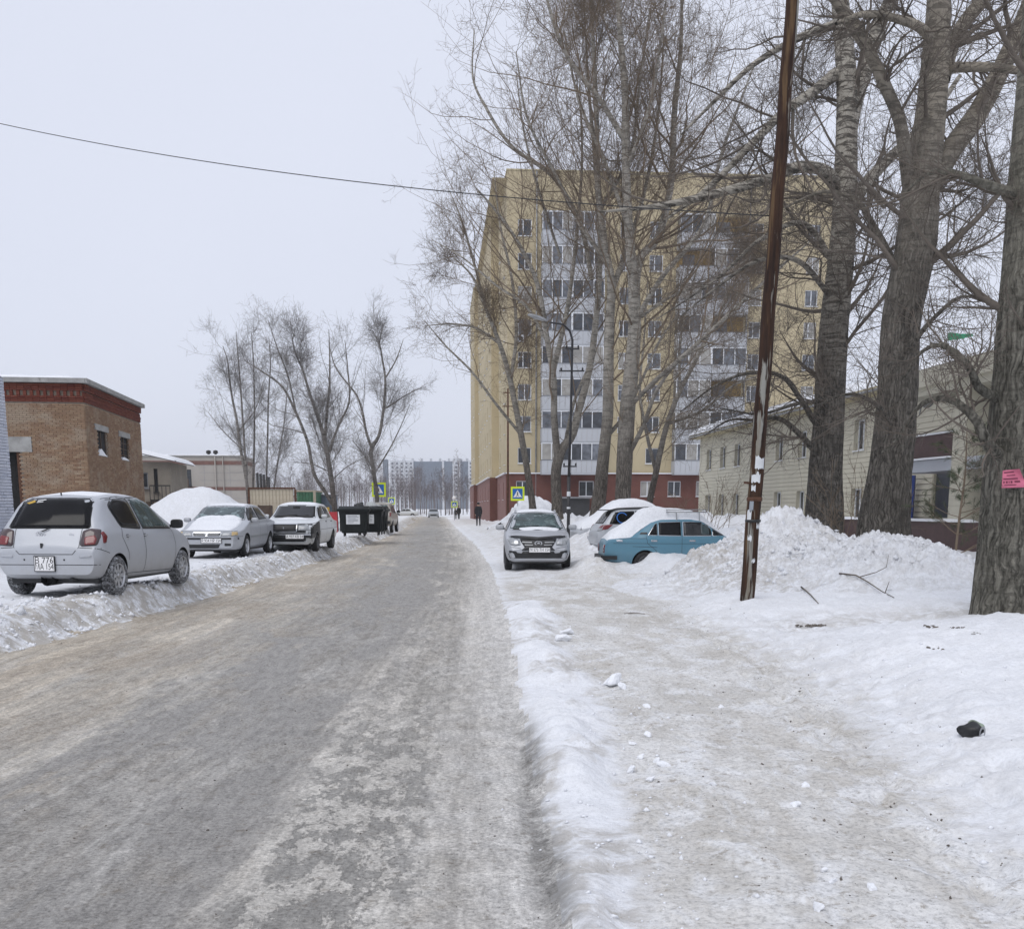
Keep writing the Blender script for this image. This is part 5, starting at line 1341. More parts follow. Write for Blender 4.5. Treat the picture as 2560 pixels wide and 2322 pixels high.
lc = [(px_line([(1395, 1150), (1386, 1058, -.3), (1383, 939, -.5), (1368, 850, -.6), (1340, 700, -1), (1250, 540, -1.5), (1190, 470, -2)], Yc), rads([24, 22, 20, 17, 13, 9, 4], Yc)),
      (px_line([(1383, 930), (1420, 760, .3), (1440, 600, .6), (1455, 400, .8), (1448, 200, 1)], Yc), rads([17, 14, 11, 8, 3], Yc)),
      (px_line([(1480, 700, 0), (1450, 560, .2), (1380, 440, .4), (1278, 365, .6), (1215, 270, .8), (1187, 214, 1), (1185, 71, 1.2)], Yc), rads([15, 14, 13, 11, 9, 7, 3], Yc)),
      (px_line([(1365, 850, 0), (1310, 760, .5), (1250, 720, 1), (1150, 640, 1.5), (1080, 600, 2)], Yc), rads([10, 9, 7, 5, 2], Yc)),
      (px_line([(1408, 1130), (1440, 990, 1), (1480, 900, 1.6), (1530, 780, 2.2)], Yc), rads([12, 10, 8, 3], Yc)),
      (px_line([(1400, 640), (1345, 470, -1), (1310, 330, -1.5), (1290, 180, -2)], Yc), rads([9, 8, 6, 2], Yc))]
TC, n = build_tree('poplar', 'poplar splitting low into two stems behind the black lamp post', tc_[0], tc_, rc, lc, 43, MID, (M['bark_mid'], M['twig_brown']),
               auto=17, t0=.22, dens=(13, 9, 4), limb_L=.42, ang=(22, 60), limb_min=.02, twig_r=.0050, sides=20, step=.2, spur=6, Lsub=(.62, 1.1, .36)); POLY += n
Yd = 50
td = prep([(1331, 1262), (1318, 1177), (1303, 1088), (1291, 1028), (1276, 954), (1261, 895), (1238, 830), (1210, 760), (1180, 690), (1130, 640)], Yd)
rd = [.24] + rads([22, 21, 20, 19, 17, 15, 13, 10, 7, 3], Yd)
ld = [(px_line([(1276, 954), (1290, 850, .4), (1280, 700, .8), (1250, 560, 1.2), (1235, 430, 1.6)], Yd), rads([13, 11, 9, 7, 3], Yd)),
      (px_line([(1305, 1090), (1240, 1010, -.4), (1180, 930, -.8), (1110, 860, -1.2), (1060, 800, -1.6)], Yd), rads([10, 9, 7, 5, 2], Yd)),
      (px_line([(1250, 860), (1190, 820, -.4), (1130, 810, -.8), (1060, 815, -1.2)], Yd), rads([9, 7, 5, 2], Yd)),
      (px_line([(1215, 770), (1180, 640, .4), (1150, 540, .8), (1120, 470, 1.2)], Yd), rads([9, 8, 6, 2], Yd))]
TD, n = build_tree('poplar', 'slender poplar leaning left over the street beside the crossing sign', td[0], td, rd, ld, 44, MID, (M['bark_mid'], M['twig_brown']),
               auto=17, t0=.22, dens=(13, 9, 4), limb_L=.42, ang=(22, 60), limb_min=.02, twig_r=.0052, sides=16, step=.2, spur=5, Lsub=(.62, 1.1, .36)); POLY += n
Ye = 54
te = prep([(1622, 1270), (1640, 1180), (1668, 1060), (1690, 1000), (1740, 900), (1790, 800), (1840, 700), (1880, 600)], Ye)
re_ = [.3] + rads([22, 20, 17, 15, 12, 9, 6, 3], Ye)
le = [(px_line([(1640, 1180), (1620, 1100, .4), (1600, 980, .8), (1610, 850, 1.2), (1620, 700, 1.5)], Ye), rads([13, 11, 9, 6, 3], Ye)),
      (px_line([(1668, 1060), (1750, 1030, -.5), (1840, 960, -1), (1930, 930, -1.4)], Ye), rads([10, 9, 6, 2], Ye)),
      (px_line([(1700, 980), (1700, 860, .5), (1730, 720, 1), (1760, 600, 1.4)], Ye), rads([10, 8, 6, 2], Ye))]
TE, n = build_tree('poplar', 'small spreading poplar beside the thickest trunk, bending right', te[0], te, re_, le, 45, MID, (M['bark_mid'], M['twig_brown']),
               auto=17, t0=.22, dens=(13, 9, 4), limb_L=.42, ang=(22, 60), limb_min=.02, twig_r=.0052, sides=14, step=.25, spur=5, Lsub=(.62, 1.1, .36)); POLY += n

SLIM = .46
# ---- left group behind the parked cars
LG = 'bare poplars on the left beyond the fence'
def lt(name, label, Y, trunk, tpx, limbs, seed, auto=20, dens=(9, 6, 3), **kw):
    global POLY
    t = prep(trunk, Y); r = [tpx[0] * SLIM * Y / F / 2 * 1.05] * (len(t) - len(tpx)) + rads(tpx, Y)
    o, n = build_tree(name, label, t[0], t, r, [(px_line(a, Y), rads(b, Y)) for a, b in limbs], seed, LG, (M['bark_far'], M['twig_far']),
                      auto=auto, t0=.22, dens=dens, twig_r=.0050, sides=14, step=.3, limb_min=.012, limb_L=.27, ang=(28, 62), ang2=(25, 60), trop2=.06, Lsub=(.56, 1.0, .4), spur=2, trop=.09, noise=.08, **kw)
    POLY += n
    return o
lt('poplar', 'two-stemmed bare poplar nearest the black bins, dark at the foot', 58,
   [(838, 1285), (832, 1230), (827, 1189), (817, 1130), (803, 1067), (785, 1015), (770, 970), (758, 928), (738, 880), (728, 835)], [30, 28, 26, 23, 19, 17, 14, 11, 7, 3],
   [([(832, 1262), (810, 1225), (792, 1199), (768, 1102), (740, 1032), (702, 963), (654, 928), (610, 900)], [20, 19, 18, 16, 14, 11, 8, 3]),
    ([(812, 1095), (818, 1030), (824, 956), (824, 880), (822, 824)], [16, 14, 11, 7, 3]),
    ([(822, 1130), (845, 1067), (872, 1008), (870, 930), (862, 850)], [14, 12, 10, 7, 3]),
    ([(740, 1032), (720, 940), (690, 860), (670, 800)], [9, 8, 6, 2]),
    ([(830, 1200), (870, 1165), (920, 1140)], [6, 4, 2]), ([(825, 1180), (780, 1160), (735, 1155)], [6, 4, 2])], 51)
lt('poplar', 'bare poplar behind the yellow crossing sign left of the street', 66,
   [(945, 1275), (940, 1220), (933, 1170), (929, 1120), (945, 1095), (955, 1050), (961, 1000), (963, 946), (956, 900), (948, 858), (930, 825)], [22, 22, 22, 22, 17, 16, 14, 12, 10, 7, 3],
   [([(929, 1120), (917, 1085), (904, 1022), (890, 985), (872, 963), (840, 920), (822, 860)], [16, 14, 12, 11, 9, 7, 3]),
    ([(960, 1022), (985, 1008), (1003, 995), (1030, 980), (1056, 968)], [9, 8, 6, 5, 2]),
    ([(963, 946), (990, 900), (1008, 850)], [9, 7, 3]),
    ([(948, 860), (958, 810)], [7, 3]),
    ([(945, 1170), (975, 1120), (1000, 1070), (1025, 1010)], [8, 7, 5, 2]),
    ([(928, 1165), (905, 1130), (880, 1100)], [8, 6, 2])], 52)
lt('poplar', 'leaning two-stemmed poplar at the left end of the bare trees', 70,
   [(620, 1240), (617, 1210), (601, 1119), (590, 1040), (581, 998), (573, 940), (567, 894), (557, 865)], [17, 17, 15, 13, 11, 9, 6, 3],
   [([(617, 1205), (608, 1067), (601, 963), (594, 876), (590, 830)], [13, 11, 9, 6, 2]),
    ([(601, 1119), (560, 1080), (520, 1030)], [6, 5, 2]), ([(595, 1080), (640, 1020), (660, 950)], [7, 5, 2])], 53, auto=18)
lt('poplar', 'straight thin poplar, second from the left of the bare trees', 71, [(632, 1240), (633, 1200), (636, 1090), (636, 998), (633, 893), (628, 830)], [12, 11, 10, 8, 6, 2], [], 54, auto=18, dens=(7, 5, 3))
lt('poplar', 'straight thin poplar right above the dark fence pipes', 72, [(666, 1240), (666, 1210), (669, 1100), (671, 998), (676, 900), (672, 840)], [10, 10, 9, 8, 6, 2], [], 55, auto=18, dens=(7, 5, 3))
lt('poplar', 'thinnest young poplar leaning right over the cream metal fence', 72, [(684, 1240), (688, 1200), (700, 1120), (709, 1067), (716, 1000), (722, 930)], [8, 8, 7, 6, 5, 2], [], 56, auto=14, dens=(7, 5, 3))

# ---- wood far behind the crossing street: birches that can be told apart, and one mass
def birch_mesh(seed, h):
    rg = np.random.default_rng(seed)
    line = np.array([(0, 0, -.3), (.1, .0, h * .3), (rg.normal(0, .2), 0, h * .65), (rg.normal(0, .35), 0, h)])
    P, r = smooth_line(line, [.13, .11, .07, .015], 10)
    tv, tq = tubes(P[None], r[None], 6)
    P1, R1 = children(rg, P[None], r[None], 26, .25, .98, (15, 45), .34, .4, .6, 4, .1, .06, .4, .012, .02)
    P2, R2 = children(rg, P1, R1, 5, .1, 1, (20, 60), .5, .4, .4, 3, .15, -.03, .6, .010, .012)
    P3, R3 = children(rg, P2, R2, 4, .1, 1, (20, 60), .6, .4, .4, 2, .15, -.06, .8, .010, .011)
    cv, cq = join([tubes(P1, R1, 3), tubes(P2, R2, 3), tubes(P3, R3, 3)])
    return np_mesh('trunk', tv, tq, M['birch'], True), np_mesh('crown', cv, cq, M['twig_forest'])
BM = [birch_mesh(100 + i, h) for i, h in enumerate((9.5, 10.5, 11.5, 10, 12.5, 9))]
rgf = random.Random(5)
def birch(x, y, k, s, label, group):
    t, c = BM[k]
    o = thing('birch_tree', label, 'tree', (x, y, float(H(x, y)) - .1), rgf.uniform(0, 6.28), group); o.scale = (s, s, s)
    link('trunk', t, o); link('crown', c, o)
for i in range(34):
    u = 735 + i * 14.6 + rgf.uniform(-5, 5); y = rgf.uniform(190, 215)
    x = (u - 1280) / F * y
    birch(x, y, i % 6, rgf.uniform(.62, .95), 'bare birch at the front of the far wood, %s from the left' % ORD[i], 'birches along the edge of the far wood')
def wood(n, seed):
    rg = np.random.default_rng(seed)
    y = rg.uniform(216, 300, n); u = rg.uniform(520, 1300, n); x = (u - 1280) / F * y
    Vs = []; Qs = []; b = 0
    for i in range(n):
        t, c = BM[rg.integers(6)]
        for me in (t, c):
            vv = np.empty(len(me.vertices) * 3, np.float32); me.vertices.foreach_get('co', vv); vv = vv.reshape(-1, 3)
            qq = np.empty(len(me.loops), np.int32); me.loops.foreach_get('vertex_index', qq); qq = qq.reshape(-1, 4)
            if me is c: g3 = qq[:len(qq) // 3 * 3].reshape(-1, 3, 4); qq = g3[rg.random(len(g3)) < .45].reshape(-1, 4)
            a = rg.uniform(0, 6.28); ca, sa = math.cos(a), math.sin(a); s = rg.uniform(.6, 1.0)
            Vs.append(np.stack([vv[:, 0] * ca - vv[:, 1] * sa, vv[:, 0] * sa + vv[:, 1] * ca, vv[:, 2]], 1) * s + (x[i], y[i], 0)); Qs.append(qq + b); b += len(vv)
    return np.concatenate(Vs), np.concatenate(Qs)
wv, wq = wood(170, 3)
tag(link('far_woodland', np_mesh('far_woodland', wv, wq, M['twig_forest'])), None, kind='stuff'); POLY += len(wq)
print('tree quads', POLY)

# ---- bushes, saplings and lying sticks
def bush(name, label, x, y, h, n, seed, mat, spread=.5):
    rg = np.random.default_rng(seed); z = float(H(x, y)) - .1
    root = thing(name, label, 'bush', (x, y, z))
    P0 = np.zeros((n, 3)); P0[:, :2] = rg.normal(0, .14 * h, (n, 2))
    D = np.stack([rg.normal(0, spread, n), rg.normal(0, spread, n), np.ones(n)], 1); D /= np.linalg.norm(D, axis=1, keepdims=True)
    P = walk(rg, P0, D, h * rg.uniform(.6, 1.05, n), 6, .10, .02); Rr = np.linspace(.010, .004, 7)[None].repeat(n, 0)
    P2, R2 = children(rg, P, Rr, 6, .25, 1, (25, 60), .4, .4, .4, 3, .15, .04, .6, .0035, .004)
    P3, R3 = children(rg, P2, R2, 3, .25, 1, (25, 60), .5, .4, .4, 2, .15, .04, .7, .003, .0035)
    v, q = join([tubes(P, Rr, 4), tubes(P2, R2, 3), tubes(P3, R3, 3)])
    link('branches', np_mesh('branches', v, q, mat), root)
bush('bare_bush', 'tangled leafless bush between the two big poplar trunks behind the snow heap', 7.75, 23.6, 2.3, 16, 61, M['twig_brown'])
bush('bare_bush', 'thin leafless bush against the cream siding behind the blue car', 6.4, 33.0, 2.2, 10, 62, M['twig_brown'], .35)
bush('bare_bush', 'low reddish bush at the foot of the yellow building', 10.0, 62, 2.0, 16, 63, M['twig_brown'], .6)
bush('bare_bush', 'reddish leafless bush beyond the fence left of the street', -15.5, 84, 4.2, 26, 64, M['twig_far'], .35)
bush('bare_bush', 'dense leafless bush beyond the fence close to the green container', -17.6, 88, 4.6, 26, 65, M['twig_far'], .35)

def pine(x, y, h, seed):
    rg = np.random.default_rng(seed); z = float(H(x, y)) - .1
    root = thing('pine_sapling', 'young thin pine with sparse needle tufts in front of the entrance', 'tree', (x, y, z))
    line = np.array([(0, 0, 0), (.03, 0, h * .35), (.10, .03, h * .7), (.06, 0, h)])
    P, r = smooth_line(line, [.028, .024, .018, .008], 12)
    tv, tq = tubes(P[None], r[None], 7); link('trunk', np_mesh('trunk', tv, tq, M['twig_brown'], True), root)
    P1, R1 = children(rg, P[None], r[None], 30, .08, .98, (55, 85), .36, .3, .6, 6, .10, .04, .5, .004, .005)
    P2, R2 = children(rg, P1, R1, 6, .25, 1, (30, 60), .38, .4, .4, 3, .1, .05, .6, .003, .0035)
    bv, bq = join([tubes(P1, R1, 4), tubes(P2, R2, 3)]); link('branches', np_mesh('branches', bv, bq, M['twig_brown']), root)
    A = np.concatenate([P1[:, -4:], P2[:, -4:]]); RA = np.full(A.shape[:2], .004)
    N, NR = children(rg, A, RA, 30, .25, 1, (15, 60), .3, .3, .0, 2, .05, .0, .5, .0012, .0018, Labs=np.float64(.085))
    nv, nq = tubes(N, NR, 3); link('needles', np_mesh('needles', nv, nq, M['needle']), root)
pine(8.85, 20.6, 2.75, 71)

def stick(name, label, pts, r, side=()):
    P = []
    for (u, v, dz) in pts:
        q = ground_pile(u, v); P.append((q[0], q[1], q[2] + dz))
    mb = MB(); mb.tube(P, [r * (1 - .6 * i / (len(P) - 1)) for i in range(len(P))], 5)
    for sp in side:
        Q_ = []
        for (u, v, dz) in sp: q = ground_pile(u, v); Q_.append((q[0], q[1], q[2] + dz))
        mb.tube(Q_, [r * .6 * (1 - .6 * i / (len(Q_) - 1)) for i in range(len(Q_))], 5)
    tag(mb.build(name, M['twig']), label, 'branch')
_hp = next(o for o in bpy.data.objects if o.name == 'snow_pile')
_bv = None
def ground_pile(u, v):
    global _bv
    if _bv is None: 
        me = _hp.data; _bv = BVHTree.FromPolygons([x.co[:] for x in me.vertices], [p.vertices[:] for p in me.polygons])
    d = Vector(at(u, v, 10)) - Vector((0, 0, CAM_H)); d.normalize()
    h = _bv.ray_cast(Vector((0, 0, CAM_H)), d)
    return tuple(h[0]) if h[0] is not None else tuple(ground_at(u, v))
stick('fallen_branch', 'forked broken branch lying on the front of the snow heap', [(2098, 1438, .03), (2140, 1446, .05), (2170, 1463, .05), (2205, 1485, .04), (2235, 1497, .02)], .014,
      [[(2150, 1448, .04), (2190, 1440, .06), (2215, 1432, .09), (2220, 1410, .14)], [(2212, 1488, .03), (2222, 1470, .10)]])
stick('fallen_branch', 'short straight stick lying on the snow right of the rusty pole', [(2003, 1470, .02), (2025, 1490, .03), (2046, 1510, .01)], .014)
stick('fallen_branch', 'thin dark stick lying across the path near the pale grey car', [(1560, 1537, .015), (1585, 1535, .02), (1612, 1536, .01)], .010)
# ------------------------------------------------------------------ vehicles (local: x forward, y left, z up; origin on the ground mid-wheelbase)
def pl(tab, x): return np.interp(x, [t[0] for t in tab], [t[1] for t in tab])
def gsm(a, s, dx):
    if s <= 0: return a
    k = int(3 * s / dx) + 1; g_ = np.exp(-.5 * (np.arange(-k, k + 1) * dx / s) ** 2); g_ /= g_.sum()
    return np.convolve(np.r_[np.full(k, a[0]), a, np.full(k, a[-1])], g_, 'valid')
class Car:
    def __init__(s, name, label, x, y, z, heading, spec, mats, cat='car', group=None, pitch=0, roll=0):
        s.root = thing(name, label, cat, (x, y, z), heading, group); s.root.rotation_euler = (roll, pitch, heading)
        s.sp = spec; s.paint = mats; s.body()
    def body(s):
        sp = s.sp; x0, x1 = sp['x']; dx = .03; n = int((x1 - x0) / dx) + 1; X = np.linspace(x0, x1, n)
        sm = sp.get('sm', .03)
        top = gsm(pl(sp['top'], X), sm, dx); sh = gsm(pl(sp['sh'], X), sm, dx); wd = gsm(pl(sp['w'], X), sm * 1.2, dx); wt = gsm(pl(sp['wt'], X), sm * 1.2, dx); zb = gsm(pl(sp['zb'], X), sm, dx)
        cr = sp.get('crown', .045)
        sh = np.minimum(sh, top - cr - .015)
        Vs = []; K = None
        for i in range(n):
            w = wd[i]; zt = top[i] - cr; zs = sh[i]; zm = zb[i] + (zs - zb[i]) * sp.get('midf', .45)
            wti = min(wt[i], w - .02)
            C = [(0, zb[i]), (w * .90, zb[i]), (w, zm), (w * sp.get('shf', .975), zs), (wti, zt), (wti * .5, top[i] - cr * .25), (0, top[i])]
            rr = [0, sp.get('rb', .5), .5, sp.get('rs', .22), sp.get('rt', .35), .6, 0]
            P = [C[0]]
            for j in range(1, 6):
                a, b, c = np.array(C[j - 1]), np.array(C[j]), np.array(C[j + 1])
                la, lc = np.linalg.norm(a - b), np.linalg.norm(c - b); d = min(la, lc) * rr[j] * .9
                d = min(d, sp.get('rmax', .16))
                p = b + (a - b) / (la + 1e-6) * d; q = b + (c - b) / (lc + 1e-6) * d
                for t in (0, .25, .5, .75, 1): P.append(tuple((1 - t) ** 2 * p + 2 * t * (1 - t) * b + t * t * q))
            P.append(C[6]); K = len(P)
            Vs += [(X[i], y, z) for y, z in P] + [(X[i], -y, z) for y, z in P[-2:0:-1]]
        m = 2 * K - 2; fs = []
        for i in range(n - 1):
            for k in range(m):
                k2 = (k + 1) % m; fs.append((i * m + k, i * m + k2, (i + 1) * m + k2, (i + 1) * m + k))
        fs.append(tuple(range(m))[::-1]); fs.append(tuple((n - 1) * m + k for k in range(m)))
        mb = MB(); mb.add(Vs, fs, 0, True)
        for q in (-1, -2): mb.sm[q] = False
        me = mb.mesh('body', [s.paint, M['plastic_black']])
        s.bvh = BVHTree.FromPolygons([v.co[:] for v in me.vertices], [p.vertices[:] for p in me.polygons])
        # wheel arches: cut real openings
        ar = sp.get('arch', sp['r'] + .06)
        cut = MB()
        for xw in (sp['wf'], sp['wr']):
            for sd in (-1, 1):
                ym = sp['wmax']; a, b = (ym - .34) * sd, (ym + .3) * sd
                pts = [(xw + ar * math.cos(t), sp.get('zw', sp['r']) + ar * math.sin(t)) for t in np.linspace(0, 2 * math.pi, 40, endpoint=False)]
                cut.prism(pts, min(a, b), max(a, b), 'y', 1)
        cme = cut.mesh('cut', [s.paint, M['plastic_black']])
        bo = bpy.data.objects.new('tmp_b', me); co = bpy.data.objects.new('tmp_c', cme); COL.objects.link(bo); COL.objects.link(co)
        md = bo.modifiers.new('b', 'BOOLEAN'); md.operation = 'DIFFERENCE'; md.object = co; md.solver = 'EXACT'
        dg = bpy.context.evaluated_depsgraph_get(); dg.update()
        res = bpy.data.meshes.new_from_object(bo.evaluated_get(dg)); res.name = 'body'
        bpy.data.objects.remove(bo); bpy.data.objects.remove(co)
        for p in res.polygons: p.use_smooth = p.material_index == 0 and len(p.vertices) <= 6
        res.set_sharp_from_angle(angle=R(32))
        s.bodyo = link('body', res, s.root)
    # -- patches that follow the body surface
    def hit(s, p, q, ax, off):
        d = {'x+': ((6, p, q), (-1, 0, 0)), 'x-': ((-6, p, q), (1, 0, 0)), 'y+': ((p, 4, q), (0, -1, 0)), 'y-': ((p, -4, q), (0, 1, 0)), 'z+': ((p, q, 5), (0, 0, -1))}[ax]
        h = s.bvh.ray_cast(Vector(d[0]), Vector(d[1]))
        if h[0] is None: return None
        nrm = h[1] if h[1].dot(Vector(d[1])) < 0 else -h[1]
        nrm = (nrm - Vector(d[1]) * .6).normalized()
        return h[0] + nrm * off
    def outline(s, pts, rnd=.25, step=.07):
        n = len(pts); out = []
        for i in range(n):
            a, b, c = np.array(pts[i - 1]), np.array(pts[i]), np.array(pts[(i + 1) % n])
            d = min(np.linalg.norm(a - b), np.linalg.norm(c - b)) * .5
            d = min(d * min(rnd * 2, 1), rnd * .4 if rnd < .5 else 9)
            p = b + (a - b) / np.linalg.norm(a - b) * d; q = b + (c - b) / np.linalg.norm(c - b) * d
            for t in ((0, .33, .67, 1) if d > .004 else (.5,)): out.append((1 - t) ** 2 * p + 2 * t * (1 - t) * b + t * t * q)
        res = []
        for i in range(len(out)):
            a, b = out[i], out[(i + 1) % len(out)]; k = max(1, int(np.linalg.norm(b - a) / step))
            for j in range(k): res.append(a + (b - a) * j / k)
        return np.array(res)
    def patch(s, name, pts, ax, mat, off=.004, rnd=.1, parent=None, dome=0.0, rings=5, mb=None, m=0, thick=.02, noisef=None, label=None):
        """pts: (x,z) for y axes, (y,z) for x axes, (x,y) for z"""
        own = mb is None; mb = mb or MB()
        o = s.outline(pts, rnd); c = o.mean(0); V = []; last = None
        lv = [1 - i / rings for i in range(rings)]
        for i, l in enumerate(lv):
            for p in c + (o - c) * l:
                h_ = off + dome * (1 - l ** 3) + (noisef(p[0], p[1]) * (1 - l ** 4) if noisef else 0)
                h = s.hit(p[0], p[1], ax, h_)
                if h is None: h = last or Vector((0, 0, 0))
                last = h; V.append(h)
        V.append(s.hit(c[0], c[1], ax, off + dome + (noisef(c[0], c[1]) if noisef else 0)) or last)
        n = len(o); F_ = []
        for i in range(rings - 1):
            for k in range(n): F_.append((i * n + k, i * n + (k + 1) % n, (i + 1) * n + (k + 1) % n, (i + 1) * n + k))
        for k in range(n): F_.append(((rings - 1) * n + k, (rings - 1) * n + (k + 1) % n, rings * n))
        b = len(V)
        inn = Vector({'x+': (-1, 0, 0), 'x-': (1, 0, 0), 'y+': (0, -1, 0), 'y-': (0, 1, 0), 'z+': (0, 0, -1)}[ax])
        for k in range(n): V.append(V[k] + inn * thick)
        for k in range(n): F_.append((k, b + k, b + (k + 1) % n, (k + 1) % n))
        mb.add(V, F_, m, True)
        if own:
            ob = mb.build(name, mat, parent or s.root)
            if label: ob['label'] = label
            return ob
    def strip(s, pts, ax, w=.009, off=.0025, mb=None, m=0, step=.05):
        P = []
        for i in range(len(pts) - 1):
            a, b = np.array(pts[i]), np.array(pts[i + 1]); k = max(1, int(np.linalg.norm(b - a) / step))
            for j in range(k): P.append(a + (b - a) * j / k)
        P.append(np.array(pts[-1], float)); V = []
        for i, p in enumerate(P):
            d = P[min(i + 1, len(P) - 1)] - P[max(i - 1, 0)]; d = d / (np.linalg.norm(d) + 1e-9); nn = np.array((-d[1], d[0])) * w / 2
            for q in (p - nn, p + nn):
                h = s.hit(q[0], q[1], ax, off)
                if h is None: h = Vector(V[-1]) if V else Vector((0, 0, 0))
                V.append(h)
        mb.add(V, [(2 * i, 2 * i + 1, 2 * i + 3, 2 * i + 2) for i in range(len(P) - 1)], m, True)
    def seams(s, lines, name='panel_gaps', mat=None):
        mb = MB()
        for ax, pts in lines: s.strip(pts, ax, mb=mb)
        return mb.build(name, mat or M['seam'], s.root)
    def window(s, name, pts, ax, glass, seal=.025, rnd=.1, label=None, seal_mat=None, off=.005):
        o = np.array(pts, float); c = o.mean(0)
        big = c + (o - c) * (1 + seal / np.abs(o - c).mean(0))
        g_ = s.patch(name, pts, ax, glass, off, rnd, label=label)
        if seal > 0: s.patch('seal', [tuple(p) for p in big], ax, seal_mat or M['plastic_black'], off - .003, rnd, parent=g_)
        return g_
    def wheels(s, style, tyre='tyre', rimm='rim', steer=0, snow=False):
        sp = s.sp; r = sp['r']; w = .19
        key = (r, style, tyre, rimm)
        t = MB(); t.lathe([(r * .62, -w / 2 + .01), (r * .8, -w / 2), (r * .95, -w / 2 + .01), (r, -w / 2 + .035), (r, w / 2 - .035), (r * .95, w / 2 - .01), (r * .8, w / 2), (r * .62, w / 2 - .01)], 32, 'y')
        for k in range(40):
            a = 2 * math.pi * k / 40; Mx = Matrix.Rotation(-a, 4, 'Y'); Mx.translation = Vector((0, 0, 0))
            t.box(r - .004, r + .006, -w / 2 + .03, w / 2 - .03, -.012, .012, 0, Mx)
        tm = t.mesh('wheel', M[tyre])
        rr = r * .64; q = MB(); y0 = w / 2 - .035
        q.lathe([(rr, w / 2 - .012), (rr * .97, w / 2 - .004), (rr * .9, w / 2 - .02), (rr * .88, -w / 2 + .02), (rr, -w / 2 + .012)], 32, 'y', m=0)
        q.lathe([(0, y0 - .06), (rr * .9, y0 - .06)], 24, 'y', m=1)
        if style == 'spokes':
            for k in range(8):
                a = 2 * math.pi * k / 8; Mx = Matrix.Rotation(-a, 4, 'Y'); q.box(rr * .12, rr * .93, y0 - .04, y0 + .008, -.028, .028, 0, Mx)
            q.lathe([(0, y0 + .02), (rr * .2, y0 + .015), (rr * .24, y0 - .03)], 16, 'y', m=0)
        else:
            q.lathe([(0, y0 + .005), (rr * .25, y0 + .002), (rr * .34, y0 - .03), (rr * .6, y0 - .045), (rr * .85, y0 - .02), (rr * .9, y0 - .02)], 24, 'y', m=0)
            for k in range(10):
                a = 2 * math.pi * k / 10; q.lathe([(0, y0 - .02), (.02, y0 - .028)], 6, 'y', (rr * .72 * math.cos(a), 0, rr * .72 * math.sin(a)), 1)
            q.lathe([(0, y0 + .02), (rr * .16, y0 + .015), (rr * .18, y0)], 12, 'y', m=0)
        rm = q.mesh('rim', [M[rimm], M['plastic_black']])
        for xw in (sp['wf'], sp['wr']):
            for sd in (1, -1):
                o = link('wheel', tm, s.root, (xw, sd * (sp['wmax'] - w / 2 - .015), sp.get('zw', r)), (0, 0, (0 if sd > 0 else math.pi) + (steer if xw == sp['wf'] else 0)))
                link('rim', rm, o)
    def plate(s, text, ax, y, z, w, h, two=None, tilt=0):
        p = s.hit(y, z, ax, .02); sg = 1 if ax == 'x+' else -1
        mb = MB(); mb.box(-.012, .004, -w / 2 - .012, w / 2 + .012, -h / 2 - .012, h / 2 + .012, 1); mb.box(.0041, .009, -w / 2, w / 2, -h / 2, h / 2, 0)
        o = mb.build('number_plate', [M['sign_white'], M['text_black']], s.root, p, (0, tilt, 0 if sg > 0 else math.pi))
        for t, zz in ([(text, 0)] if two is None else [(text, h * .23), (two, -h * .23)]):
            me = text_mesh(t, (h * .72 if two is None else h * .46), w * .94, M['text_black'])
            link('characters', me, o, (.0105, 0, zz), (R(90), 0, R(90)))
        return o
    def mirror(s, x, y, z, mat, size=(.07, .10, .075)):
        for sd in (1, -1):
            bm = bmesh.new(); bmesh.ops.create_uvsphere(bm, u_segments=16, v_segments=10, radius=1)
            for v in bm.verts:
                for k in range(3): c_ = v.co[k]; v.co[k] = math.copysign(abs(c_) ** .6, c_) * size[k]
                if v.co.x < -size[0] * .55: v.co.x = -size[0] * .55
            me = bpy.data.meshes.new('mirror'); bm.to_mesh(me); bm.free(); me.materials.append(mat)
            for p in me.polygons: p.use_smooth = True
            o = link('mirror', me, s.root, (x, sd * (y + size[1]), z))
            mb = MB(); mb.box(-.03, .02, -.08, .02, -.03, .015); mb.build('bracket', M['plastic_black'], o, (0, -sd * size[1] + (0.03 if sd > 0 else -.0), -.03))
    def wiper(s, pts, ax='x+'):
        P = [s.hit(p[0], p[1], ax, .02) for p in pts]; P = [p for p in P if p is not None]
        mb = MB(); mb.tube(P, .009, 5); mb.build('wiper', M['plastic_black'], s.root)
    def snow(s, pts, ax, th, seed=0, name='snow_cover', rnd=.3, rough=.5, rings=10):
        def nf(p, q): return th * rough * (float(fbm(np.array(p * 2.5 + seed), np.array(q * 2.5), 3, seed)) - .5) * 2
        return s.patch(name, pts, ax, M['snow_car'], .004, rnd, dome=th, rings=rings, thick=.02, noisef=nf)

def text_mesh(t, h, wmax, mat):
    cu = bpy.data.curves.new('t', 'FONT'); cu.body = t; cu.align_x = 'CENTER'; cu.align_y = 'CENTER'; cu.size = h * 1.35; cu.resolution_u = 2
    o = bpy.data.objects.new('t', cu); COL.objects.link(o)
    dg = bpy.context.evaluated_depsgraph_get(); dg.update()
    me = bpy.data.meshes.new_from_object(o.evaluated_get(dg)); me.name = 'characters'
    bpy.data.objects.remove(o)
    if len(me.vertices):
        c = np.empty(len(me.vertices) * 3, np.float32); me.vertices.foreach_get('co', c); c = c.reshape(-1, 3)
        w = np.ptp(c[:, 0])
        if w > wmax: c[:, 0] *= wmax / w
        me.vertices.foreach_set('co', c.ravel())
    me.materials.clear(); me.materials.append(mat)
    return me

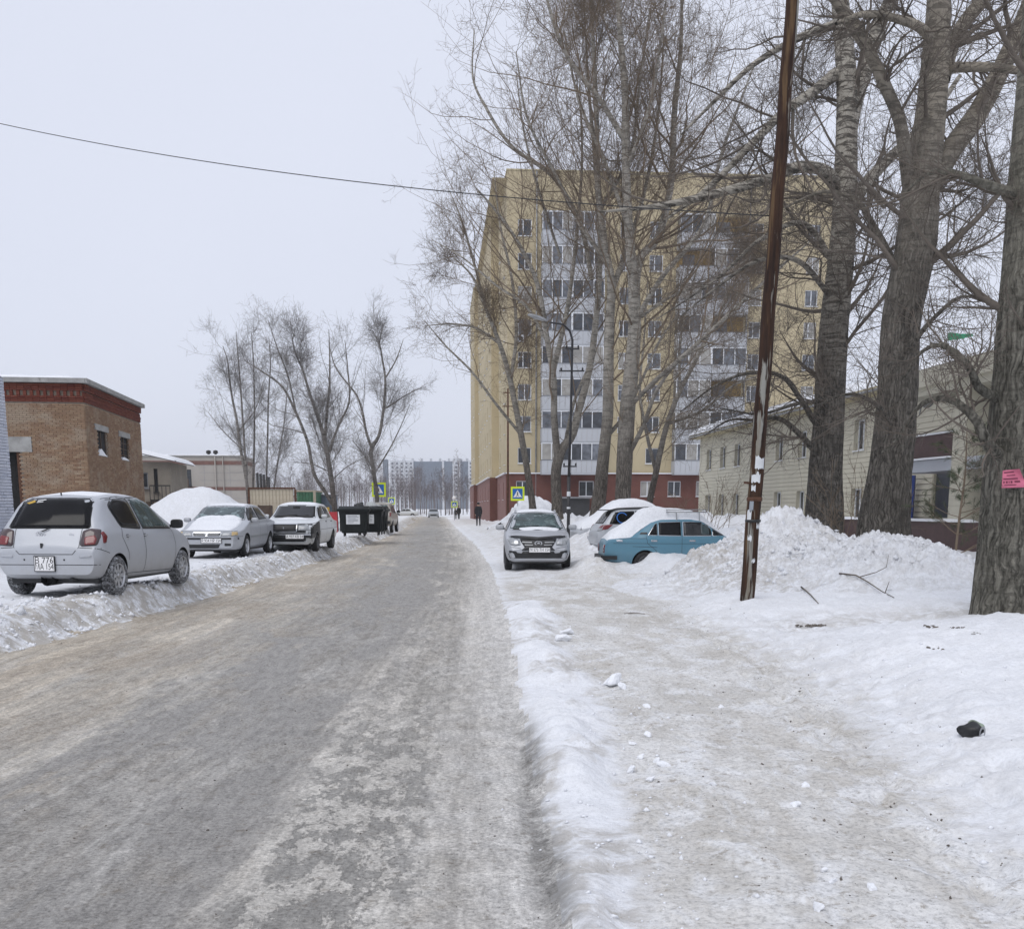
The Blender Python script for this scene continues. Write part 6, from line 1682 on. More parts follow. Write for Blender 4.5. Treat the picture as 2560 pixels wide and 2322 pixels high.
# ---- A: silver hatchback seen from behind, left of the street
SY = dict(x=(-1.76, 1.88), sm=.045, crown=.05, wf=1.185, wr=-1.185, r=.285, wmax=.83, arch=.335, midf=.5, shf=.965, rs=.3, rmax=.2,
          top=[(-1.76, .66), (-1.70, .86), (-1.63, 1.0), (-1.50, 1.19), (-1.30, 1.42), (-1.15, 1.475), (-.6, 1.52), (.05, 1.50), (.35, 1.43), (1.12, 1.02), (1.5, .90), (1.74, .76), (1.88, .56)],
          sh=[(-1.76, .60), (-1.66, .86), (-1.5, .96), (-.6, .93), (.5, .90), (1.15, .88), (1.5, .78), (1.78, .66), (1.88, .5)],
          w=[(-1.76, .70), (-1.70, .775), (-1.6, .81), (-1.3, .83), (1.1, .83), (1.5, .80), (1.72, .73), (1.88, .56)],
          wt=[(-1.76, .62), (-1.6, .66), (-1.3, .60), (-1.0, .575), (0, .575), (.4, .59), (1.1, .68), (1.5, .62), (1.88, .42)],
          zb=[(-1.76, .34), (-1.66, .27), (-1.3, .22), (1.3, .2), (1.7, .22), (1.88, .3)])
yz = .315
A = Car('parked_car', 'silver hatchback with a dark rear window parked nearest on the left', -6.56, 16.6, yz, R(85), SY, M['silver'], group='cars parked along the street')
A.window('rear_window', [(-.60, 1.0), (.60, 1.0), (.53, 1.36), (.44, 1.415), (-.44, 1.415), (-.53, 1.36)], 'x-', M['glass_tint'], .012, .1)
for sd in ('y+', 'y-'):
    A.window('side_window', [(-.98, 1.02), (-.34, .985), (-.40, 1.40), (-.80, 1.42), (-1.08, 1.30)], sd, M['glass_tint'], .028, .22)
    A.window('side_window', [(-.24, .985), (.78, .97), (.66, 1.06), (.30, 1.36), (.1, 1.415), (-.30, 1.42)], sd, M['glass_teal'] if sd == 'y-' else M['glass'], .028, .1)
    A.patch('tail_lamp', [], sd, M['lamp_red']) if False else None
A.window('windscreen', [(-.56, 1.06), (.56, 1.06), (.48, 1.40), (-.48, 1.40)], 'x+', M['glass'], .03, .1)
for sg in (1, -1):
    l = A.patch('tail_lamp', [(sg * .50, .73), (sg * .52, .95), (sg * .62, .985), (sg * .745, .97), (sg * .765, .86), (sg * .74, .745)], 'x-', M['lamp_smoke'], .012, .22, dome=.015)
    A.patch('lamp_reflector', [(sg * .58, .745), (sg * .565, .86), (sg * .70, .885), (sg * .735, .83), (sg * .72, .755)], 'x-', M['lamp_red'], .03, .22, parent=l, dome=.004)
    A.patch('corner_lamp', [(-1.59, .775), (-1.585, .92), (-1.54, .945), (-1.48, .87), (-1.53, .78)], 'y+' if sg > 0 else 'y-', M['lamp_red'], .01, .2, parent=l)
A.seams([('x-', [(-.50, .98), (-.49, .72), (-.40, .62), (.40, .62), (.49, .72), (.50, .98)]), ('x-', [(-.78, .70), (-.50, .715)]), ('x-', [(.5, .715), (.78, .70)]), ('x-', [(-.76, .47), (.76, .47)]),
         ('x-', [(-.62, 1.0), (-.50, 1.40)]), ('x-', [(.62, 1.0), (.5, 1.4)])] +
        [(sd, L) for sd in ('y+', 'y-') for L in ([(-1.70, .70), (-1.45, .63)], [(-.98, 1.0), (-1.02, .85), (-.86, .62), (-.84, .5)], [(-.29, .97), (-.26, .6), (-.28, .3)], [(.80, .95), (.88, .7), (.84, .3)], [(-.82, .30), (.84, .27)], [(-1.05, 1.40), (.2, 1.45), (.9, 1.10)])])
A.seams([('z+', [(-1.15, .56), (.3, .55)]), ('z+', [(-1.15, -.56), (.3, -.55)])], 'roof_gutter')
mb = MB(); mb.box(-.04, .04, -.02, .02, -.012, .012); hm = mb.mesh('handle', M['silver'])
for sd, sg in (('y+', 1), ('y-', -1)):
    for x in (-.20, -.80):
        h = A.hit(x - .05, .86, sd, .012); link('handle', hm, A.root, h)
        q = MB(); A.patch('', [(x - .09, .84), (x - .01, .84), (x - .01, .885), (x - .09, .885)], sd, None, .003, .2, mb=q); q.build('handle_recess', M['seam'], A.root)
A.mirror(.72, .83, 1.02, M['plastic_black'], (.085, .095, .075))
A.wiper([(-.02, .985), (.02, .965), (.10, .935), (.14, .92)], 'x-')
h = A.hit(.02, .955, 'x-', .012)
# the oval badge of three ellipses
bg_ = MB()
def ellipse(mb, c, a, b, w, x, n=28, m=0, rot=0):
    V = []
    for k in range(n):
        t = 2 * math.pi * k / n
        for s_ in (1 - w / a, 1 + w / a):
            V.append((x, c[0] + a * s_ * math.cos(t), c[1] + b * s_ * math.sin(t)))
    mb.add(V, [(2 * k, 2 * k + 1, (2 * k + 3) % (2 * n), (2 * k + 2) % (2 * n)) for k in range(n)], m)
p = A.hit(.10, .90, 'x-', .016)
ellipse(bg_, (0, 0), .062, .042, .007, 0); ellipse(bg_, (0, .018), .036, .018, .006, -.001); ellipse(bg_, (0, -.002), .016, .036, .006, -.002)
bg_.build('badge', M['chrome'], A.root, p, (0, -R(12), 0))
link('model_name', text_mesh('Vitz', .035, .12, M['chrome']), A.root, A.hit(-.36, .90, 'x-', .014), (R(90), 0, -R(90)))
mb = MB(); mb.box(-.01, .012, -.016, .016, -.035, .035, 0); mb.build('lock', M['plastic_black'], A.root, A.hit(.06, .74, 'x-', .006))
A.plate('В 776', 'x-', .02, .485, .29, .20, 'МА 154')
A.patch('rear_reflector', [(-.68, .585), (-.50, .575), (-.50, .605), (-.68, .615)], 'x-', M['silver'], .012, .4); A.patch('rear_reflector', [(.68, .585), (.50, .575), (.50, .605), (.68, .615)], 'x-', M['silver'], .012, .4)
for y in (-.27, .33): 
    q = MB(); A.patch('', [(y - .012, .53), (y + .012, .53), (y + .012, .555), (y - .012, .555)], 'x-', None, .004, .4, mb=q); q.build('parking_sensor', M['plastic_black'], A.root)
A.patch('window_sticker', [(.47, 1.345), (.36, 1.39), (.33, 1.36), (.42, 1.33)], 'x-', M['gold'], .0075, .05, thick=.0005); 
q = MB(); A.patch('', [(.31, 1.385), (.18, 1.40), (.18, 1.39), (.31, 1.372)], 'x-', None, .0075, .02, mb=q, thick=.0005); A.patch('', [(.31, 1.36), (.21, 1.37), (.21, 1.362), (.31, 1.35)], 'x-', None, .0075, .02, mb=q, thick=.0005); q.build('window_sticker', M['sign_white'], A.root)
mb = MB(); mb.box(-1.55, 1.5, -.66, .66, .19, .3); mb.tube([(-1.70, -.32, .25), (-1.2, -.32, .25)], .03, 8); mb.lathe([(.09, -.2), (.09, .2)], 12, 'x', (-1.5, .05, .25)); mb.bar((-1.185, -.6, .285), (-1.185, .6, .285), .08, .1); mb.build('underbody', M['plastic_black'], A.root)
mb = MB(); mb.tube([A.hit(-1.17, .02, 'z+', 0), A.hit(-1.17, .02, 'z+', .04)], .012, 6); mb.build('aerial_base', M['plastic_black'], A.root)
A.wheels('spokes', 'tyre_snow'); A.snow([(-1.1, -.46), (.1, -.46), (.25, .46), (-1.1, .46)], 'z+', .008, 3, 'frost_cover', rough=.4)

# ---- generic three-box saloon, used for several cars
def saloon(L0, L1, Hh, W, hood, cowl, wb, r, deck, sharp, wt=.60, **kw):
    wf, wr = wb / 2, -wb / 2
    d = dict(x=(L0, L1), sm=sharp, crown=.035, wf=wf, wr=wr, r=r, wmax=W, arch=r + .05,
             top=[(L0, deck - .16), (L0 + .06, deck - .03), (L0 + .15, deck), (wr - .38, deck + .04), (wr + .15, Hh - .09), (wr + .42, Hh - .01), (.0, Hh), (.28, Hh - .05), (wf - .28, cowl), (wf + .25, hood + .06), (L1 - .12, hood - .02), (L1 - .03, hood - .10), (L1, hood - .22)],
             sh=[(L0, deck - .22), (L0 + .1, deck - .08), (wr - .3, deck - .05), (.0, cowl - .06), (wf - .3, cowl - .06), (wf + .2, hood - .02), (L1 - .12, hood - .10), (L1, hood - .28)],
             w=[(L0, W - .10), (L0 + .12, W - .04), (wr, W), (wf, W), (L1 - .25, W - .03), (L1 - .06, W - .12), (L1, W - .17)],
             wt=[(L0, W - .2), (wr - .4, W - .16), (wr + .2, wt), (.2, wt), (wf - .28, W - .16), (L1, W - .24)],
             zb=[(L0, .36), (L0 + .15, .28), (wr, .22), (wf, .2), (L1 - .1, .22), (L1, .28)])
    d.update(kw); return d

# ---- B: silver saloon, front view
SB = saloon(-2.20, 2.12, 1.40, .845, .76, .98, 2.535, .295, .98, .04, rs=.28)
bz = .30
B = Car('parked_car', 'silver saloon with a snowy bonnet parked facing the camera', -7.85, 28.75, bz, R(-90.5), SB, M['silver'], group='cars parked along the street')
B.window('windscreen', [(-.66, 1.0), (.66, 1.0), (.54, 1.315), (-.54, 1.315)], 'x+', M['glass_reflect'], .03, .06)
for sd in ('y+', 'y-'):
    B.window('side_window', [(-.08, 1.0), (.80, .99), (.30, 1.30), (-.04, 1.32)], sd, M['glass'], .03, .06)
    B.window('side_window', [(-1.02, 1.02), (-.16, 1.0), (-.13, 1.32), (-.72, 1.30)], sd, M['glass'], .03, .06)
B.window('rear_window', [(-.6, 1.04), (.6, 1.04), (.5, 1.29), (-.5, 1.29)], 'x-', M['glass'], .02, .06)
for sg in (1, -1):
    l = B.patch('headlamp', [(sg * .36, .575), (sg * .40, .66), (sg * .74, .675), (sg * .76, .60), (sg * .70, .565)], 'x+', M['lamp_clear'], .012, .12, dome=.012)
    B.patch('indicator', [(sg * .64, .57), (sg * .63, .672), (sg * .75, .668), (sg * .76, .60)], 'x+', M['lamp_amber'], .026, .1, parent=l)
    B.patch('fog_lamp', [(sg * .46, .32), (sg * .46, .39), (sg * .62, .385), (sg * .62, .325)], 'x+', M['plastic_black'], .01, .15)
g_ = B.patch('grille', [(-.33, .58), (.33, .58), (.35, .65), (-.35, .65)], 'x+', M['plastic_black'], .008, .1)
mb = MB(); B.strip([(-.35, .66), (.35, .66)], 'x+', .02, .014, mb); B.strip([(0, .57), (0, .66)], 'x+', .05, .016, mb); ellipse(mb, (0, 0), .05, .03, .008, 0); mb.v[-56:] = [tuple(np.array(v) + np.array(B.hit(0, .62, 'x+', .03))) for v in mb.v[-56:]]; mb.build('grille_trim', M['chrome'], g_)
mb = MB()
for z in (.595, .615, .635): B.strip([(-.32, z), (.32, z)], 'x+', .006, .012, mb)
mb.build('grille_bars', M['steel'], g_)
B.patch('air_intake', [(-.52, .27), (.30, .27), (.34, .36), (-.52, .36)], 'x+', M['plastic_black'], .008, .1)
B.patch('bumper_strip', [(-.78, .485), (.78, .485), (.78, .53), (-.78, .53)], 'x+', M['seam'], .012, .05)
B.plate('Р 934 НР 154', 'x+', .12, .455, .52, .112)
B.seams([('x+', [(-.74, .70), (-.4, .685), (.4, .685), (.74, .70)])] + [(sd, L) for sd in ('y+', 'y-') for L in ([(-.12, 1.0), (-.10, .3)], [(.85, .97), (.93, .6), (.86, .3)], [(-1.0, 1.0), (-.93, .62), (-.86, .5)], [(-.88, .28), (.86, .26)], [(-2.1, .60), (-1.65, .6)], [(1.65, .56), (2.0, .56)])])
mb = MB(); 
for sd in ('y+', 'y-'): B.strip([(-.85, .55), (.9, .53)], sd, .05, .008, mb)
mb.build('side_moulding', M['grey_car'], B.root)
for sd in ('y+', 'y-'):
    for x in (-.02, -.88): q = MB(); B.patch('', [(x - .09, .82), (x + .05, .82), (x + .05, .86), (x - .09, .86)], sd, None, .008, .3, mb=q); q.build('handle', M['silver'], B.root)
B.mirror(.74, .82, .97, M['silver'], (.07, .095, .06)); B.wiper([(-.55, 1.02), (-.1, 1.035), (.1, 1.05)]); B.wiper([(.0, 1.02), (.4, 1.03)])
mb = MB(); mb.box(-1.9, 1.8, -.7, .7, .17, .3); mb.build('underbody', M['plastic_black'], B.root)
B.wheels('steel', 'tyre', 'rim'); B.snow([(1.02, -.66), (1.0, .66), (1.95, .60), (2.02, 0), (1.95, -.60)], 'z+', .05, 3, 'bonnet_snow', .2); B.snow([(.88, -.62), (.86, .60), (1.05, .62), (1.1, -.62)], 'z+', .07, 8, 'bonnet_snow', .15, rough=.9); B.snow([(-.85, -.5), (.2, -.52), (.2, .52), (-.85, .5)], 'z+', .02, 5, 'roof_snow', .2)

# ---- C: white boxy saloon with a black front wing
SC = saloon(-2.18, 1.95, 1.44, .81, .86, 1.0, 2.424, .29, .94, .022, rs=.15, rt=.25, rmax=.09, shf=.985, wt=.62)
czz = .30
C = Car('parked_car', 'white boxy old saloon with a black wing and black grille', -6.62, 32.4, czz, R(-91), SC, M['white_car'], group='cars parked along the street')
C.window('windscreen', [(-.64, 1.02), (.64, 1.02), (.56, 1.345), (-.56, 1.345)], 'x+', M['glass'], .03, .04)
for sd in ('y+', 'y-'):
    C.window('side_window', [(-.10, 1.0), (.72, .99), (.34, 1.31), (-.08, 1.33)], sd, M['glass'], .02, .03)
    C.window('side_window', [(-1.0, 1.02), (-.18, 1.0), (-.16, 1.33), (-.74, 1.31)], sd, M['glass'], .02, .03)
    C.patch('front_wing', [(.93, .30), (.93, .86), (1.0, .90), (1.80, .80), (1.88, .40), (1.60, .40), (1.55, .62), (1.212, .70), (.88, .60), (.86, .32)], sd, M['plastic_black'], .004, .03, rings=8) if sd == 'y+' else None
C.window('rear_window', [(-.58, 1.0), (.58, 1.0), (.5, 1.30), (-.5, 1.30)], 'x-', M['glass'], .02, .05)
C.patch('front_panel', [(-.73, .575), (.73, .575), (.72, .815), (-.72, .815)], 'x+', M['plastic_black'], .008, .04)
gr = C.patch('grille', [(-.44, .60), (.30, .60), (.30, .80), (-.44, .80)], 'x+', M['plastic_black'], .02, .02)
mb = MB()
for y in np.linspace(-.42, .28, 24): C.strip([(y, .61), (y, .79)], 'x+', .008, .028, mb)
mb.build('grille_bars', M['seam'], gr)
mb = MB()
for L in ([(-.46, .595), (.32, .595)], [(-.46, .81), (.32, .81)], [(-.46, .595), (-.46, .81)], [(.32, .595), (.32, .81)]): C.strip(L, 'x+', .022, .03, mb)
mb.build('grille_trim', M['chrome'], gr)
ebl = MB(); ebl.box(-.004, .004, -.018, .018, -.03, .03); ebl.build('badge', M['chrome'], gr, C.hit(-.06, .70, 'x+', .03))
for sg in (1, -1):
    a = (.36, .62) if sg > 0 else (.50, .66)
    l = C.patch('headlamp', [(sg * a[0], .63), (sg * a[0], .78), (sg * .66, .78), (sg * .66, .63)], 'x+', M['lamp_clear'], .018, .06, dome=.01)
C.patch('valance', [(-.72, .30), (.72, .30), (.74, .56), (-.74, .56)], 'x+', M['plastic_black'], .006, .05)
mb = MB(); mb.box(1.93, 2.05, -.76, .76, .42, .54); mb.box(1.75, 2.04, -.80, -.761, .42, .54); mb.box(1.75, 2.04, .761, .80, .42, .54); bp = mb.build('bumper', M['plastic_black'], C.root)
mb = MB(); mb.box(2.051, 2.062, -.76, .76, .50, .53); mb.build('bumper_trim', M['chrome'], bp)
C.bvh_old = C.bvh
pme = MB(); pme.box(-.006, .006, -.26, .26, -.056, .056); pp = pme.build('number_plate', M['sign_white'], C.root, (2.07, .28, .455)); link('characters', text_mesh('А 937 КВ 54', .08, .49, M['text_black']), pp, (.0075, 0, 0), (R(90), 0, R(90)))
C.seams([('x+', [(-.70, .83), (.70, .83)])] + [(sd, L) for sd in ('y+', 'y-') for L in ([(-.13, 1.0), (-.12, .25)], [(.76, .97), (.80, .3)], [(-.98, 1.0), (-.92, .6)], [(-2.1, .66), (1.9, .64)])])
for sd in ('y+', 'y-'):
    for x in (-.02, -.85): q = MB(); C.patch('', [(x - .08, .86), (x + .06, .86), (x + .06, .89), (x - .08, .89)], sd, None, .012, .2, mb=q); q.build('handle', M['plastic_black'], C.root)
C.mirror(.66, .80, 1.04, M['white_car'], (.06, .09, .055)); C.wiper([(-.5, 1.03), (-.1, 1.06), (.1, 1.07)]); C.wiper([(.05, 1.03), (.45, 1.06)])
mb = MB(); mb.lathe([(0, -.02), (.09, .0), (.1, .01)], 12, 'x', (0, 0, 0)); mb = MB(); mb.box(-.02, .02, -.10, .10, -.03, .03); mb.build('rear_view_mirror', M['plastic_black'], C.root, C.hit(0, 1.30, 'x+', .008))
mb = MB(); mb.box(-1.9, 1.8, -.68, .68, .2, .32); mb.build('underbody', M['plastic_black'], C.root)
C.wheels('steel', 'tyre', 'rim_dark'); C.snow([(-.8, -.54), (.2, -.55), (.2, .55), (-.8, .54)], 'z+', .03, 5, 'roof_snow', .2); C.snow([(1.0, -.5), (1.0, .5), (1.15, .4), (1.2, -.3)], 'z+', .03, 6, 'bonnet_snow', .3, rough=1)

# ---- D: light grey hatch-saloon on the right, front view
SD_ = dict(x=(-2.15, 2.08), sm=.045, crown=.05, wf=1.238, wr=-1.238, r=.30, wmax=.85, arch=.36, midf=.5, shf=.96, rs=.3,
           top=[(-2.15, .78), (-2.05, 1.02), (-1.6, 1.06), (-.95, 1.42), (-.5, 1.50), (.0, 1.50), (.32, 1.44), (1.05, 1.02), (1.5, .97), (1.85, .89), (2.0, .76), (2.08, .56)],
           sh=[(-2.15, .7), (-2.0, .95), (-1.4, .98), (.5, .95), (1.05, .94), (1.6, .86), (1.95, .72), (2.08, .48)],
           w=[(-2.15, .72), (-2.0, .80), (-1.5, .85), (1.3, .85), (1.7, .83), (1.95, .76), (2.08, .66)],
           wt=[(-2.15, .6), (-1.6, .68), (-1.0, .6), (.2, .6), (1.05, .70), (1.8, .64), (2.08, .48)],
           zb=[(-2.15, .36), (-1.9, .26), (1.7, .22), (2.0, .24), (2.08, .30)])
dz_ = float(H(.62, 26.5)) - .03
D = Car('parked_car', 'light grey car with a black front trim parked facing the camera on the right', .62, 27.75, dz_, R(-89), SD_, M['silver'], group='cars parked along the street')
D.window('windscreen', [(-.69, 1.035), (.69, 1.035), (.57, 1.44), (-.57, 1.44)], 'x+', M['glass_teal'], .03, .08)
D.patch('windscreen_reflection', [(-.6, 1.26), (-.1, 1.22), (.0, 1.33), (.25, 1.30), (.45, 1.39), (-.50, 1.40)], 'x+', M['glass_reflect'], .0065, .2, thick=.001)  # reflection on the upper windscreen, painted as a paler patch
for sd in ('y+', 'y-'):
    D.window('side_window', [(-.10, 1.02), (.80, 1.0), (.34, 1.38), (-.06, 1.42)], sd, M['glass'], .03, .08)
    D.window('side_window', [(-1.0, 1.04), (-.18, 1.02), (-.14, 1.42), (-.7, 1.39)], sd, M['glass'], .03, .08)
D.patch('bonnet_guard', [(-.70, .855), (-.55, .865), (0, .825), (.55, .865), (.70, .855), (.66, .835), (.50, .82), (0, .775), (-.50, .82), (-.66, .835)], 'x+', M['plastic_black'], .03, .1, dome=.012)
g_ = D.patch('grille', [(-.43, .73), (-.46, .80), (.46, .80), (.43, .73), (.34, .60), (.42, .52), (-.42, .52), (-.34, .60)], 'x+', M['plastic_black'], .012, .06)
mb = MB(); ellipse(mb, (0, 0), .085, .05, .012, 0); mb.add([(0.002, -.05, -.012), (.002, .045, -.018), (.002, .02, .03), (.002, -.02, .012)], [(0, 1, 2, 3)]); mb.build('badge', M['chrome'], g_, D.hit(.0, .69, 'x+', .03), (0, 0, 0))
mb = MB(); D.strip([(-.40, .72), (-.16, .715)], 'x+', .022, .02, mb); D.strip([(.16, .715), (.40, .72)], 'x+', .022, .02, mb); D.strip([(-.34, .655), (-.14, .65)], 'x+', .016, .02, mb); D.strip([(.14, .65), (.34, .655)], 'x+', .016, .02, mb); mb.build('grille_bars', M['steel'], g_)
for sg in (1, -1):
    l = D.patch('headlamp', [(sg * .44, .655), (sg * .46, .765), (sg * .72, .835), (sg * .765, .79), (sg * .70, .66), (sg * .58, .635)], 'x+', M['lamp_clear'], .014, .14, dome=.018)
    D.patch('lamp_reflector', [(sg * .49, .67), (sg * .50, .755), (sg * .60, .775), (sg * .60, .665)], 'x+', M['rim'], .034, .3, parent=l)
    q = MB(); D.patch('', [(sg * .50, .44), (sg * .72, .47), (sg * .72, .52), (sg * .56, .505)], 'x+', None, .014, .1, mb=q); q.build('fog_recess', M['plastic_black'], D.root)
D.patch('air_intake', [(-.70, .33), (.70, .33), (.74, .44), (.66, .48), (.42, .45), (.38, .50), (-.38, .50), (-.42, .45), (-.66, .48), (-.74, .44)], 'x+', M['plastic_black'], .012, .06)
D.plate('М 573 ТН 154', 'x+', .03, .535, .52, .112)
D.seams([('x+', [(-.74, .86), (-.5, .80)]), ('x+', [(.74, .86), (.5, .80)]), ('x+', [(-.74, .62), (-.44, .57)]), ('x+', [(.74, .62), (.44, .57)])] + [(sd, L) for sd in ('y+', 'y-') for L in ([(-.14, 1.0), (-.12, .3)], [(.86, .98), (.92, .6), (.86, .3)])])
D.mirror(.70, .84, 1.07, M['silver'], (.085, .11, .07)); D.wiper([(-.6, 1.08), (-.1, 1.09), (.05, 1.10)]); D.wiper([(.05, 1.08), (.5, 1.09)])
mb = MB(); 
for sg in (1, -1): mb.tube([D.hit(-.9, sg * .52, 'z+', .02), D.hit(-.6, sg * .52, 'z+', .05), D.hit(0, sg * .52, 'z+', .05), D.hit(.2, sg * .52, 'z+', .02)], .014, 6)
mb.build('roof_rail', M['silver2'], D.root)
mb = MB(); mb.box(-1.9, 1.85, -.7, .7, .19, .32); mb.build('underbody', M['plastic_black'], D.root)
D.wheels('steel', 'tyre', 'rim_dark', R(3)); D.snow([(-.9, -.5), (.15, -.52), (.15, .52), (-.9, .5)], 'z+', .035, 5, 'roof_snow', .2, rough=.8); D.snow([(.95, -.5), (.95, .6), (1.12, .5), (1.15, -.3)], 'z+', .03, 6, 'bonnet_snow', .3, rough=1)

# ---- E: pale blue old saloon half buried in snow, side view
SE = saloon(-2.27, 2.02, 1.44, .805, .90, 1.0, 2.424, .29, .95, .02, rs=.12, rt=.3, rmax=.08, shf=.985, wt=.63)
ez = -.12
E = Car('parked_car', 'pale blue old saloon half buried in snow with a roof rack', 4.66, 27.7, ez, R(2), SE, M['blue_car'], group='cars parked along the street')
for sd in ('y+', 'y-'):
    E.window('side_window', [(-.22, 1.0), (.50, 1.0), (.50, 1.34), (-.22, 1.34)], sd, M['glass'], .016, .03, seal_mat=M['chrome'])
    E.window('quarter_window', [(.55, 1.0), (.86, .995), (.58, 1.32), (.55, 1.33)], sd, M['glass'], .014, .03, seal_mat=M['chrome'])
    E.window('side_window', [(-.86, 1.01), (-.30, 1.0), (-.30, 1.34), (-.86, 1.33)], sd, M['glass_tint'], .016, .03, seal_mat=M['chrome'])
    E.window('quarter_window', [(-1.13, 1.015), (-.91, 1.01), (-.91, 1.31), (-.96, 1.29)], sd, M['glass_tint'], .014, .03, seal_mat=M['chrome'])
    E.patch('vent', [(-1.36, 1.03), (-1.16, 1.03), (-1.16, 1.08), (-1.32, 1.08)], sd, M['plastic_black'], .008, .05)
    E.patch('pale_patch', [(.24, 1.02), (.46, 1.02), (.46, 1.3), (.24, 1.32)], sd, M['glass_reflect'], .0065, .2, thick=.001)  # paler greenish grey patch on the front door pane
E.window('rear_window', [(-.6, 1.02), (.6, 1.02), (.52, 1.32), (-.52, 1.32)], 'x-', M['glass'], .02, .04)
E.window('windscreen', [(-.62, 1.02), (.62, 1.02), (.54, 1.34), (-.54, 1.34)], 'x+', M['glass'], .02, .04)
E.seams([(sd, L) for sd in ('y+', 'y-') for L in ([(-.26, 1.36), (-.26, .26)], [(.90, 1.0), (.92, .3)], [(-1.20, 1.0), (-1.16, .80), (-.94, .62), (-.86, .4)], [(-2.05, .80), (1.85, .78)], [(-1.9, .92), (-1.2, .925)], [(-.86, .27), (.9, .26)], [(-1.55, .72), (-.90, .70)])])
for sd in ('y+', 'y-'):
    for x in (-.98, .02, -1.88): q = MB(); E.patch('', [(x - .09, .845), (x + .07, .845), (x + .07, .885), (x - .09, .885)], sd, None, .014, .2, mb=q); q.build('handle', M['chrome'], E.root)
for sg in (1, -1):
    l = E.patch('tail_lamp', [(sg * .50, .56), (sg * .50, .76), (sg * .70, .76), (sg * .70, .56)], 'x-', M['lamp_red'], .016, .05, dome=.006)
    for k in range(3): E.patch('lamp_trim', [(sg * (.51 + .065 * k), .57), (sg * (.51 + .065 * k), .75), (sg * (.53 + .065 * k), .75), (sg * (.53 + .065 * k), .57)], 'x-', M['chrome'], .024, .05, parent=l)
mb = MB(); mb.box(-2.37, -2.26, -.74, .74, .38, .48); mb.box(-2.33, -1.95, .741, .80, .38, .48); mb.box(-2.33, -1.95, -.80, -.741, .38, .48); mb.build('bumper', M['plastic_black'], E.root)
mb = MB()
zr = 1.60
for y in (-.54, .54): mb.tube([(-.62, y, zr), (.42, y, zr)], .013, 6); mb.tube([(-.62, y, zr + .06), (.42, y, zr + .06)], .011, 6)
for x in (-.62, .42): mb.tube([(x, -.54, zr), (x, .54, zr)], .013, 6); mb.tube([(x, -.54, zr + .06), (x, .54, zr + .06)], .011, 6)
for x in (-.4, -.1, .2): mb.tube([(x, -.54, zr), (x, .54, zr)], .010, 6)
for x in (-.38, .22):
    for sg in (1, -1): mb.bar((x, sg * .54, zr), (x, sg * .61, 1.38), .025, .03)
mb.build('roof_rack', M['steel'], E.root)
mb = MB(); mb.box(-1.9, 1.8, -.68, .68, .16, .3); mb.build('underbody', M['plastic_black'], E.root)
E.wheels('steel', 'tyre', 'rim_dark')
def blob(name, parent, fn, x0, x1, y0, y1, zbase, step=.05, mat='snow_car'):
    xs_ = np.arange(x0, x1 + step, step); ys_ = np.arange(y0, y1 + step, step); X, Y = np.meshgrid(xs_, ys_)
    e = np.minimum(np.minimum((X - x0), (x1 - X)), np.minimum(Y - y0, y1 - Y)); e = np.clip(e, 0, 9)
    T = fn(X, Y); Z = zbase(X, Y) + T * np.sqrt(np.clip(e / .22, 0, 1)) * (1 + .10 * (fbm(X * 3, Y * 3, 3, 8) - .5) * 2)
    n_, m_ = X.shape; i_ = np.arange(X.size).reshape(n_, m_); q_ = np.stack([i_[:-1, :-1], i_[:-1, 1:], i_[1:, 1:], i_[1:, :-1]], -1).reshape(-1, 4)
    V = np.stack([X.ravel(), Y.ravel(), Z.ravel()], 1)
    return link(name, np_mesh(name, V, q_, M[mat], True), parent)
def carz(c):
    def f(X, Y):
        Z = np.empty(X.size)
        for i, (x, y) in enumerate(zip(X.ravel(), Y.ravel())):
            h = c.bvh.ray_cast(Vector((x, y, 5)), Vector((0, 0, -1)))
            Z[i] = h[0].z - .012 if h[0] is not None else .8
        return Z.reshape(X.shape)
    return f
# a long drift from the boot lid over the rear window on to the roof
blob('snow_cover', E.root, lambda X, Y: (1 - sstep(.0, .14, np.abs(Y) - np.interp(X, [-2.3, -1.75, -1.45, -.9, .9], [.70, .70, .46, .38, .38]))) * np.interp(X, [-2.3, -2.0, -1.62, -1.3, -1.05, -.6, -.2, .3, .95], [.03, .18, .36, .46, .40, .30, .27, .2, .04]) * (1 - .18 * (Y / .6) ** 2), -2.24, .95, -.66, .66, carz(E))
blob('bonnet_snow', E.root, lambda X, Y: np.interp(X, [.8, 1.0, 1.4, 1.95], [.05, .2, .22, .1]), .82, 1.95, -.66, .66, carz(E))

# ---- F: silver estate with a dark roof, behind the blue car
SF = dict(x=(-2.1, 2.05), sm=.04, crown=.04, wf=1.28, wr=-1.28, r=.31, wmax=.86, arch=.36, shf=.97, rs=.25,
          top=[(-2.1, .80), (-2.04, 1.0), (-1.9, 1.12), (-1.62, 1.48), (-1.4, 1.56), (0, 1.60), (.4, 1.54), (1.15, 1.08), (1.9, .9), (2.05, .62)],
          sh=[(-2.1, .72), (-1.95, 1.04), (-1.5, 1.05), (1.1, 1.0), (1.9, .82), (2.05, .55)],
          w=[(-2.1, .74), (-1.95, .83), (-1.4, .86), (1.3, .86), (1.9, .78), (2.05, .64)],
          wt=[(-2.1, .62), (-1.9, .70), (-1.4, .62), (.3, .62), (1.1, .70), (2.05, .5)],
          zb=[(-2.1, .4), (-1.9, .3), (1.8, .24), (2.05, .3)])
Fc = Car('parked_car', 'silver estate with black windows and one red tail lamp behind the blue car', 4.75, 34.2, .0, R(7), SF, M['silver2'], group='cars parked along the street')
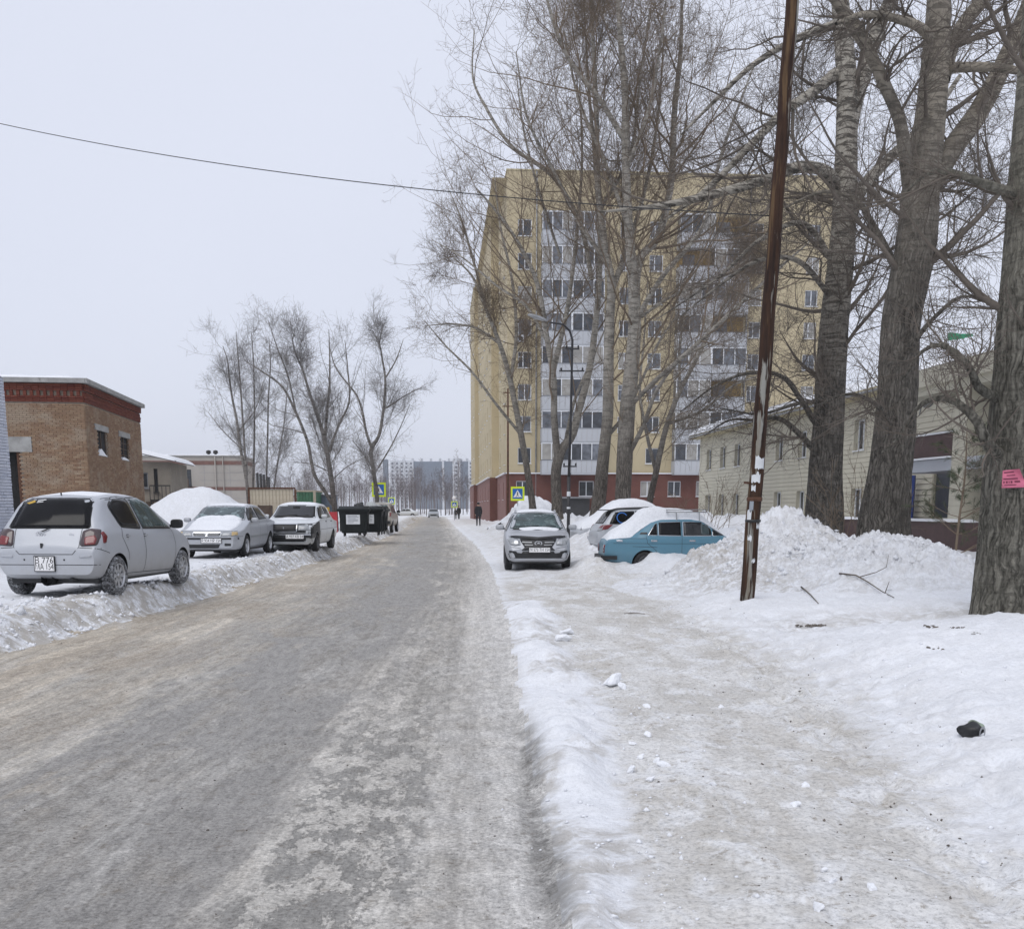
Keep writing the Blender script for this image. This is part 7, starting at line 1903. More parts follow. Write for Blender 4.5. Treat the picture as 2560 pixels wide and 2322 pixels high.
for sd in ('y+', 'y-'):
    Fc.window('side_window', [(-1.72, 1.09), (-.95, 1.08), (-.92, 1.47), (-1.52, 1.45)], sd, M['glass_tint'], .02, .08)
    Fc.window('side_window', [(-.86, 1.07), (.0, 1.06), (.0, 1.49), (-.86, 1.48)], sd, M['glass_tint'], .02, .06)
    Fc.window('side_window', [(.1, 1.06), (.95, 1.05), (.45, 1.44), (.1, 1.48)], sd, M['glass_tint'], .02, .06)
Fc.window('rear_window', [(-.60, 1.10), (.60, 1.10), (.53, 1.44), (-.53, 1.44)], 'x-', M['glass_tint'], .02, .08)
Fc.window('windscreen', [(-.62, 1.12), (.62, 1.12), (.54, 1.5), (-.54, 1.5)], 'x+', M['glass'], .02, .08)
Fc.patch('roof_panel', [(-1.5, -.56), (.3, -.56), (.3, .56), (-1.5, .56)], 'z+', M['plastic_black'], .012, .1, dome=.02)
mb = MB(); mb.box(-1.85, -1.5, -.55, .55, 1.50, 1.53); mb.build('spoiler', M['plastic_black'], Fc.root)
for sg in (1, -1):
    l = Fc.patch('tail_lamp', [(sg * .52, .84), (sg * .60, 1.02), (sg * .80, 1.06), (sg * .79, .86)], 'x-', M['lamp_clear'], .012, .15, dome=.012)
    Fc.patch('lamp_reflector', [(sg * .62, .94), (sg * .66, 1.01), (sg * .79, 1.04), (sg * .78, .95)], 'x-', M['lamp_red'], .027, .15, parent=l)
    Fc.patch('corner_lamp', [(-2.0, .88), (-1.93, 1.04), (-1.62, 1.06), (-1.78, .92)], 'y+' if sg > 0 else 'y-', M['lamp_red'], .01, .15, parent=l)
mb = MB(); mb.box(-2.16, -2.04, -.72, .72, .42, .66); mb.build('bumper', M['silver2'], Fc.root)
Fc.seams([('y-', [(-.9, 1.05), (-.86, .4)]), ('y-', [(.05, 1.05), (.05, .3)]), ('y+', [(-.9, 1.05), (-.86, .4)])]); Fc.wheels('spokes')
q = MB()
V_ = []
for t in np.linspace(.5, 5.2, 26): V_.append((-1.05 + .17 * math.cos(t) - .26, 1.27 + .16 * math.sin(t)))
Fc.strip(V_, 'y-', .03, .009, q); q.build('window_sticker', M['sign_blue'], Fc.root)

# ---- G: car under a thick cap of snow further back
SG = saloon(-2.1, 2.1, 1.42, .84, .78, 1.0, 2.5, .3, .98, .04)
G = Car('parked_car', 'car buried under a thick cap of snow behind the light grey car', 4.15, 39.2, .12, R(200), SG, M['silver2'], group='cars parked along the street')
for sd in ('y+', 'y-'):
    G.window('side_window', [(-.08, 1.0), (.80, .99), (.30, 1.30), (-.04, 1.32)], sd, M['glass_tint'], .03, .06)
    G.window('side_window', [(-1.02, 1.02), (-.16, 1.0), (-.13, 1.32), (-.72, 1.30)], sd, M['glass_tint'], .03, .06)
G.window('windscreen', [(-.66, 1.0), (.66, 1.0), (.54, 1.315), (-.54, 1.315)], 'x+', M['glass_tint'], .03, .06); G.wheels('steel')
blob('snow_cover', G.root, lambda X, Y: .42 * (1 - .3 * (Y / .6) ** 2) * np.interp(X, [-2.1, -1.7, -.5, .6, 1.2, 2.0], [.3, .7, 1, .95, .6, .4]), -2.05, 2.0, -.72, .72, carz(G), .07)

# ---- T: beige off-roader beyond the bins, rear view
ST = dict(x=(-2.0, 2.0), sm=.04, crown=.05, wf=1.25, wr=-1.25, r=.34, wmax=.86, arch=.40, shf=.97, rs=.25,
          top=[(-2.0, 1.0), (-1.95, 1.12), (-1.72, 1.62), (-1.5, 1.72), (0, 1.76), (.4, 1.68), (.95, 1.16), (1.8, 1.04), (2.0, .8)],
          sh=[(-2.0, .95), (-1.8, 1.10), (.9, 1.08), (1.8, .96), (2.0, .7)], w=[(-2.0, .78), (-1.85, .85), (1.4, .86), (1.8, .8), (2.0, .7)],
          wt=[(-2.0, .7), (-1.6, .66), (.4, .66), (1, .74), (2, .6)], zb=[(-2.0, .48), (-1.8, .38), (1.8, .36), (2.0, .42)])
tz = float(H(-7.3, 62)) - .03
T = Car('parked_car', 'beige off-road car parked beyond the black bins', -7.75, 61.5, tz, R(90), ST, M['tan_car'], group='cars parked along the street')
T.window('rear_window', [(-.64, 1.18), (.64, 1.18), (.58, 1.58), (-.58, 1.58)], 'x-', M['glass_teal'], .03, .1)
for sd in ('y+', 'y-'):
    T.window('side_window', [(-1.6, 1.16), (-.8, 1.14), (-.8, 1.6), (-1.45, 1.58)], sd, M['glass'], .02, .06); T.window('side_window', [(-.7, 1.14), (.75, 1.13), (.4, 1.58), (-.7, 1.62)], sd, M['glass'], .02, .06)
for sg in (1, -1): T.patch('tail_lamp', [(sg * .72, .9), (sg * .72, 1.16), (sg * .81, 1.16), (sg * .81, .9)], 'x-', M['lamp_red'], .012, .1)
mb = MB(); mb.lathe([(0, -.16), (.25, -.16), (.33, -.12), (.34, 0)], 20, 'x', (-2.0, .1, .95)); mb.build('spare_wheel', M['tan_car'], T.root)
mb = MB(); mb.box(-2.12, -1.95, -.78, .78, .5, .68); mb.build('bumper', M['plastic_black'], T.root); T.plate('К 218 АВ', 'x-', -.2, .78, .5, .11); T.mirror(.62, .86, 1.2, M['plastic_black'], (.07, .1, .08)); T.wheels('steel')

# ---- H: far cars
def far_car(label, x, y, hd, mat, spec):
    c = Car('car', label, x, y, .0, hd, spec, mat, group='cars far down the street')
    for sd in ('y+', 'y-'):
        c.window('side_window', [(-.08, 1.0), (.80, .99), (.30, 1.30), (-.04, 1.32)], sd, M['glass_tint'], .03, .06); c.window('side_window', [(-1.02, 1.02), (-.16, 1.0), (-.13, 1.32), (-.72, 1.30)], sd, M['glass_tint'], .03, .06)
    c.window('windscreen', [(-.66, 1.0), (.66, 1.0), (.54, 1.315), (-.54, 1.315)], 'x+', M['glass'], .03, .06); c.window('rear_window', [(-.6, 1.04), (.6, 1.04), (.5, 1.29), (-.5, 1.29)], 'x-', M['glass'], .02, .06)
    for sg in (1, -1):
        c.patch('headlamp', [(sg * .36, .575), (sg * .40, .66), (sg * .74, .675), (sg * .74, .60)], 'x+', M['lamp_clear'], .012, .12, dome=.012); c.patch('tail_lamp', [(sg * .45, .7), (sg * .45, .82), (sg * .72, .82), (sg * .72, .7)], 'x-', M['lamp_red'], .012, .1)
    c.patch('grille', [(-.5, .33), (.5, .33), (.45, .52), (-.45, .52)], 'x+', M['plastic_black'], .012, .1)
    c.wheels('steel'); return c
far_car('grey car driving towards the camera at the far end of the street', -12.55, 166, R(-86), M['grey_car'], SB)
far_car('white saloon crossing the far end of the street', -18.2, 178, R(176), M['white_car'], SB)
far_car('dark car half hidden left of the white saloon at the far crossing', -24.6, 179, R(178), M['grey_car'], SG)
# ------------------------------------------------------------------ street furniture
# rusty pole with torn bills
pb_ = at(1866, 1532, 15.0); pt_ = at(1988, -90, 15.0); pz = float(H(pb_[0], pb_[1]))
pole = thing('rusty_pole', 'tall leaning rusty pole with peeling paint and torn bills in the foreground', 'pole', (pb_[0], pb_[1], pz))
def pole_mat():
    n = NT('peeling_rusty_pole'); p = n.pos()
    a = n.noise(n.map(p, (7, 7, .55)), 1.0, 6, .6, .5); b = n.noise(n.map(p, (16, 16, 1.6)), 1.0, 6, .7, .3)
    c = n.mix(n.ramp(b, [(.35, 0), (.7, 1)]), (.020, .012, .010), (.066, .034, .02))
    c = n.mix(n.ramp(n.noise(n.map(p, (9, 9, .8), loc=(3, 1, 5)), 1.0, 5), [(.54, 0), (.62, 1)]), c, (.11, .068, .036))
    pal = n.ramp(a, [(.56, 0), (.585, 1)])
    c = n.mix(pal, c, n.mix(n.ramp(b, [(.4, 0), (.7, 1)]), (.27, .268, .245), (.18, .15, .11)))
    return n.fin(c, .8, 0, .2, n.bump(n.math('ADD', b, n.math('MULTIPLY', pal, .6)), .7, .012))
M['pole'] = pole_mat()
d = Vector(pt_) - Vector((pb_[0], pb_[1], pz)); 
mb = MB(); ks = 40
mb.tube([d * (i / ks) + Vector((.006 * math.sin(i * .9), 0, 0)) - d.normalized() * (.3 if i == 0 else 0) for i in range(ks + 1)], [.104 - .018 * i / ks for i in range(ks + 1)], 20)
mb.build('shaft', M['pole'], pole)
def bill(name, parent, axis0, dirn, rad, z, h, a0, a1, mat, seed, jag=.03):
    """a paper glued round a pole or a trunk"""
    rr = random.Random(seed); V = []; n_ = 9; m_ = 6
    t1 = Vector((1, 0, 0)); t2 = Vector((0, -1, 0))
    for i in range(n_):
        a = a0 + (a1 - a0) * i / (n_ - 1); top = h / 2 + rr.uniform(-jag, jag); bot = -h / 2 + rr.uniform(-jag, jag) * .6
        for j in range(m_):
            zz = z + bot + (top - bot) * j / (m_ - 1); c = Vector(axis0) + Vector(dirn) * ((zz) / dirn[2])
            V.append(c + (t1 * math.sin(a) + t2 * math.cos(a)) * (rad + .004 + .002 * rr.random()))
    mb = MB(); mb.add(V, [(i * m_ + j, (i + 1) * m_ + j, (i + 1) * m_ + j + 1, i * m_ + j + 1) for i in range(n_ - 1) for j in range(m_ - 1)], 0, True)
    return mb.build(name, mat, parent)
dn = d.normalized()
for k, (v, h, a0, a1, mt) in enumerate(((1158, .17, -.5, .85, 'white_paper'), (1195, .13, -.9, .35, 'white_paper'), (1222, .07, -.8, -.2, 'white_paper'), (1262, .17, -.9, -.3, 'text_grey'), (1290, .14, -1.2, -.5, 'white_paper'), (1315, .06, .3, .8, 'white_paper'), (1345, .07, -.8, -.2, 'white_paper'), (1400, .05, .0, .5, 'white_paper'))):
    zc = at(1880, v, 15)[2] - pz
    bill('paper_scrap', pole, (0, 0, 0), dn, .1035 - .0018 * zc, zc, h, a0, a1, M[mt], k)
mb = MB(); zc = at(1880, 1248, 15)[2] - pz; mb.lathe([(.106, zc - .03), (.112, zc - .02), (.112, zc + .02), (.106, zc + .03)], 20, 'z', tuple(dn * (zc / dn.z))[:2] + (0,)); mb.build('clamp', M['rust'], pole)
mb = MB(); zc = at(1880, 1302, 15)[2] - pz; mb.lathe([(.106, zc - .02), (.113, zc - .012), (.113, zc + .012), (.106, zc + .02)], 20, 'z', tuple(dn * (zc / dn.z))[:2] + (0,)); mb.build('clamp', M['plastic_black'], pole)
mb = MB(); c0 = dn * ((at(1880, 1208, 15)[2] - pz) / dn.z); mb.bar(c0 + Vector((-.09, -.02, 0)), c0 + Vector((-.17, -.05, .01)), .05, .03); mb.build('bracket', M['rust'], pole)

# overhead wire from the left across the street to the rusty pole
def cable(name, label, pts, r=.012, sag=.0, cat='cable'):
    P = []
    for i in range(len(pts) - 1):
        a, b = Vector(pts[i]), Vector(pts[i + 1])
        for k in range(24 if i < len(pts) - 2 else 25):
            t = k / 24; P.append(a.lerp(b, t) - Vector((0, 0, sag * 4 * t * (1 - t))))
    mb = MB(); mb.tube(P, r, 5); return tag(mb.build(name, M['wire']), label, cat)
wl = at(-60, 296, 24); wr_ = at(1942, 541, 15.02)
cable('overhead_cable', 'thin black cable crossing the sky from upper left to the rusty pole', [wl, wr_], .008, .28)
# black lamp post with an arm and cross bars
bx = at(1421, 1306, 38); lp = thing('lamp_post', 'black lamp post with cross arms behind the light grey car', 'lamp post', (bx[0], 38, .3)); L0 = Vector((bx[0], 38, .3))
top = Vector(at(1431, 850, 38)) - L0; hd = Vector(at(1350, 797, 37.0)) - L0
mb = MB(); mb.tube([(0, 0, -.4), (0, 0, 2.4)], .062, 10); mb.build('base', M['black_metal'], lp)
for z0, z1 in ((1.70, 1.87), (1.25, 1.32)): mb = MB(); mb.lathe([(.066, z0), (.068, z0 + .01), (.068, z1 - .01), (.066, z1)], 12, 'z'); mb.build('paper_band', M['white_paper'], lp)
mb = MB(); mb.tube([(0, 0, 2.38), tuple(top * .6), tuple(top), tuple(top + Vector((-.10, -.05, .30))), tuple(top + Vector((-.35, -.3, .48))), tuple(hd + Vector((.35, .25, -.08)))], [.05, .045, .042, .038, .034, .03], 8); mb.build('shaft', M['black_metal'], lp)
mb = MB()
Mx = Matrix.Rotation(R(205), 4, 'Z') @ Matrix.Rotation(R(-12), 4, 'Y'); Mx.translation = hd
bm = bmesh.new(); bmesh.ops.create_uvsphere(bm, u_segments=14, v_segments=8, radius=1)
for v in bm.verts: v.co = Vector((v.co.x * .40 + .1, v.co.y * .13, v.co.z * (.085 if v.co.z > 0 else .04)))
bm.transform(Mx); me = bpy.data.meshes.new('lamp_head'); bm.to_mesh(me); bm.free(); me.materials.append(M['steel']); link('lamp_head', me, lp)
for (v, half) in ((873, .25), (928, .45), (1166, .25)):
    z = at(1427, v, 38)[2] - .3; xo = top.x * max(0, z / top.z)
    mb = MB(); mb.bar((xo - half, -.05, z), (xo + half, -.05, z), .045, .05)
    for k in (-1, 1): mb.lathe([(.02, z + .03), (.035, z + .05), (.03, z + .1), (.015, z + .12)], 8, 'z', (xo + k * half * .85, -.05, 0))
    mb.build('cross_arm', M['black_metal'], lp)
# thin wire pole by the building corner
wp = thing('wire_pole', 'thin pole with two cross arms at the corner of the yellow building', 'pole', tuple(at(1270, 1310, 64)))
mb = MB(); mb.tube([(0, 0, -.3), (0, 0, 8.1)], [.075, .05], 8); mb.build('shaft', M['rust'], wp)
for z, hf in ((7.85, .28), (7.05, .34)):
    mb = MB(); mb.bar((-hf, 0, z), (hf, 0, z), .05, .06); mb.build('cross_arm', M['rust'], wp)

# crossing signs: white triangle and walking man on blue, fluorescent border
def crossing_sign(label, p, size, yaw, h_ground):
    root = thing('crossing_sign', label, 'road sign', (p[0], p[1], h_ground), yaw, 'pedestrian crossing signs'); zc = p[2] - h_ground; s = size / 2
    mb = MB(); mb.tube([(0, .06, -.3), (0, .06, zc + s)], .035, 8); mb.build('post', M['steel'], root)
    mb = MB(); mb.box(-s, s, 0, .02, zc - s * 1.02, zc + s * 1.02); pn = mb.build('border_panel', M['sign_yellow'], root)
    b = s * .74; mb = MB(); mb.box(-b, b, -.006, -.001, zc - b, zc + b); mb.build('blue_panel', M['sign_blue'], pn)
    t = b * .86; mb = MB(); mb.prism([(-t, zc - t * .82), (t, zc - t * .82), (0, zc + t * .86)], -.010, -.0065, 'y'); mb.build('white_triangle', M['sign_white'], pn)
    mb = MB(); k = t
    def seg(a, c, w): 
        a = np.array(a) * k + (0, zc); c = np.array(c) * k + (0, zc); d_ = c - a; d_ /= np.linalg.norm(d_); nn = np.array((-d_[1], d_[0])) * w * k / 2
        mb.prism([tuple(a - nn), tuple(c - nn), tuple(c + nn), tuple(a + nn)], -.014, -.0105, 'y')
    mb.prism([(.02 * k + .085 * k * math.cos(q), zc + .38 * k + .085 * k * math.sin(q)) for q in np.linspace(0, 6.28, 10, endpoint=False)], -.014, -.0105, 'y')
    seg((0, .28), (-.02, -.18), .17); seg((-.02, -.15), (.2, -.62), .11); seg((-.02, -.15), (-.24, -.62), .11); seg((.02, .2), (.22, -.05), .08); seg((-.02, .2), (-.2, 0), .08)
    for q in (-.55, -.3, .35, .58): seg((q, -.70), (q + .1, -.80), .08)
    mb.build('walking_figure', M['text_black'], pn)
    return root
pL = at(947, 1224, 66); crossing_sign('yellow bordered crossing sign left of the street in front of a poplar', pL, .88, R(2), .2)
pR = at(1294, 1234, 66); crossing_sign('yellow bordered crossing sign right of the street by the yellow building', pR, .86, R(-3), .1)
pF = at(1136, 1261, 128); crossing_sign('small far crossing sign near two walkers', pF, .74, R(-2), .05)
pG = at(979, 1252, 118); crossing_sign('far crossing sign partly behind the beige off-road car', pG, .74, R(4), .1)
fl2 = thing('street_lamp_sign', 'small round white sign above the far crossing sign', 'road sign', (pF[0], pF[1] + .15, .05))
mb = MB(); mb.tube([(0, 0, -.2), (0, 0, 4.1)], .03, 6); mb.build('post', M['steel'], fl2); mb = MB(); mb.lathe([(0, -.01), (.26, -.01), (.26, .01)], 16, 'y', (0, -.14, at(1136, 1246, 128)[2])); mb.build('disc', M['sign_white'], fl2)

# wheeled rubbish containers
def dumpster(label, x, y, z, rz, first=None):
    if first is not None:
        o = copy_tree(first); o.location = (x, y, z); o.rotation_euler = (0, 0, rz); o['label'] = label; return o
    root = thing('dumpster', label, 'rubbish bin', (x, y, z), rz, 'black wheeled rubbish bins')
    mb = MB(); w0, w1, d0, d1, h = .56, .66, .40, .52, 1.05
    lv = [(0.14, .86), (.20, .95), (.5, 1.0), (h, 1.1)]; n = 10; V = []
    for z_, f in lv:
        V += [(-w0 * f, -d0 * f, z_), (w0 * f, -d0 * f, z_), (w0 * f, d0 * f, z_), (-w0 * f, d0 * f, z_)]
    F_ = [(i * 4 + k, i * 4 + (k + 1) % 4, (i + 1) * 4 + (k + 1) % 4, (i + 1) * 4 + k) for i in range(3) for k in range(4)] + [(3, 2, 1, 0), (12, 13, 14, 15)]
    mb.add(V, F_); 
    for x_ in (-.42, .42): mb.box(x_ - .035, x_ + .035, -d0 * 1.06, -d0 * .98, .22, .95)
    for y_ in (-.2, .0, .2): mb.box(w0 * 1.0, w0 * 1.08, y_ - .035, y_ + .035, .22, .95); mb.box(-w0 * 1.08, -w0, y_ - .035, y_ + .035, .22, .95)
    mb.build('bin_body', M['dumpster'], root)
    mb = MB(); mb.box(-w1, w1, -d1, d1, h + .001, h + .07); mb.box(-w1 - .03, -w1 + .03, -d1 - .03, d1, h + .02, h + .10); mb.box(w1 - .03, w1 + .03, -d1 - .03, d1, h + .02, h + .10); mb.box(-w1, w1, -d1 - .04, -d1 + .02, h + .03, h + .11)
    mb.build('rim', M['dumpster'], root)
    mb = MB(); V = []; n = 9
    for k in range(n): t = k / (n - 1); V += [(-w1 * .96, -d1 + 2 * d1 * t, h + .11 + .12 * math.sin(math.pi * t)), (w1 * .96, -d1 + 2 * d1 * t, h + .11 + .12 * math.sin(math.pi * t))]
    mb.add(V, [(2 * k, 2 * k + 1, 2 * k + 3, 2 * k + 2) for k in range(n - 1)] + [tuple(range(0, 2 * n, 2)), tuple(range(1, 2 * n, 2))], 0, True); mb.build('lid', M['dumpster'], root)
    for sx in (-1, 1):
        for sy in (-1, 1):
            mb = MB(); mb.lathe([(0, -.025), (.09, -.025), (.1, -.015), (.1, .015), (.09, .025), (0, .025)], 14, 'x', (sx * .42, sy * .3, .1)); mb.build('wheel', M['tyre'], root)
    mb = MB(); mb.box(-.31, .27, -.452, -.441, .52, .92); pn = mb.build('notice', M['white_paper'], root)
    mb = MB()
    for k, wv_ in enumerate((.40, .46, .34, .44, .42, .25)): mb.box(-.25, -.25 + wv_, -.4545, -.4525, .86 - k * .055, .882 - k * .055)
    mb.build('print', M['text_grey'], pn)
    return root
dzz = float(H(-6.7, 44)) + .05
db = dumpster('black wheeled bin with a white notice on its front, nearest of the bins', -6.75, 44.4, dzz, R(4))
dumpster('black wheeled bin directly behind the nearest bin', -6.35, 46.0, dzz, R(2), db); dumpster('black wheeled bin standing third behind the nearest bin', -6.35, 47.6, dzz, R(-3), db)
for k, (x, y, z, r, mt, lb) in enumerate(((-6.25, 46.0, 1.30, .28, 'bag', 'white rubbish bag on top of the second black bin'), (-6.72, 46.2, 1.34, .22, 'plastic_black', 'black rubbish bag on top of the second black bin'), (-6.1, 47.4, 1.25, .22, 'bag', 'pale rubbish bag sagging over the third black bin'))):
    o = link('rubbish_bag', CL[k].copy(), None, (x, y, dzz + z)); o.data.materials[0] = M[mt]; o.scale = (r, r * .9, r * .9); tag(o, lb, 'rubbish bag')
for (u, v, Y, wd, hg, mt, lb, nm) in ((813, 1277, 57, .42, .5, 'gold', 'yellow box at the foot of the dark tree beyond the white car', 'yellow_box'), (834, 1283, 56, .36, .26, 'red_thing', 'red crate at the foot of the two-stemmed poplar', 'red_crate'), (664, 1270, 50, .55, .38, 'wood_dark', 'brown wooden crate behind the white boxy car', 'wooden_crate')):
    p = at(u, v, Y); gz = float(H(p[0], Y)); hh_ = max(hg, p[2] - gz + hg * .5); mb = MB()
    for k in range(4): mb.box(-wd / 2, wd / 2, -wd / 2, wd / 2, k * hh_ / 4 + .01, (k + 1) * hh_ / 4 - .01)
    mb.box(-wd / 2 + .01, wd / 2 - .01, -wd / 2 + .01, wd / 2 - .01, 0, hh_ - .02)
    for sx in (-1, 1): mb.box(sx * wd / 2 - .03, sx * wd / 2 + .03, -wd / 2 - .02, -wd / 2 + .02, 0, hh_ + .01)
    tag(mb.build(nm, M[mt], None, (p[0], Y, gz - .05)), lb, 'box')

# pink notice stuck to the nearest poplar
def on_tree(u, v):
    tr_ = next(c for c in bpy.data.objects if c.parent is TREE3 and c.name.startswith('trunk')); me = tr_.data; off = TREE3.location
    bv = BVHTree.FromPolygons([(Vector(x.co) + off)[:] for x in me.vertices], [p.vertices[:] for p in me.polygons])
    return bv
bvt = on_tree(0, 0)
def tpt(u, v, off):
    o_ = Vector((0, 0, CAM_H)); d_ = (Vector(at(u, v, 10)) - o_).normalized(); h = bvt.ray_cast(o_, d_)
    return (h[0] - d_ * off) if h[0] is not None else Vector(at(u, v, 14.2))
NQ = [np.array(q) for q in ((2507, 1176), (2549, 1172), (2568, 1218), (2504, 1220))]
nd_ = tpt(2530, 1197, .02).y
def npt(s_, t_, off):
    """a point of the curled sheet: s across, t down"""
    q = (NQ[0] * (1 - s_) + NQ[1] * s_) * (1 - t_) + (NQ[3] * (1 - s_) + NQ[2] * s_) * t_
    return at(q[0], q[1], nd_ - .035 - .05 * (s_ - .3) ** 2 - .12 * max(0, (1 - t_) + s_ - 1.45) ** 1.3 + .008 * math.sin(s_ * 9 + t_ * 5) + .006 * math.sin(t_ * 13) - off)
def sheet(name, s0, s1, t0, t1, off, mat, nu, nv, parent=None):
    mb = MB(); m_ = nv + 1; V = [tuple(npt(s0 + (s1 - s0) * i / nu, t0 + (t1 - t0) * j / nv, off)) for i in range(nu + 1) for j in range(nv + 1)]
    mb.add(V, [(i * m_ + j, (i + 1) * m_ + j, (i + 1) * m_ + j + 1, i * m_ + j + 1) for i in range(nu) for j in range(nv)], 0, True); return mb.build(name, mat, parent)
nt = sheet('paper_notice', 0, 1, 0, 1, 0, M['paper'], 14, 12); tag(nt, 'pink paper notice with torn curled corner stuck on the nearest trunk', 'notice')
for (s0, s1, t0, t1) in ((.08, .62, .10, .17), (.22, .66, .28, .33), (.06, .74, .47, .53), (.06, .12, .62, .74), (.17, .25, .62, .74), (.30, .33, .62, .74), (.38, .46, .62, .74), (.55, .80, .62, .72), (.1, .6, .82, .86)):
    sheet('print', s0, s1, t0, t1, .004, M['ink'], 8, 2, nt)

# crushed black and green can in the snow
cq = ground_at(2432, 1838); can = thing('crushed_can', 'crumpled black and green drink can lying in smooth snow', 'litter', (cq[0], cq[1], float(H(cq[0], cq[1])) + .035), R(25))
mb = MB(); n = 20; V = []; rc_ = random.Random(3)
for i, x in enumerate(np.linspace(-.085, .055, 9)):
    for k in range(n):
        t = 2 * math.pi * k / n; r = .062 * (1 + .16 * math.sin(3 * t + i * .7) + .12 * math.cos(2 * t - i)) * (1 - .25 * (i / 8) ** 2)
        V.append((x * (1 + .1 * math.sin(t)), r * math.cos(t), r * math.sin(t) * .85))
mb.add(V, [(i * n + k, i * n + (k + 1) % n, (i + 1) * n + (k + 1) % n, (i + 1) * n + k) for i in range(8) for k in range(n)] + [tuple(range(n)), tuple(range(8 * n, 9 * n))], 0, True)
cb_ = mb.build('can_body', M['plastic_black'], can, None, (0, R(-8), R(20)))
mb = MB(); q = [v for v in V]; mb.add([(v[0], v[1] * 1.03, v[2] * 1.03) for v in V[5 * n:9 * n]], [(i * n + k, i * n + (k + 1) % n, (i + 1) * n + (k + 1) % n, (i + 1) * n + k) for i in range(3) for k in range(1, 9)], 0, True)
M['can_green'] = pm('can_green', (.22, .27, .20), .4, var=.4, scale=30); mb.build('label_panel', M['can_green'], cb_)
mb = MB(); ellipse(mb, (0, 0), .034, .034, .009, 0); o = mb.build('ring', M['steel'], cb_, (-.03, -.068, -.005), (0, 0, R(85)))
# debris on the snow between pole and tree
for k, (u, v, r, lb) in enumerate(((2023, 1569, .085, 'dark clump of dirt and leaves on trodden snow right of the pole'), (2055, 1563, .045, 'small dark scrap right of the larger clump of dirt'), (2330, 1568, .05, 'small dark scrap on the snow left of the nearest poplar'), (2345, 1628, .07, 'brown dirty lump at the end of a snow drift'), (2395, 1569, .04, 'dark crumb of bark on snow left of the nearest poplar'), (2440, 1585, .06, 'grey lump of ice at the foot of the nearest poplar'))):
    q = ground_at(u, v); rr = random.Random(k); Vs = []; Fs = []
    for j in range(22 if k != 5 else 4):
        s = r * rr.uniform(.10, .28); cx_, cy_ = rr.gauss(0, r * .8), rr.gauss(0, r * .8); b = len(Vs)
        cl = CL[j % 5]; a = rr.uniform(0, 6)
        for x in cl.vertices: Vs.append((cx_ + s * 1.3 * (x.co.x * math.cos(a) - x.co.y * math.sin(a)), cy_ + s * (x.co.x * math.sin(a) + x.co.y * math.cos(a)), s * .5 + s * x.co.z * 1.1))
        Fs += [[b + i_ for i_ in f_.vertices] for f_ in cl.polygons]
    o = link('debris', np_mesh('debris', np.array(Vs), np.array(Fs), M['grit'] if k != 5 else M['concrete']), None, (q[0], q[1], float(H(q[0], q[1])) - .004)); tag(o, lb, 'debris')

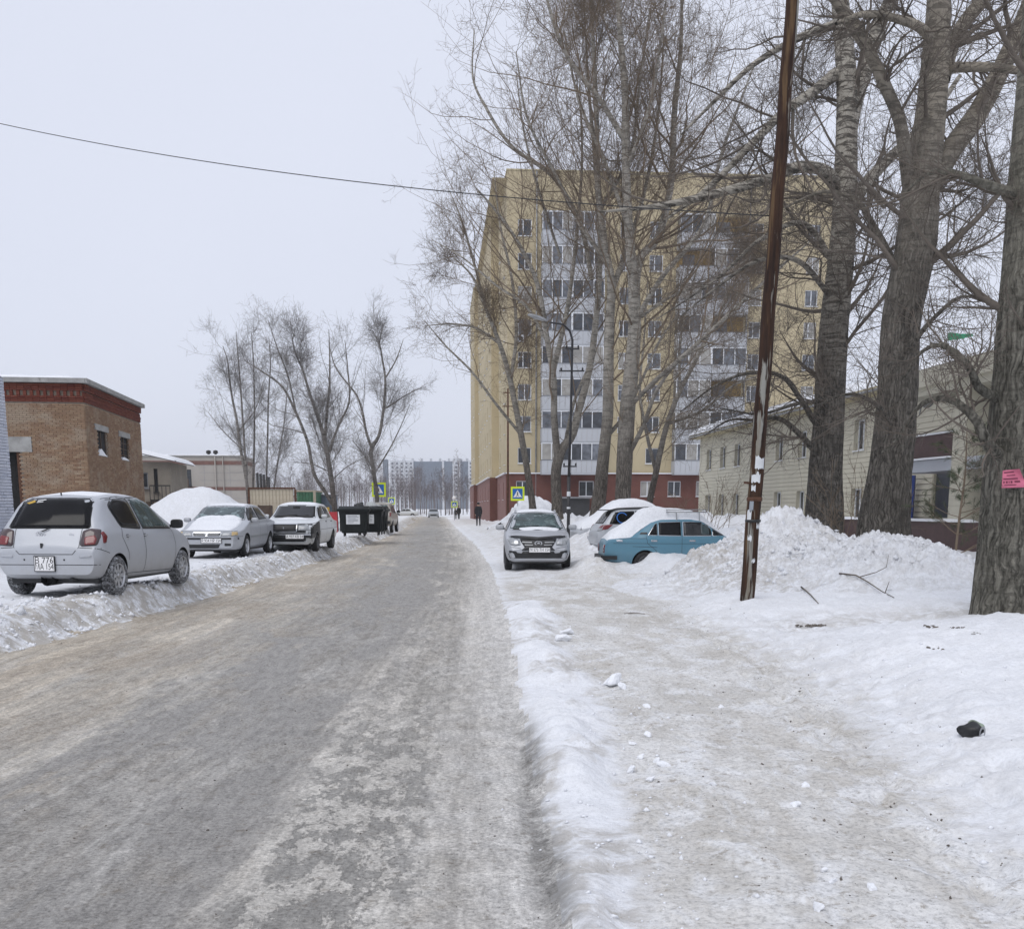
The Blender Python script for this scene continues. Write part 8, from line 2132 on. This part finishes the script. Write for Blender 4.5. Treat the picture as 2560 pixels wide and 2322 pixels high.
# ------------------------------------------------------------------ people
def person(label, x, y, z, heading, h, pose, mats):
    """one continuous skinned figure; local: faces +y"""
    k = h / 1.75
    st = pose.get('step', .2); arm = pose.get('arm', .12)
    J = {'pel': (0, 0, .96), 'bel': (0, .01, 1.10), 'chs': (0, .0, 1.32), 'nck': (0, .01, 1.50), 'hd1': (0, .03, 1.58), 'hd2': (0, .03, 1.72)}
    for s_, sg in (('l', 1), ('r', -1)):
        f = st * sg
        J['hip' + s_] = (-.10 * sg, 0, .90); J['kne' + s_] = (-.11 * sg, f * .62 + .03, .50); J['ank' + s_] = (-.11 * sg, f - (.06 if f < 0 else 0), .09 + (.04 if f < 0 else 0)); J['toe' + s_] = (-.12 * sg, f + .14, .04)
        a = -arm * sg
        J['sho' + s_] = (-.19 * sg, 0, 1.42); J['elb' + s_] = (-.25 * sg, a * .5 - .03, 1.15); J['wri' + s_] = (-.235 * sg, a + .06, .90); J['han' + s_] = (-.225 * sg, a + .09, .81)
    E_ = [('pel', 'bel'), ('bel', 'chs'), ('chs', 'nck'), ('nck', 'hd1'), ('hd1', 'hd2')]
    for s_ in 'lr': E_ += [('pel', 'hip' + s_), ('hip' + s_, 'kne' + s_), ('kne' + s_, 'ank' + s_), ('ank' + s_, 'toe' + s_), ('chs', 'sho' + s_), ('sho' + s_, 'elb' + s_), ('elb' + s_, 'wri' + s_), ('wri' + s_, 'han' + s_)]
    RD = {'pel': .175, 'bel': .175, 'chs': .185, 'nck': .07, 'hd1': .085, 'hd2': .095, 'hip': .11, 'kne': .075, 'ank': .055, 'toe': .05, 'sho': .085, 'elb': .065, 'wri': .05, 'han': .04}
    names = list(J); bm = bmesh.new(); sk = bm.verts.layers.skin.verify(); vs = {}
    for nme in names:
        v = bm.verts.new(Vector(J[nme]) * k); r = RD.get(nme, RD.get(nme[:-1], .06)) * k
        v[sk].radius = (r, r * (.72 if nme in ('pel', 'bel', 'chs') else 1)); v[sk].use_root = nme == 'pel'; vs[nme] = v
    for a, b in E_: bm.edges.new((vs[a], vs[b]))
    me = bpy.data.meshes.new('p'); bm.to_mesh(me); bm.free()
    o = bpy.data.objects.new('p', me); COL.objects.link(o); o.modifiers.new('s', 'SKIN').use_smooth_shade = True; sb = o.modifiers.new('u', 'SUBSURF'); sb.levels = 2; sb.render_levels = 2
    dg = bpy.context.evaluated_depsgraph_get(); dg.update(); res = bpy.data.meshes.new_from_object(o.evaluated_get(dg)); bpy.data.objects.remove(o); res.name = 'figure'
    res.materials.clear()
    for m_ in (mats['coat'], mats['legs'], M['skin']): res.materials.append(m_)
    for p in res.polygons:
        c = p.center / k; p.material_index = 2 if (c.z > 1.515 or (c.z < .88 and abs(c.x) > .19)) else (0 if c.z > .86 else 1)
    root = thing('person', label, 'person', (x, y, z), heading); link('figure', res, root)
    bm = bmesh.new(); bmesh.ops.create_uvsphere(bm, u_segments=16, v_segments=10, radius=1)
    for v in bm.verts: v.co = Vector((v.co.x * .108, v.co.y * .118 - .005, v.co.z * .12 + 1.69)) * k
    bmesh.ops.delete(bm, geom=[v for v in bm.verts if v.co.z < 1.645 * k or (v.co.y > .075 * k and v.co.z < 1.70 * k)], context='VERTS')
    me = bpy.data.meshes.new('hat'); bm.to_mesh(me); bm.free(); me.materials.append(mats['hat']); link('hat', me, root)
    # coat skirt
    mb = MB(); n = 18; V = []
    for (z_, rx, ry) in ((1.12, .205, .15), (.95, .225, .165), (.74, .25, .185)): V += [(rx * math.cos(2 * math.pi * i / n) * k, ry * math.sin(2 * math.pi * i / n) * k, z_ * k) for i in range(n)]
    mb.add(V, [(j * n + i, j * n + (i + 1) % n, (j + 1) * n + (i + 1) % n, (j + 1) * n + i) for j in range(2) for i in range(n)], 0, True); mb.build('coat_skirt', mats['coat'], root)
    return root
mm = dict(coat=M['coat_black'], legs=M['trousers'], hat=M['coat_black'])
pa = at(1196, 1308, 82)
person('person in a black coat walking away along the yellow building', pa[0], 82, max(0, float(H(pa[0], 82)) - .02), R(3), 1.78, dict(step=.16, arm=.14), mm)
M['coat_grey'] = pm('dark_grey_coat', (.035, .036, .042), .85)
pq = at(1147, 1296, 140); person('taller person in black near the far crossing sign', pq[0], 140, 0, R(170), 1.78, dict(step=.2, arm=.12), mm)
pq = at(1139, 1296, 141); person('smaller person in dark clothes beside the taller one at the far crossing', pq[0], 141, 0, R(175), 1.45, dict(step=.16, arm=.1), dict(coat=M['coat_grey'], legs=M['trousers'], hat=M['coat_grey']))

# ------------------------------------------------------------------ thin winter haze
n = NT('thin_haze'); n.t.nodes.remove(n.b); vol = n.t.nodes.new('ShaderNodeVolumePrincipled'); vol.inputs['Color'].default_value = (.96, .975, 1, 1); vol.inputs['Density'].default_value = .00038; vol.inputs['Anisotropy'].default_value = .1
n.L(vol.outputs[0], n.out.inputs['Volume'])
mb = MB(); mb.box(-1250, 1250, -40, 1260, -2.5, 48); hz = mb.build('haze', n.mat); hz['kind'] = 'stuff'
bpy.context.view_layer.update()
nt_ = sum(len(o.data.polygons) for o in bpy.data.objects if o.type == 'MESH')
print('objects', len(bpy.data.objects), 'polys', nt_)
